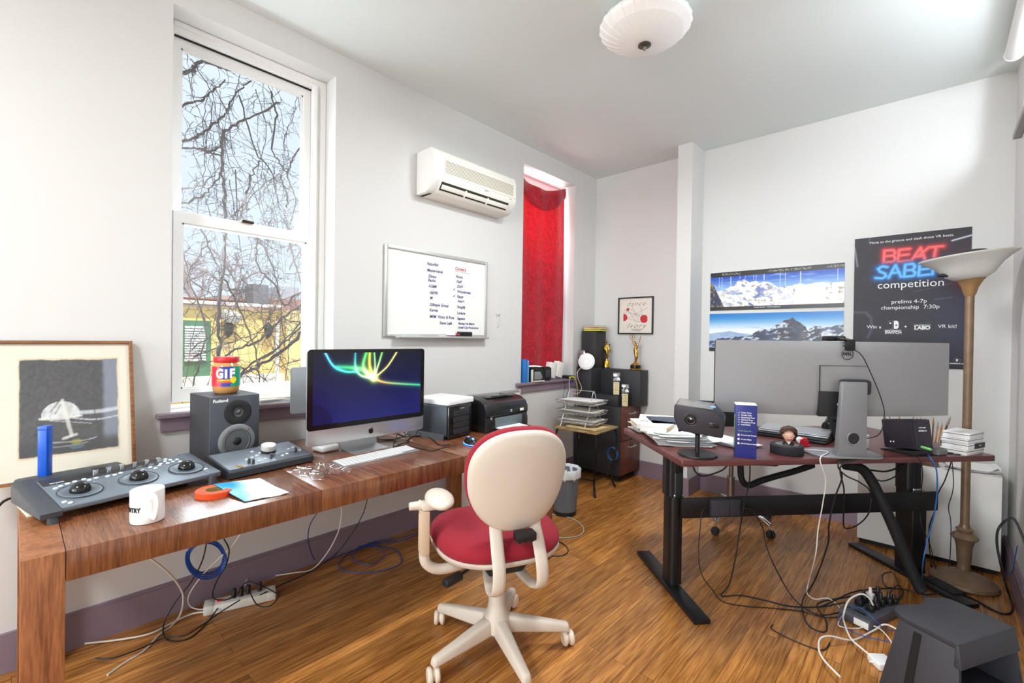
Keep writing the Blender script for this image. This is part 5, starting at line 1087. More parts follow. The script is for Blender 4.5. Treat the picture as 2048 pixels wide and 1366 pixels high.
def rpoly(x0, y0, x1, y1, rs, n=6):
    o = []
    for (cx, cy, a0, r) in ((x1-rs[1], y0+rs[1], 270, rs[1]), (x1-rs[2], y1-rs[2], 0, rs[2]), (x0+rs[3], y1-rs[3], 90, rs[3]), (x0+rs[0], y0+rs[0], 180, rs[0])):
        for k in range(n+1): a = R(a0+90*k/n); o.append((cx+r*math.cos(a), cy+r*math.sin(a)))
    return o
obj('desktop', MB().prism(rpoly(0, 0, 1.66, .79, (.012, .03, .05, .05)), .752, .78, .003), DTOP, sd_)
for k, u in enumerate((.118, 1.555)):
    lg = obj('leg', MB().prism(rrect(.07, .11, .032, 4, u+.03, .385), .02, .49).prism(rrect(.05, .085, .01, 3, u+.045, .385), .02, .62, .002) if k == 0 else MB().prism(rrect(.09, .11, .008, 3, u+.045, .385), .02, .49, .002), STEEL, sd_)
    obj('inner_column', MB().prism(rrect(.055, .075, .008, 3, u+.045, .385), .48, .752).prism(rrect(.07, .10, .03, 4, u+.025, .40), .49, .752), STEEL, lg)
    obj('collar', MB().prism(rrect(.062, .083, .01, 3, u+.048, .385), .49, .502, .002), ALU, lg)
    obj('foot', MB().box(u-.025, .03, .0, u+.055, .735, .022, .003), STEEL, sd_)
    obj('top_bracket', MB().box(u-.01, .10, .735, u+.08, .70, .7515), STEEL, sd_)
obj('crossbar', MB().box(.165, .318, .385, 1.70, .33, .493, .002), STEEL, sd_)
# monitor
mo = thing('curved_monitor', 'very wide curved grey monitor seen from behind on the standing desk', 'monitor', D(.887, .177), 49.06-7.8)
MG = mat('monitor_grey', (158, 158, 160), .42, .3); MB_ = mat('monitor_dark', (40, 40, 43), .5); MS = mat('stand_silver', (150, 151, 155), .35, .55)
HWm, ZB, ZT = .592, .188, .558
def my(x): return -.085*(1-(x/HWm)**2)
obj('back_cover', MB().surf(lambda u, v: ((2*u-1)*HWm, my((2*u-1)*HWm)-.012-.03*max(0, 1-abs(2*u-1)*1.15)*math.sin(math.pi*min(1, max(0, v)))**.4*(1 if 0 < v < 1 else 0), ZB+(ZT-ZB)*v), 48, 14), MG, mo, 50)
obj('screen_panel', MB().surf(lambda u, v: ((1-2*u)*HWm, my((1-2*u)*HWm), ZB+(ZT-ZB)*v), 48, 1, .0085), MB_, mo, 30)
def onback(x): return my(x)-.012-.03*max(0, 1-abs(x/HWm)*1.15)
obj('port_bay', MB().box(-.128, -.1275, .189, .06, -.10, .312, .002), MB_, mo)
obj('port', MB().box(-.045, -.129, .245, -.033, -.127, .256), PW if 'PW' in globals() else WPL, mo)
obj('panel_seam', MB().box(-.130, -.1262, .188, -.1285, -.120, .44).box(-.130, -.1272, .4385, .10, -.120, .44), MB_, mo)
obj('mount_block', MB().box(-.04, -.175, .30, .09, -.12, .375, .015), MB_, mo)
st = obj('stand_column', MB().hexa([(-.075, -.185, .005), (.062, -.185, .005), (.062, -.15, .005), (-.075, -.15, .005), (-.058, -.185, .365), (.06, -.185, .365), (.06, -.158, .365), (-.058, -.158, .365)], .006), MS, mo)
obj('cable_hole', MB().torus((0, 0, 0), .030, .004, 32, 8, M=T((-.004, -.186, .095)) @ RX(90)), MS, st); obj('hole_shadow', MB().cyl((-.004, -.1862, .095), (-.004, -.184, .095), .029, n=28), MB_, st)
obj('stand_base', MB().prism(rrect(.34, .20, .08, 8, 0, -.10), 0, .009, .003), MS, mo)
lg_ = MB().torus((0, 0, 0), .027, .0016, 36, 6, M=T((.0, onback(.0)-.0005, .497)) @ RX(90))
obj('logo_ring', lg_, mat('logo_black', (16, 16, 18), .3), mo); obj('logo_lettering', text_mb('DELL', .020, T((0, onback(0)-.001, .497)), bold=.0003, ext=.0008), mat('logo_black', (16, 16, 18), .3), mo)
wc = thing('webcam', 'black webcam clipped on top of the curved monitor', 'webcam', tuple(mo.matrix_basis @ Vector((.0, -.1, ZT))), 41)
obj('bar', MB().box(-.05, -.0, .002, .05, .045, .028, .008, M=T((-.005, .045, 0))), BLK, wc); obj('clip', MB().hexa([(-.012, -.01, .002), (.026, -.01, .002), (.026, .06, .004), (-.012, .06, .004), (-.012, -.01, .014), (.026, -.01, .014), (.026, .06, .024), (-.012, .06, .024)], .004).box(-.005, -.042, -.045, .03, -.008, .012, .006), BLKG, wc)
p0 = wc.location; mw = lambda x, y, z: mo.matrix_basis @ Vector((x, y, z))
cable('webcam_cable', 'thin black webcam cable hanging down the back of the curved monitor', [p0+Vector((.0, -.03, -.02)), mw(.045, -.15, .5), mw(.10, -.15, .40), mw(.15, -.15, .28), mw(.165, -.15, .2), mw(.15, -.13, .10), mw(.1, -.02, .06)], .0022, BC)
# projector
pj = thing('projector', 'dark portable projector on a round stand at the desk corner', 'projector', D(.13, .10), 16)
PJ = mat('projector_body', (44, 44, 52), .4); 
obj('stand_base', MB().lathe([(0, 0), (.088, 0), (.09, .003), (.088, .010), (.02, .014), (0, .014)], 48), BLK, pj); obj('stand_rod', MB().cyl((0, 0, .01), (0, 0, .105), .011, n=18), BLK, pj); obj('stand_head', MB().lathe([(.008, .09), (.012, .1), (.06, .118), (.062, .121), (0, .121)], 28), BLK, pj)
PM = T((0, .0, .121)) @ RY(5) @ RX(4)
obj('body', MB().prism([(-.078, 0), (.108, 0), (.114, .008), (.114, .070), (.108, .084), (.062, .124), (-.100, .126), (-.109, .116), (-.106, .06)], -.085, .0785, .006, 3, M=PM @ FR), PJ, pj)
obj('top_sheen', MB().box(-.10, -.075, .1245, .06, .078, .127, .001, M=PM), mat('projector_top_sheen', (120, 118, 114), .18, spec=.7), pj)  # pale sheet paints a reflection onto the dark top of the body
lr = obj('lens_ring', MB().torus((0, 0, 0), .030, .0025, 36, 8, M=PM @ T((-.03, -.0785, .065)) @ RX(90)), mat('projector_trim', (70, 70, 76), .35), pj)
obj('lens', MB().lathe([(.028, .001), (.022, .004), (.017, .002), (.012, .006), (0, .009)], 32, M=PM @ T((-.03, -.0785, .065)) @ RX(90)), mat('lens_glass', (20, 22, 28), .05, spec=1), lr)
obj('lens_glint', MB().ball((-.028, -.088, .070), .004, 10, 6, M=PM), mat('glint_pale', (196, 214, 214), .1), lr)  # pale bead painted in as a glint on the lens
obj('sensor_window', MB().prism(rrect(.045, .024, .0115, 6, .072, .055), .0785, .081, .001, M=PM @ FR), BLKG, pj); obj('foot', MB().cyl((-.075, -.06, -.006), (-.075, -.06, .005), .007, n=12, M=PM), BLK, pj)
obj('blue_sticker', MB().box(.045, -.04, .1265, .068, .0, .129, M=PM), mat('sticker_blue', (110, 156, 200), .5), pj)
# cleaner box
cb = thing('cleaner_box', 'tall dark blue cleaner carton with white and green lettering on desk edge', 'box', D(.347, .058), 23)
BXB = mat('carton_blue', (42, 50, 128), .4)
obj('carton', MB().box(-.046, -.03, 0, .046, .03, .25, .001), BXB, cb); obj('flap', MB().box(-.046, -.03, 0, .046, .03, .0015, M=T((0, .002, .2515)) @ RX(6)), mat('carton_inside', (226, 224, 216), .7), cb)
GRNL = mat('label_green', (150, 220, 60), .5)
for k, s in enumerate(('Color Free', 'Streak Free', 'Ammonia Free', 'Alcohol Free', 'Phosphate Free', 'Anti-Static')):
    obj('lettering', text_mb(s, .0095, T((-.022, -.0305, .214-.0112*k)), 'LEFT', bold=.0003), PW, cb); obj('tick', MB().prism([(-.036, .206-.0112*k+.006), (-.032, .204-.0112*k+.006), (-.026, .211-.0112*k+.006), (-.032, .208-.0112*k+.006)], .0302, .0307, M=FR), mat('tick_pale', (206, 226, 226), .5), cb)
obj('lettering', text_mb('Works Great for...', .0085, T((-.036, -.0305, .128)), 'LEFT'), GRNL, cb)
for k, s in enumerate(('Around the House', 'At the Office', 'Gift for friend or family')):
    obj('lettering', text_mb(s, .0085 if k < 2 else .0072, T((-.022, -.0305, .108-.02*k)), 'LEFT', bold=.0003), PW, cb); obj('icon', MB().box(-.036, -.0306, .103-.02*k, -.027, -.0301, .113-.02*k, .001), PW, cb)
obj('side_lettering', text_mb('WHOOSH!', .034, T((-.0463, .0, .12)) @ RZ(-90) @ RY(-90), bold=.001), GRNL, cb)
# puck with doll head
pk = thing('voice_puck', 'round black puck speaker under the mop-haired doll head', 'smart speaker', D(.60, .105), 20)
obj('body', MB().lathe([(0, 0), (.071, 0), (.073, .003), (.073, .043), (.070, .046), (0, .046)], 52), mat('puck_black', (34, 34, 38), .6, bump=.2, bscale=300), pk); obj('top_disc', MB().lathe([(.052, .0461), (.052, .0468), (0, .0468)], 40), mat('puck_top', (92, 92, 94), .3), pk)
dl = thing('doll_bust', 'small mop-haired laughing doll head with black suit collar', 'figurine', D(.60, .095, SZD+.0475), 20)
SKIN = mat('doll_skin', (226, 176, 148), .45)
obj('head', MB().ball((0, -.006, .046), .026, 24, 16, (.92, 1, 1.15)).ball((0, -.034, .044), .005, 10, 8, (.8, 1, 1)).ball((-.024, -.003, .044), .006, 10, 8, (.5, .8, 1.2)).ball((.024, -.003, .044), .006, 10, 8, (.5, .8, 1.2)).cyl((0, 0, .008), (0, -.003, .03), .012, n=14), SKIN, dl, 60)
obj('hair', MB().surf(lambda u, v: ((.0385*math.cos(v*1.5)**.55+.0012*math.sin(u*75))*math.cos(6.2832*u), .004+(.036*math.cos(v*1.5)**.55+.0012*math.sin(u*75))*math.sin(6.2832*u), (.046-.022*math.sin(6.2832*u)-.004*math.cos(12.566*u))*(1-v)+.090*v**.7 if True else 0), 60, 14).ball((0, .012, .048), .031, 20, 12, (1.1, .8, 1)), mat('doll_hair', (74, 50, 40), .6, bump=.5, bscale=120), dl, 60)
for x in (-.010, .010): e_ = obj('eye', MB().ball((x, -.0295, .0505), .0042, 10, 8, (1.1, .6, 1)), PW, dl); obj('pupil', MB().ball((x, -.0322, .0505), .002, 8, 6, (1, .5, 1)), BLK, e_)
obj('mouth', MB().ball((.001, -.0292, .031), .0075, 14, 8, (1.1, .5, .75)), mat('mouth_red', (190, 40, 40), .4), dl); obj('teeth', MB().ball((.001, -.0322, .0335), .0055, 12, 6, (1, .3, .35)), PW, dl)
obj('suit', MB().lathe([(.026, 0), (.024, .008), (.013, .014), (0, .014)], 24, sy=.6), BLK, dl); obj('shirt', MB().prism([(-.007, .014), (.007, .014), (0, .001)], .0135, .016, M=FR), PW, dl)
# papers, books, laptop and small things on the standing desk
sheets('paper_stack', 'big pile of printed white papers spread under the projector stand side', 'papers', D(.185, .43, SZD+.0005), 38, 16, .27, .32, 21, [WH, WH, OFF, (232, 234, 238)], .016, curl=.012)
sheets('paper_stack', 'fanned white papers at the far left corner of the mahogany desk', 'papers', D(.135, .695, SZD+.0005), 49, 10, .17, .14, 22, [WH, OFF, (236, 230, 216)], .012, curl=.015)
def book(name, label, loc, rz, w, dd, h, cov, tilt=0, group='books among the papers'):
    t = thing(name, label, 'book', loc, rz, group); M = RY(tilt)
    obj('cover', MB().box(-w/2, -dd/2, 0, w/2, dd/2, .002, M=M).box(-w/2, -dd/2, h-.002, w/2, dd/2, h, M=M).box(-w/2, -dd/2, 0, -w/2+.002, dd/2, h, M=M), cov, t)
    obj('pages', MB().box(-w/2+.0025, -dd/2+.003, .0022, w/2-.004, dd/2-.003, h-.0022, M=M), mat('book_pages', (226, 206, 162), .8), t); return t
ZP = SZD+.0555
book('book', 'thick book with cream page edges on the paper pile by the desk edge', D(.085, .44, ZP), 100, .21, .14, .03, PAPER)
book('book', 'white paperback lying behind the thick book at the desk corner', D(.10, .66, SZD+.035), 130, .20, .14, .026, mat('book_cover_white', (236, 236, 236), .5))
t = thing('binder', 'dark blue binder on the paper pile left of the projector', 'binder', D(.24, .55, ZP), 35, None)
obj('cover', MB().box(-.15, -.12, 0, .15, .12, .004, .001).box(-.15, -.12, .026, .15, .12, .03, .001).box(-.15, .116, 0, .15, .12, .03), mat('binder_blue', (36, 58, 84), .35), t); obj('contents', MB().box(-.145, -.118, .0045, .145, .115, .0255), PAPER, t)
t = thing('notebook', 'pale spiral notebook with an orange sticker at the back left of the mahogany desk', 'notebook', D(.20, .70, SZD+.064), 25)
obj('pages', MB().box(-.11, -.075, 0, .11, .075, .016, .002, M=RX(0)), mat('notebook_cream', (236, 230, 214), .7), t); obj('orange_sticker', MB().cyl((.015, -.045, .016), (.015, -.045, .0166), .018, n=20).box(.0, -.0765, .001, .03, -.0745, .016), mat('sticker_orange', (240, 140, 30), .5), t)
sheets('paper_stack', 'white sheets lying flat between the carton and the black mouse', 'papers', D(.44, .33, SZD+.0005), -20, 6, .24, .16, 23, [WH, OFF], .014, curl=.004)
bm_ = thing('computer_mouse', 'plain black mouse on the mahogany desk behind the projector', 'mouse', D(.42, .56, SZD), 10); obj('shell', MB().lathe([(0, 0), (.031, 0), (.033, .01), (.028, .024), (.014, .034), (0, .036)], 24, sy=1.8), mat('mouse_dark_grey', (60, 60, 62), .4), bm_); obj('scroll_wheel', MB().cyl((-.004, -.03, .03), (.004, -.03, .03), .007), BLK, bm_)
LPZ = SZD
l2 = thing('laptop', 'black closed laptop lying beneath the silver one', 'laptop', D(.93, .47, LPZ), -2, 'closed laptops'); obj('lower_case', MB().box(-.175, -.125, 0.002, .175, .125, .018, .005), BLK, l2); obj('lid', MB().box(-.175, -.125, .0185, .175, .125, .026, .003), BLK, l2)
l1 = thing('laptop', 'silver closed laptop lying on the black one behind the doll', 'laptop', D(.95, .49, LPZ+.0265), 2, 'closed laptops'); obj('lower_case', MB().box(-.17, -.12, 0, .17, .12, .011, .004), ALU, l1); obj('lid', MB().box(-.17, -.12, .0115, .17, .12, .017, .002), ALU, l1); obj('logo', MB().cyl((0, 0, .017), (0, 0, .0173), .018, n=20, M=Matrix.Diagonal((1, .8, 1, 1))), WPL, l1)
rs_ = thing('tape_dispenser', 'small red and white sealing dispenser beside the doll puck', 'dispenser', D(.80, .24, SZD), 20); obj('red_body', MB().box(-.028, -.02, 0, .03, .02, .012, .003).cyl((0, -.018, .026), (0, .018, .026), .022, n=22, b=.003), mat('dispenser_red', (200, 20, 44), .3), rs_); obj('white_cover', MB().cyl((-.018, -.016, .032), (-.018, .016, .032), .016, n=20, b=.003), WPL, rs_)
wx_ = thing('white_box', 'small white cube box between monitor stand and black speaker', 'box', D(1.10, .22, SZD), 30); obj('case', MB().box(-.035, -.035, 0, .035, .035, .062, .005), WPL, wx_); obj('lid', MB().box(-.0355, -.0355, .0625, .0355, .0355, .07, .004), WPL, wx_)
hp = thing('headphones', 'black over-ear headphones lying behind the monitor stand', 'headphones', D(1.27, .56, SZD), 60); obj('headband', MB().tube([(-.07, 0, .035), (-.075, .0, .07), (-.05, 0, .105), (0, 0, .118), (.05, 0, .105), (.075, 0, .07), (.07, 0, .035)], .009, 8, sm=6), BLK, hp)
for x in (-.065, .065): obj('ear_cup', MB().cyl((x-.014, 0, .038), (x+.014, 0, .038), .037, n=24, b=.008), BLK, hp)
HX = Vector(D(.80, .66, SZD+.012)); cable('coiled_cable', 'black coiled cord lying behind the silver laptop', [HX+UV_*(.0019*k)+VV*(.011*math.cos(k*.75))+Vector((0, 0, .011*math.sin(k*.75)+.001)) for k in range(110)], .0022, BC, sm=0, n=6)
# black speaker on its wedge
bs_ = thing('desktop_speaker', 'black desktop speaker tilted back on a wedge beside the monitor stand', 'speaker', D(1.245, .075, SZD), 52)
SM = T((0, 0, .012)) @ RX(-9)
obj('cabinet', MB().box(-.052, -.075, 0.012, .052, .085, .158, .008, M=SM), mat('speaker_purple_black', (38, 34, 44), .45), bs_); rp_ = obj('rear_panel', MB().box(-.049, -.079, .012, .049, -.0745, .156, .006, M=SM), mat('rear_panel_black', (46, 42, 54), .4), bs_)
for x in (-.039, .039):
    for z in (.028, .142): obj('screw', MB().cyl((x, -.0795, z), (x, -.0785, z), .005, n=12, M=SM), BLK, rp_)
obj('lettering', text_mb('audioengine', .009, SM @ T((0, -.0797, .118))), PW, rp_); obj('lettering', text_mb('MODEL 2+', .010, SM @ T((0, -.0797, .102)), bold=.0004), PW, rp_); obj('green_plug', MB().cyl((-.02, -.079, .026), (-.02, -.122, .016), .006, n=12, M=SM), mat('plug_green', (130, 214, 120), .4), bs_)
obj('side_port', MB().cyl((-.0525, .03, .045), (-.0515, .03, .045), .004, n=10, M=SM).cyl((-.0525, .045, .045), (-.0515, .045, .045), .004, n=10, M=SM), PW, bs_); obj('wedge', MB().hexa([(-.06, -.06, 0), (.06, -.06, 0), (.06, .10, 0), (-.06, .10, 0), (-.06, -.06, .026), (.06, -.06, .026), (.06, .10, .004), (-.06, .10, .004)], .002), BLK, bs_)
ph = thing('tablet_stand', 'black slanted tablet stand behind the tilted speaker', 'stand', D(1.14, .36, SZD), 40); obj('plate', MB().box(-.05, -.004, 0, .05, .004, .17, .004, M=RX(-28)), BLK, ph); obj('foot', MB().box(-.04, -.02, 0, .04, .09, .008, .002), BLK, ph); obj('brace', MB().hexa([(-.03, .07, .006), (.03, .07, .006), (.03, .078, .006), (-.03, .078, .006), (-.03, .045, .11), (.03, .045, .11), (.03, .053, .11), (-.03, .053, .11)]), BLK, ph)
bxs = (('bottom', 0, .028), ('second from the bottom', .0285, .03), ('third', .059, .022), ('top', .0815, .03))
for k, (nm, z, h) in enumerate(bxs):
    t = thing('white_carton', 'white slim carton stacked at the right end of mahogany desk, %s' % ('lowest' if k == 0 else 'with black label' if k == 1 else 'second from the top' if k == 2 else 'topmost'), 'box', D(1.548+.006*(k % 2), .078, SZD+z), 66+k*1.5, 'white cartons stacked on the desk')
    obj('carton', MB().box(-.085, -.052, 0, .085, .052, h-.001, .001), WPL, t); obj('dark_line', MB().box(-.0855, -.0525, h*.62, .0855, .0525, h*.62+.0025), BLK, t)
    if k == 1: lb_ = obj('black_label', MB().box(-.02, -.0535, .001, .0865, -.052, h-.002).box(.085, -.0535, .001, .0865, .02, h-.002), BLK, t); obj('label_mark', text_mb('>-<', .014, T((.035, -.0538, .015)), bold=.0004), PW, lb_)
dk_ = thing('docking_station', 'silver docking station between speaker and white cartons', 'dock', D(1.42, .27, SZD), 60); obj('case', MB().box(-.09, -.04, 0, .09, .04, .026, .004), ALU, dk_); obj('ports', MB().box(-.06, -.0405, .008, -.03, -.0395, .018).box(-.01, -.0405, .008, .004, -.0395, .018), BLK, dk_)
for k in range(3): cable('charging_cable', 'white charging cable curled in front of the docking station, %s strand' % ('upper', 'middle', 'lower')[k], [D(1.36, .19+.01*k, SZD+.012-.003*k), D(1.42, .155-.012*k, SZD+.018-.005*k), D(1.455, .16-.018*k, SZD+.014-.004*k), D(1.46, .20-.01*k, SZD+.008)], .003, WC, group='white charging cables')
hd_ = tag(obj('hard_drive', MB().box(-.035, -.055, 0, .035, .055, .03, .008, 3), mat('drive_grey', (112, 112, 114), .5)), 'small grey portable drive right of the tilted speaker', 'hard drive'); hd_.location = D(1.36, .07, SZD); hd_.rotation_euler = (0, 0, R(60))
cable('usb_cable', 'black cord looped on the desk in front of the white cartons', [D(1.40, .06, SZD+.003), D(1.46, .03, SZD+.003), D(1.50, .02, SZD+.003), D(1.47, .05, SZD+.003), D(1.40, .12, SZD+.003)], .002, BC)
# second office chair
c2 = thing('office_chair', 'black office chair with chrome base behind the standing desk', 'office chair', (1.575, 3.58, 0), 33)
for k in range(5):
    a = 20+72*k; M = RZ(a)
    lg = obj('base_leg', MB().tube([(.02, 0, .145), (.10, 0, .15), (.22, 0, .125), (.30, 0, .088)], lambda t: .020-.006*t, 10, sm=5, flat=.8, M=M).cyl((.295, 0, .055), (.295, 0, .085), .008, n=10, M=M), CHROME, c2)
    obj('caster', MB().cyl((-.022, 0, 0), (-.004, 0, 0), .026, n=20, b=.004, M=M @ T((.305, 0, .026)) @ RZ(40+k*50)).cyl((.004, 0, 0), (.022, 0, 0), .026, n=20, b=.004, M=M @ T((.305, 0, .026)) @ RZ(40+k*50)).cyl((-.01, 0, .01), (.01, 0, .01), .02, n=14, M=M @ T((.305, 0, .026)) @ RZ(40+k*50)), BLK, lg)
obj('gas_lift', MB().cyl((0, 0, .09), (0, 0, .33), .027, n=24).cyl((0, 0, .33), (0, 0, .487), .016, n=20).cyl((0, 0, .325), (0, 0, .338), .029, n=24), mat('lift_steel', (150, 144, 140), .3, .9), c2)
obj('seat', MB().box(-.24, -.25, .485, .24, .22, .54, .025, 3), BLK, c2); obj('backrest', MB().box(-.22, .20, .56, .22, .25, .86, .02, 3).box(-.03, .22, .44, .03, .24, .6), BLK, c2)
for s in (-1, 1): am = obj('armrest', MB().tube([(s*.24, .0, .45), (s*.28, .0, .46), (s*.285, 0, .55), (s*.28, 0, .68)], .012, 8, sm=4), CHROME, c2); obj('arm_pad', MB().box(s*.28-.03, -.12, .68, s*.28+.03, .10, .715, .012), BLK, am)
# ================================================================== FLOOR LAMP, WHITE CABINET, STOOL
BRZ = mat('antique_bronze', (136, 112, 90), .45, .35, bump=.2, bscale=60, var=.12, vscale=20)
fl = thing('floor_lamp', 'antique bronze torchiere floor lamp with white glass bowl in the right corner', 'floor lamp', (2.80, 3.60, 0), 0)
obj('base', MB().lathe([(0, .002), (.14, .002), (.145, .01), (.14, .024), (.128, .03), (.118, .034), (.108, .042), (.09, .046), (.06, .06), (.04, .066), (.03, .075), (0, .075)], 56), BRZ, fl)
obj('lower_stem', MB().lathe([(.028, .075), (.03, .09), (.026, .1), (.03, .12), (.034, .2), (.042, .238), (.056, .252), (.06, .258), (.05, .272), (.03, .285), (.036, .296), (.038, .302), (.024, .312), (.020, .33), (0, .33)], 32), BRZ, fl)
obj('pole', MB().cyl((0, 0, .32), (0, 0, 1.62), .0195, n=24), BRZ, fl)
obj('leaf_cup', MB().lathe([(.02, 1.60), (.026, 1.615), (.034, 1.65), (.052, 1.69), (.06, 1.70), (.05, 1.702), (0, 1.702)], 64, fn=lambda r, z, a: r*(1+.10*abs(math.sin(a*4))*(z-1.6)/.1)), mat('leaf_bronze', (160, 124, 84), .45, .3), fl)
SHM = T((0, 0, 1.69)) @ RX(2) @ RY(-6)
sh_ = obj('glass_bowl', MB().lathe([(.03, .002), (.07, .008), (.10, .028), (.118, .054), (.140, .082), (.170, .107), (.195, .124), (.205, .131), (.205, .136), (.17, .115), (.135, .09), (.11, .058), (.09, .032), (.06, .015), (0, .008)], 56, M=SHM), mat('frosted_glass', (240, 239, 234), .35, trans=.25, sub=.2), fl, 60)
obj('switch_knob', MB().ball((-.10, -.05, 1.72), .022, 14, 8, (1.7, .6, .5)), BLK, fl)
obj('bowl_clip', MB().ball((.02, -.05, 1.845), .02, 14, 8, (2.4, .8, .5)), BLK, fl)
WCAB = mat('cabinet_white', (226, 224, 220), .5)
wcb = thing('white_cabinet', 'low white cabinet against the end wall behind the floor lamp', 'cabinet', (2.628, 3.99, 0), 0)
obj('carcass', MB().box(-.332, -.145, .03, .332, .16, .572, .003), WCAB, wcb); obj('door', MB().box(-.330, -.160, .033, .330, -.1455, .570, .002), WCAB, wcb); obj('plinth', MB().box(-.32, -.13, 0, .32, .15, .03), DARK, wcb)
TC = .5725
bag = sheets('plastic_bag', 'crumpled white plastic bag lying on the right end of the white cabinet', 'bag', (2.83, 3.97, TC), 0, 5, .24, .24, 31, [(236, 236, 234), (228, 228, 228)], .006, curl=.05, th=.002)
pbx = thing('pencil_box', 'shallow box of coloured pencils on the white cabinet', 'box', (2.55, 3.90, TC), 0); obj('tray', MB().box(-.14, -.05, 0, .14, .05, .02, .002), mat('tray_kraft', (110, 84, 64), .7), pbx)
for k in range(10): obj('pencil', MB().cyl((-.12+k*.026, -.055, .026), (-.11+k*.026, .055, .026), .005, n=6).cyl((-.12+k*.026, -.055, .026), (-.122+k*.026, -.072, .026), .005, .0005, 6), mat('pencil_%d' % (k % 5), ((226, 190, 40), (200, 110, 60), (120, 70, 50), (220, 214, 206), (150, 100, 70))[k % 5], .5), pbx)
for k, (x, n_, wh) in enumerate(((2.49, 6, 'left cup'), (2.655, 9, 'right cup'))):
    cp = thing('brush_cup', 'clear cup of paintbrushes on the white cabinet, %s' % wh, 'cup', (x, 4.04, TC), 0, 'cups of paintbrushes'); obj('cup', MB().lathe([(0, .002), (.035, .002), (.045, .12), (.043, .12), (.034, .005), (0, .005)], 28), mat('cup_white', (226, 226, 224), .4), cp)
    for j in range(n_):
        a, tl = j*2.4, .028+.012*(j % 3); b0_ = Vector((.018*math.cos(a), .018*math.sin(a), .006)); b1 = Vector((tl*1.6*math.cos(a), tl*1.6*math.sin(a), .21+.02*(j % 3))); dd = (b1-b0_).normalized()
        br_ = obj('paintbrush', MB().cyl(b0_, b1, .0035, n=8), mat('brush_handle_%d' % (j % 3), ((210, 140, 70), (236, 232, 226), (120, 84, 50))[j % 3], .5), cp); obj('bristles', MB().tube([b1, b1+dd*.012, b1+dd*.03, b1+dd*.048], lambda t: .006*(1-t)+.001, 8), mat('bristle_%d' % (j % 2), ((196, 150, 96), (160, 160, 164))[j % 2], .8), br_)
STZ = .38
sA, sB, sC = W(1812, 1210, z=STZ), W(1918, 1290, z=STZ), W(2035, 1253, z=STZ)
xd = (sC-sB).normalized(); ang = math.degrees(math.atan2(xd.y, xd.x)); hw_ = min(.15, (sC-sB).length/2)
yd = Vector((-xd.y, xd.x, 0)); dep = max(.2, (sA-sB).dot(yd)); cen = sB+xd*hw_+yd*(dep/2)
stl = thing('step_stool', 'black plastic step stool in the bottom right corner', 'step stool', (cen.x, cen.y, 0), ang)
SPL = mat('stool_plastic', (56, 56, 62), .42, bump=.25, bscale=350); h2, d2 = hw_, dep/2
top = [(-h2, -d2), (h2, -d2)]+[(h2-.0*k, -d2+2*d2*k/4) for k in range(1, 4)]+[(h2-.035*(1-math.cos(R(a))), d2-.035*(1-math.sin(R(a)))) for a in (0, 30, 60, 90)]+[(h2*.45, d2+.012), (0, d2-.012), (-h2*.35, d2+.004)]+[(-h2+.06+.06*math.cos(R(a)), d2-.05+.06*math.sin(R(a))) for a in (90, 120, 150, 180)]
obj('top', MB().prism(top, STZ-.02, STZ, .004), SPL, stl)
obj('front_lip', MB().hexa([(-h2-.008, -d2-.012, STZ-.075), (h2+.008, -d2-.012, STZ-.075), (h2+.008, -d2+.01, STZ-.075), (-h2-.008, -d2+.01, STZ-.075), (-h2, -d2, STZ-.004), (h2, -d2, STZ-.004), (h2, -d2+.01, STZ-.004), (-h2, -d2+.01, STZ-.004)], .003), SPL, stl)
for s in (-1, 1):
    fl_ = .045
    obj('side_panel', MB().hexa([(s*(h2+fl_), -d2-.03, 0), (s*(h2+fl_-.015), -d2-.03, 0), (s*(h2+fl_-.015), d2+.03, 0), (s*(h2+fl_), d2+.03, 0), (s*h2, -d2, STZ-.018), (s*(h2-.015), -d2, STZ-.018), (s*(h2-.015), d2-.03, STZ-.018), (s*h2, d2-.03, STZ-.018)], .003), SPL, stl)
    obj('side_groove', MB().hexa([(s*(h2+fl_+.001), .02, .03), (s*(h2+fl_-.008), .02, .03), (s*(h2+fl_-.008), .045, .03), (s*(h2+fl_+.001), .045, .03), (s*(h2+.0035), .0, STZ-.03), (s*(h2-.006), .0, STZ-.03), (s*(h2-.006), .022, STZ-.03), (s*(h2+.0035), .022, STZ-.03)]), mat('groove_black', (14, 14, 16), .6), stl)
obj('back_panel', MB().hexa([(-h2-.03, d2+.02, 0), (h2+.03, d2+.02, 0), (h2+.03, d2+.035, 0), (-h2-.03, d2+.035, 0), (-h2+.03, d2-.045, STZ-.018), (h2-.03, d2-.045, STZ-.018), (h2-.03, d2-.03, STZ-.018), (-h2+.03, d2-.03, STZ-.018)], .002), SPL, stl)
obj('lower_step', MB().hexa([(-h2-.03, -d2-.06, .15), (h2+.03, -d2-.06, .15), (h2+.02, d2-.02, .15), (-h2-.02, d2-.02, .15), (-h2-.03, -d2-.06, .17), (h2+.03, -d2-.06, .17), (h2+.02, d2-.02, .17), (-h2-.02, d2-.02, .17)], .002), SPL, stl)
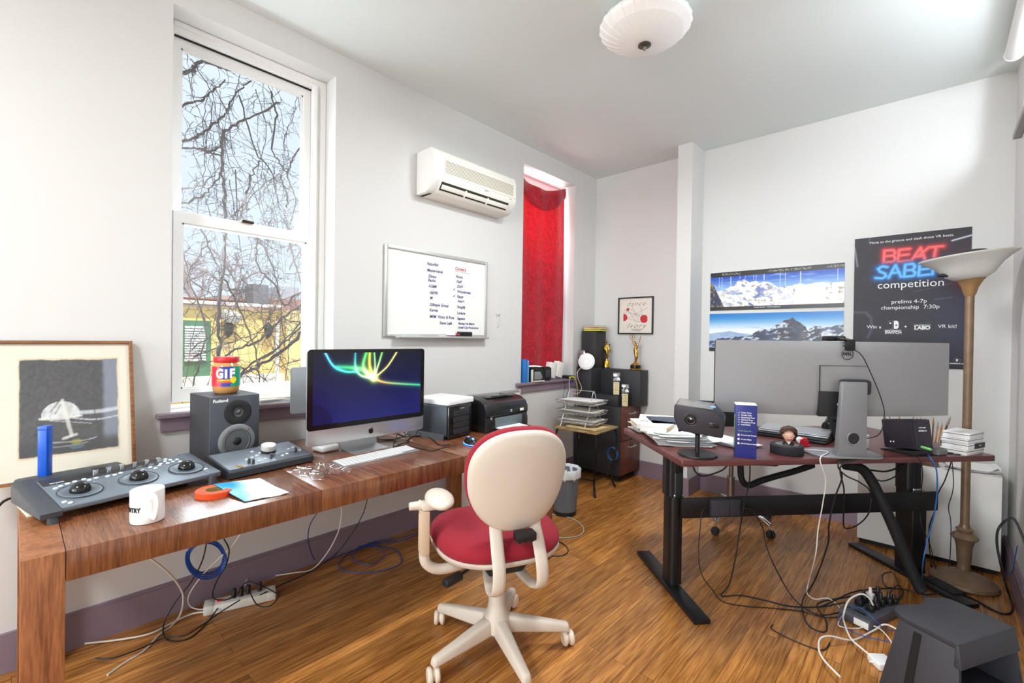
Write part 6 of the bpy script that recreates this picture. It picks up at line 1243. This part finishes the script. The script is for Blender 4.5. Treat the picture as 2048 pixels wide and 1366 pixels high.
# ================================================================== POWER STRIPS, BRICKS AND CABLES
BEIGE = mat('strip_white', (222, 220, 212), .4)
ps = thing('power_strip', 'white surge protector with black plugs on the floor under the long desk', 'power strip', (.165, .765, 0), 72)
obj('housing', MB().box(-.15, -.036, 0, .15, .036, .042, .006), BEIGE, ps); obj('ribbed_end', MB().box(-.152, -.037, .002, -.11, .037, .044, .004).box(.11, -.037, .002, .152, .037, .044, .004), mat('strip_ribs', (214, 212, 202), .45), ps)
obj('red_switch', MB().box(-.1, -.012, .041, -.08, .012, .047, .002), mat('switch_red', (210, 40, 40), .3, emit=(200, 20, 20), estr=.3), ps)
for x, y in ((-.03, 0), (.0, .0), (.03, .005), (.08, .01)): obj('plug', MB().cyl((x, y, .042), (x+.002, y+.004, .085), .012, .009, 14, b=.003), BLK, ps)
UPZ = thing('power_hub', 'grey chunky power hub crowded with black plugs beside the step stool', 'power strip', (2.455, 2.845, 0), -20)
obj('housing', MB().box(-.068, -.16, 0, .068, .16, .05, .010), mat('hub_grey', (84, 84, 94), .45), UPZ); obj('label', MB().box(.0, -.162, .008, .06, -.1598, .038), PAPER, UPZ); obj('slot', MB().box(-.055, -.125, .048, .03, -.11, .0505), BLK, UPZ)
for y in (-.04, .01, .06): obj('coax_jack', MB().cyl((-.069, y-.08, .012), (-.082, y-.08, .012), .005, n=10), mat('brass', (190, 150, 80), .3, .9), UPZ)
for k, (x, y, h, m_) in enumerate(((-.03, -.05, .05, BLK), (.02, -.06, .05, BLK), (-.035, .0, .06, BLK), (.02, -.01, .055, BLK), (-.03, .05, .06, WPL), (.02, .04, .06, BLK), (-.02, .1, .06, BLK), (.03, .09, .055, BLK), (.035, .13, .04, BLK))): obj('plug', MB().box(x-.016, y-.014, .05, x+.016, y+.014, .05+h*.6, .004).cyl((x, y, .05+h*.5), (x-.004, y+.008, .05+h), .009, .006, 12), m_, UPZ)
a = W(1770, 1334, z=.0); ad = thing('white_adapter', 'white square power adapter on the floor left of the step stool', 'adapter', (a.x-.01, a.y, 0), 40); obj('case', MB().box(-.036, -.036, 0, .036, .036, .03, .006, 3), WPL, ad); obj('cord_collar', MB().cyl((-.0, -.034, .015), (-.0, -.052, .015), .006, .004, 12), WPL, ad); obj('cord_collar', MB().cyl((-.034, 0, .015), (-.05, 0, .015), .005, .004, 12), WPL, ad)
pbk = thing('power_brick', 'black power brick fixed on the crossbar of the standing desk', 'power brick', tuple(DV(1450, 1015, .300)-Vector((0, 0, .045))), 49.06, 'black power bricks'); obj('case', MB().box(-.082, -.012, 0, .082, .0165, .09, .006), mat('brick_black', (56, 56, 64), .5), pbk); obj('seam', MB().box(.018, -.013, .002, .020, .012, .088), BLK, pbk)
a = W(1888, 1178, z=0); pb2 = thing('power_brick', 'black ribbed power brick on the floor by the lamp base', 'power brick', (a.x, a.y-.02, 0), -42, 'black power bricks'); obj('case', MB().box(-.085, -.034, 0, .085, .034, .034, .006), mat('brick_black2', (34, 32, 36), .5), pb2); obj('green_plug', MB().box(.088, -.012, .008, .108, .0, .02, .002), mat('plug_led_green', (60, 200, 90), .4), pb2)
for k in range(7): obj('rib', MB().box(-.06+k*.02, -.026, .034, -.052+k*.02, .026, .0355), BLK, pb2)
def fz(px, py, z=.004): return W(px, py, z=z)
def dv(px, py, v=.28): return DV(px, py, v)
cable('desk_cable', 'black cable dropping from the left end of the power brick to the floor', [dv(1420, 1016, .29), dv(1405, 1022), dv(1400, 1060), dv(1397, 1110), dv(1404, 1150, .2), fz(1425, 1180, .02), fz(1445, 1203), fz(1490, 1212), fz(1540, 1216), fz(1600, 1222), fz(1650, 1235), fz(1690, 1232, .006)], .0026, BC, group='black cables under the standing desk')
cable('desk_cable', 'black cable hanging straight past the power brick then kinking on the floor', [dv(1500, 930, .285), dv(1499, 960, .285), dv(1493, 990, .285), dv(1486, 1020, .26), dv(1478, 1070), dv(1470, 1120, .25), fz(1458, 1170, .05), fz(1442, 1194, .005), fz(1480, 1193), fz(1530, 1203), fz(1580, 1215), fz(1640, 1216), fz(1690, 1205, .03)], .0036, BC, group='black cables under the standing desk')
cable('desk_cable', 'black cable sweeping right from the power brick to the floor', [dv(1482, 1016, .29), dv(1505, 1022), dv(1525, 1055), dv(1532, 1090), dv(1548, 1130, .25), fz(1575, 1180, .02), fz(1600, 1214), fz(1640, 1235), fz(1690, 1222, .01)], .0032, BC, group='black cables under the standing desk')
cable('desk_cable', 'black cable falling from the monitor stand and looping on the boards', [D(.92, .0, SZD+.004), dv(1678, 925, -.012), dv(1684, 955, -.008), dv(1668, 1000, .02), dv(1658, 1050, .05), dv(1655, 1090, .1), fz(1630, 1160, .03), fz(1606, 1205, .006), fz(1606, 1235), fz(1620, 1262), fz(1650, 1272), fz(1652, 1250), fz(1635, 1215), fz(1690, 1195, .01), fz(1720, 1190, .05)], .0036, BC, group='black cables under the standing desk')
cable('desk_cable', 'black cable hanging in a deep loop below the monitor stand', [D(.95, .0, SZD+.004), dv(1683, 930, -.02), dv(1688, 980, .0), dv(1687, 1030, .1), dv(1690, 1056, .15), dv(1715, 1050, .2), dv(1738, 1025, .24), dv(1741, 985, .25), dv(1720, 965, .1), dv(1690, 950, -.005), dv(1676, 930, -.02), D(.86, .02, SZD+.006)], .0034, BC, group='black cables under the standing desk')
cable('charger_cable', 'white cable running off the desk edge down to the floor plugs', [D(.72, .14, SZD+.01), D(.80, .08, SZD+.012), dv(1640, 918, -.014), dv(1651, 960, .0), dv(1645, 1010, .03), dv(1636, 1060, .05), dv(1631, 1110, .05), fz(1616, 1170, .03), fz(1614, 1195, .006), fz(1630, 1207), fz(1655, 1205), fz(1675, 1210, .01), fz(1684, 1228, .01), fz(1677, 1260), fz(1710, 1257, .01), fz(1750, 1262), fz(1780, 1290), fz(1790, 1312, .01)], .0025, WC)
cable('adapter_cable', 'thick white cord arching from the power hub to the white adapter', [fz(1746, 1210, .11), fz(1738, 1196, .12), fz(1722, 1188, .12), fz(1698, 1200, .09), fz(1687, 1230, .03), fz(1688, 1256, .006), fz(1700, 1288), fz(1725, 1312), fz(1760, 1326, .012)], .0038, WC)
cable('adapter_cable', 'thick white cord curling across the bottom right floor', [fz(1800, 1278), fz(1770, 1264), fz(1745, 1262, .01), fz(1705, 1280, .012), fz(1660, 1288), fz(1640, 1294), fz(1638, 1318), fz(1650, 1340), fz(1680, 1372)], .0038, WC)
cable('adapter_cable', 'white cord leaving the front of the white adapter', [fz(1774, 1354, .012), fz(1777, 1364, .008), fz(1780, 1385)], .0036, WC)
cable('ethernet_cable', 'bright blue cable dropping from the tilted speaker past the right leg', [D(1.295, .03, SZD+.01), dv(1862, 918, -.02), dv(1873, 940, -.015), dv(1874, 985, .02), dv(1868, 1030, .05), dv(1856, 1075, .1), dv(1846, 1125, .1), fz(1845, 1165, .02), fz(1850, 1195, .004), fz(1856, 1215)], .003, mat('bright_blue_cable', (40, 110, 190), .45))
cable('speaker_cable', 'black cord hanging from the green plug of the tilted speaker', [D(1.155, .02, SZD+.028), dv(1838, 918, -.014), dv(1845, 945, .0), dv(1842, 985, .1), dv(1840, 1020, .25), dv(1843, 1050, .25), dv(1860, 1090, .25), fz(1872, 1140, .03)], .002, BC)
cable('desk_cable', 'black cable falling behind the right desk leg then along the white cabinet', [W(1903, 922, y=3.72), W(1890, 960, y=3.72), W(1875, 990, y=3.72), W(1870, 1020, y=3.72), W(1858, 1060, y=3.72), fz(1862, 1128, .03), fz(1865, 1142)], .003, BC, group='black cables under the standing desk')
cable('desk_cable', 'wavy thin black cable hanging between the desk leg and the floor lamp', [W(1904, 922, y=3.72), W(1907, 960, y=3.72), W(1905, 985, y=3.72), W(1897, 1015, y=3.72), W(1902, 1050, y=3.72), fz(1898, 1130, .06), fz(1882, 1142, .02), fz(1868, 1140), fz(1860, 1132, .02)], .0022, BC, group='black cables under the standing desk')
cable('extension_lead', 'thick black lead arching from the right wall to the floor beside the lamp', [(2.985, 3.13, .41), W(2030, 1040, y=3.2), W(2012, 1041, y=3.2), W(1996, 1060, y=3.2), W(1994, 1090, y=3.15), W(2002, 1130, y=3.1), fz(2015, 1180, .03), fz(2026, 1215), fz(2015, 1228), fz(1990, 1222), fz(1950, 1200), fz(1925, 1190), fz(1918, 1188, .012)], .005, BC)
obj('wall_plug', MB().box(2.982, 3.08, .39, 3.009, 3.18, .43, .008), BLK); tag(bpy.data.objects['wall_plug'], 'black plug in the right wall at the end of the thick lead', 'plug')
cable('loose_cable', 'loose thin black cord end lying on the boards left of the white cord', [fz(1546, 1249, .006), fz(1542, 1256), fz(1560, 1268), fz(1590, 1282), fz(1620, 1294), fz(1648, 1300), fz(1660, 1284)], .0024, BC)
cable('floor_cable', 'tangle of black cable between the power hub and right desk foot', [fz(1790, 1180), fz(1770, 1172, .01), fz(1765, 1150, .02), fz(1785, 1145, .03), fz(1795, 1165, .03), fz(1800, 1190, .02), fz(1790, 1205), fz(1775, 1195, .03), fz(1795, 1170, .04), fz(1806, 1190), fz(1790, 1210), fz(1762, 1196, .1)], .003, BC)
cable('floor_cable', 'long black cable crossing the floor behind the power hub', [fz(1640, 1222), fz(1675, 1205), fz(1710, 1190), fz(1760, 1184), fz(1810, 1186), fz(1850, 1196), fz(1880, 1192)], .0036, BC)
cable('blue_floor_cable', 'thin blue cable over the power hub to the step stool', [fz(1700, 1218, .07), fz(1722, 1216, .075), fz(1745, 1235, .06), fz(1770, 1258, .02), fz(1800, 1266), fz(1830, 1268)], .0022, BLUEC)
cable('blue_floor_cable', 'thin blue cable curving on the floor in front of the power hub', [fz(1684, 1235), fz(1677, 1243), fz(1690, 1262), fz(1720, 1278), fz(1760, 1288), fz(1800, 1296), fz(1830, 1298)], .0022, BLUEC)
cable('blue_floor_cable', 'blue cable along the wall behind the floor lamp', [(2.99, 3.5, .30), (2.985, 3.55, .2), (2.985, 3.62, .12), (2.97, 3.66, .09), (2.96, 3.72, .03), (2.955, 3.70, .006)], .0025, BLUEC)
wb_ = mat('webbing', (26, 26, 28), .7)
cable('webbing_strap', 'black webbing strap sagging under the left half of the standing desk', [dv(1481, 930, .5), dv(1482, 952, .5), dv(1488, 966, .5), dv(1500, 970, .5), dv(1520, 962, .5), dv(1550, 953, .5), dv(1590, 942, .5), dv(1626, 930, .5)], .018, wb_, n=8)
cable('cable_sleeve', 'thick black fabric sleeve running diagonally down to the right desk foot', [dv(1690, 930, .26), dv(1722, 937, .26), dv(1742, 960, .24), dv(1762, 1000, .2), dv(1785, 1050, .17), dv(1810, 1110, .14), dv(1836, 1170, .10), dv(1846, 1185, .08)], .026, wb_, n=10)
cable('desk_cable', 'short black cable sagging under the desktop near the left leg', [dv(1385, 930, .2), dv(1392, 945, .2), dv(1405, 952, .2), dv(1425, 948, .2), dv(1445, 940, .2), dv(1456, 929, .2)], .004, BC, group='black cables under the standing desk')
cable('desk_cable', 'black cable sagging under the desktop left of the right leg', [dv(1740, 940, .3), dv(1770, 943, .3), dv(1795, 936, .3), dv(1812, 928, .3)], .005, BC, group='black cables under the standing desk')
cable('desk_cable', 'lower black cable with a tie looping to the right desk leg', [dv(1748, 957, .3), dv(1765, 962, .3), dv(1785, 956, .3), dv(1800, 945, .3), dv(1808, 935, .3)], .0035, BC, group='black cables under the standing desk')
# cables under the long desk
cable('cable_coil', 'coiled dark blue network cable hanging under the long desk', [W(412+(34+2.2*(k//20))*math.cos(k*.314), 1116+(30+4*(k//20))*math.sin(k*.314), x=.14+.0012*k) for k in range(72)], .0036, mat('coil_blue_cable', (30, 70, 150), .45), sm=3, group=None)
def ux(px, py, x=.12): return W(px, py, x=x)
cable('under_desk_cable', 'thick white cable falling from the desk to the floor nearest the left leg', [ux(290, 1110, .2), ux(325, 1135, .2), ux(350, 1160, .18), ux(366, 1190, .15), fz(362, 1225, .03), fz(345, 1250), fz(318, 1270), fz(290, 1300), fz(250, 1325), fz(215, 1350)], .0042, mat('cream_cable', (206, 198, 184), .45), group='white cables under the long desk')
cable('under_desk_cable', 'white cable running along the floor into the white surge protector', [fz(412, 1224, .02), fz(385, 1230), fz(345, 1248), fz(300, 1270), fz(240, 1282), fz(170, 1290)], .004, mat('cream_cable', (206, 198, 184), .45), group='white cables under the long desk')
cable('under_desk_cable', 'thin white cable dropping from the desk into the top of the surge protector', [ux(482, 1066, .2), ux(462, 1095, .2), ux(440, 1115, .18), ux(405, 1150, .16), ux(378, 1190, .12), fz(380, 1212, .03), fz(400, 1219, .01), fz(415, 1216, .02)], .0028, WC, group='white cables under the long desk')
cable('under_desk_cable', 'long white cable hanging mid-desk and running to the surge protector', [ux(682, 1012, .14), ux(683, 1030, .14), ux(676, 1065, .12), ux(655, 1105, .1), fz(625, 1138, .01), fz(590, 1152), fz(540, 1152, .01), fz(500, 1153, .04), fz(490, 1170, .05)], .003, WC, group='white cables under the long desk')
cable('black_desk_cable', 'black cord hanging between the blue coil and the left desk leg', [ux(413, 1085, .2), ux(405, 1120, .2), ux(385, 1160, .16), ux(350, 1205, .12), fz(327, 1250, .02), fz(335, 1280), fz(375, 1278), fz(410, 1250), fz(440, 1210, .03)], .003, BC, group='black cords under the long desk')
cable('black_desk_cable', 'black cord hanging right of the blue coil down to the plugs', [ux(448, 1078, .2), ux(458, 1100, .2), ux(452, 1130, .16), ux(432, 1165, .12), fz(426, 1195, .05), fz(450, 1200, .09), fz(470, 1192, .09)], .003, BC, group='black cords under the long desk')
cable('black_desk_cable', 'dark cord hanging left of the long white cable mid-desk', [ux(636, 1024, .14), ux(620, 1050, .12), ux(617, 1085, .1), fz(632, 1122, .01), fz(660, 1122), fz(700, 1108), fz(760, 1090)], .0026, mat('navy_cable', (24, 52, 110), .45), group='black cords under the long desk')
cable('black_desk_cable', 'black cord hanging right of the long white cable', [ux(735, 998, .14), ux(725, 1030, .13), ux(705, 1065, .1), fz(670, 1110, .02), fz(620, 1150), fz(560, 1178), fz(520, 1190, .06)], .0028, BC, group='black cords under the long desk')
cable('black_desk_cable', 'black cord looping round the right end of the surge protector', [fz(470, 1196, .1), fz(492, 1165, .12), fz(515, 1168, .12), fz(550, 1185, .04), fz(556, 1205), fz(540, 1222), fz(515, 1210, .03), fz(500, 1185, .1)], .0026, BC, group='black cords under the long desk')
cable('black_desk_cable', 'black cord running from the plugs along the floor toward the viewer', [fz(480, 1200, .09), fz(440, 1225, .03), fz(410, 1260), fz(370, 1285), fz(330, 1290), fz(280, 1312), fz(225, 1332), fz(190, 1332)], .003, BC, group='black cords under the long desk')
for k, (ox, oy, lab_) in enumerate(((0, 0, 'outer loop'), (30, -14, 'inner loop'))):
    cable('blue_floor_coil', 'blue network cable loops on the floor under the long desk, %s' % lab_, [fz(850-ox*.2, 1062), fz(800, 1082+oy*.3), fz(740, 1088), fz(690+ox*.5, 1112), fz(680+ox, 1138+oy), fz(740, 1145+oy), fz(800-ox, 1128+oy), fz(790-ox, 1100), fz(740, 1092), fz(700, 1098)], .003, mat('floor_blue_cable', (40, 66, 130), .45), group='blue cable loops under the desk')
cable('grey_floor_cable', 'grey cable curving on the floor right of the red chair', [fz(1090, 1029), fz(1120, 1030), fz(1150, 1040), fz(1167, 1056), fz(1160, 1070), fz(1130, 1076), fz(1085, 1073)], .003, GC)
cable('black_floor_cable', 'short black cable loop on the floor beside the red chair', [fz(1085, 1080), fz(1115, 1082), fz(1135, 1096), fz(1132, 1108), fz(1110, 1112), fz(1070, 1106)], .003, BC)
cable('left_wall_cable', 'black cord hanging at the far left end of the long desk', [(.32, .04, .752), (.33, -.02, .75), (.34, -.05, .68), (.40, -.055, .55), (.44, -.04, .45), (.40, -.05, .3), (.36, -.03, .12), (.30, -.04, .01), (.2, -.1, .006)], .0045, BC)

# parts that look different from the rest of their thing
PL = {('peanut_butter_jar', 'lid'): 'red ridged lid', ('office_chair', 'seat_cushion'): 'red fabric seat cushion', ('office_chair', 'back_cushion'): 'red fabric back cushion', ('office_chair', 'tilt_lever'): 'black lever', ('office_chair', 'base_leg'): None,
 ('monitor_controller', 'volume_knob'): 'large silver knob', ('grading_panel', 'label_strip'): 'black glossy strip', ('file_cabinet', 'drawer'): 'mahogany drawer front', ('file_cabinet', 'handle'): 'silver handle', ('floor_lamp', 'glass_bowl'): 'white frosted glass bowl',
 ('desktop_computer', 'display'): 'glowing dark blue display with neon streaks', ('printer', 'paper_sheet'): 'white sheet of paper', ('wastebasket', 'liner'): 'white plastic bag liner', ('award_statuette', 'black_plinth'): 'black plinth', ('projector', 'blue_sticker'): 'pale blue sticker',
 ('tape_dispenser', 'white_cover'): 'white cover', ('notebook', 'orange_sticker'): 'orange sticker', ('desktop_speaker', 'green_plug'): 'bright green plug', ('standing_desk', 'desktop'): 'dark mahogany top', ('ceiling_lamp', 'finial'): 'dark pewter finial', ('power_strip', 'red_switch'): 'red lit switch', ('coffee_mug', 'lettering'): 'black lettering', ('neighbour_house', 'door'): 'green door panel', ('neighbour_house', 'louvre_shutter'): 'white louvred shutter'}
for o in bpy.data.objects:
    if o.parent is not None:
        r = o.parent
        while r.parent is not None: r = r.parent
        v = PL.get((r.name.split('.')[0], o.name.split('.')[0]))
        if v and not ('black office chair' in r.get('label', '')): o['label'] = v
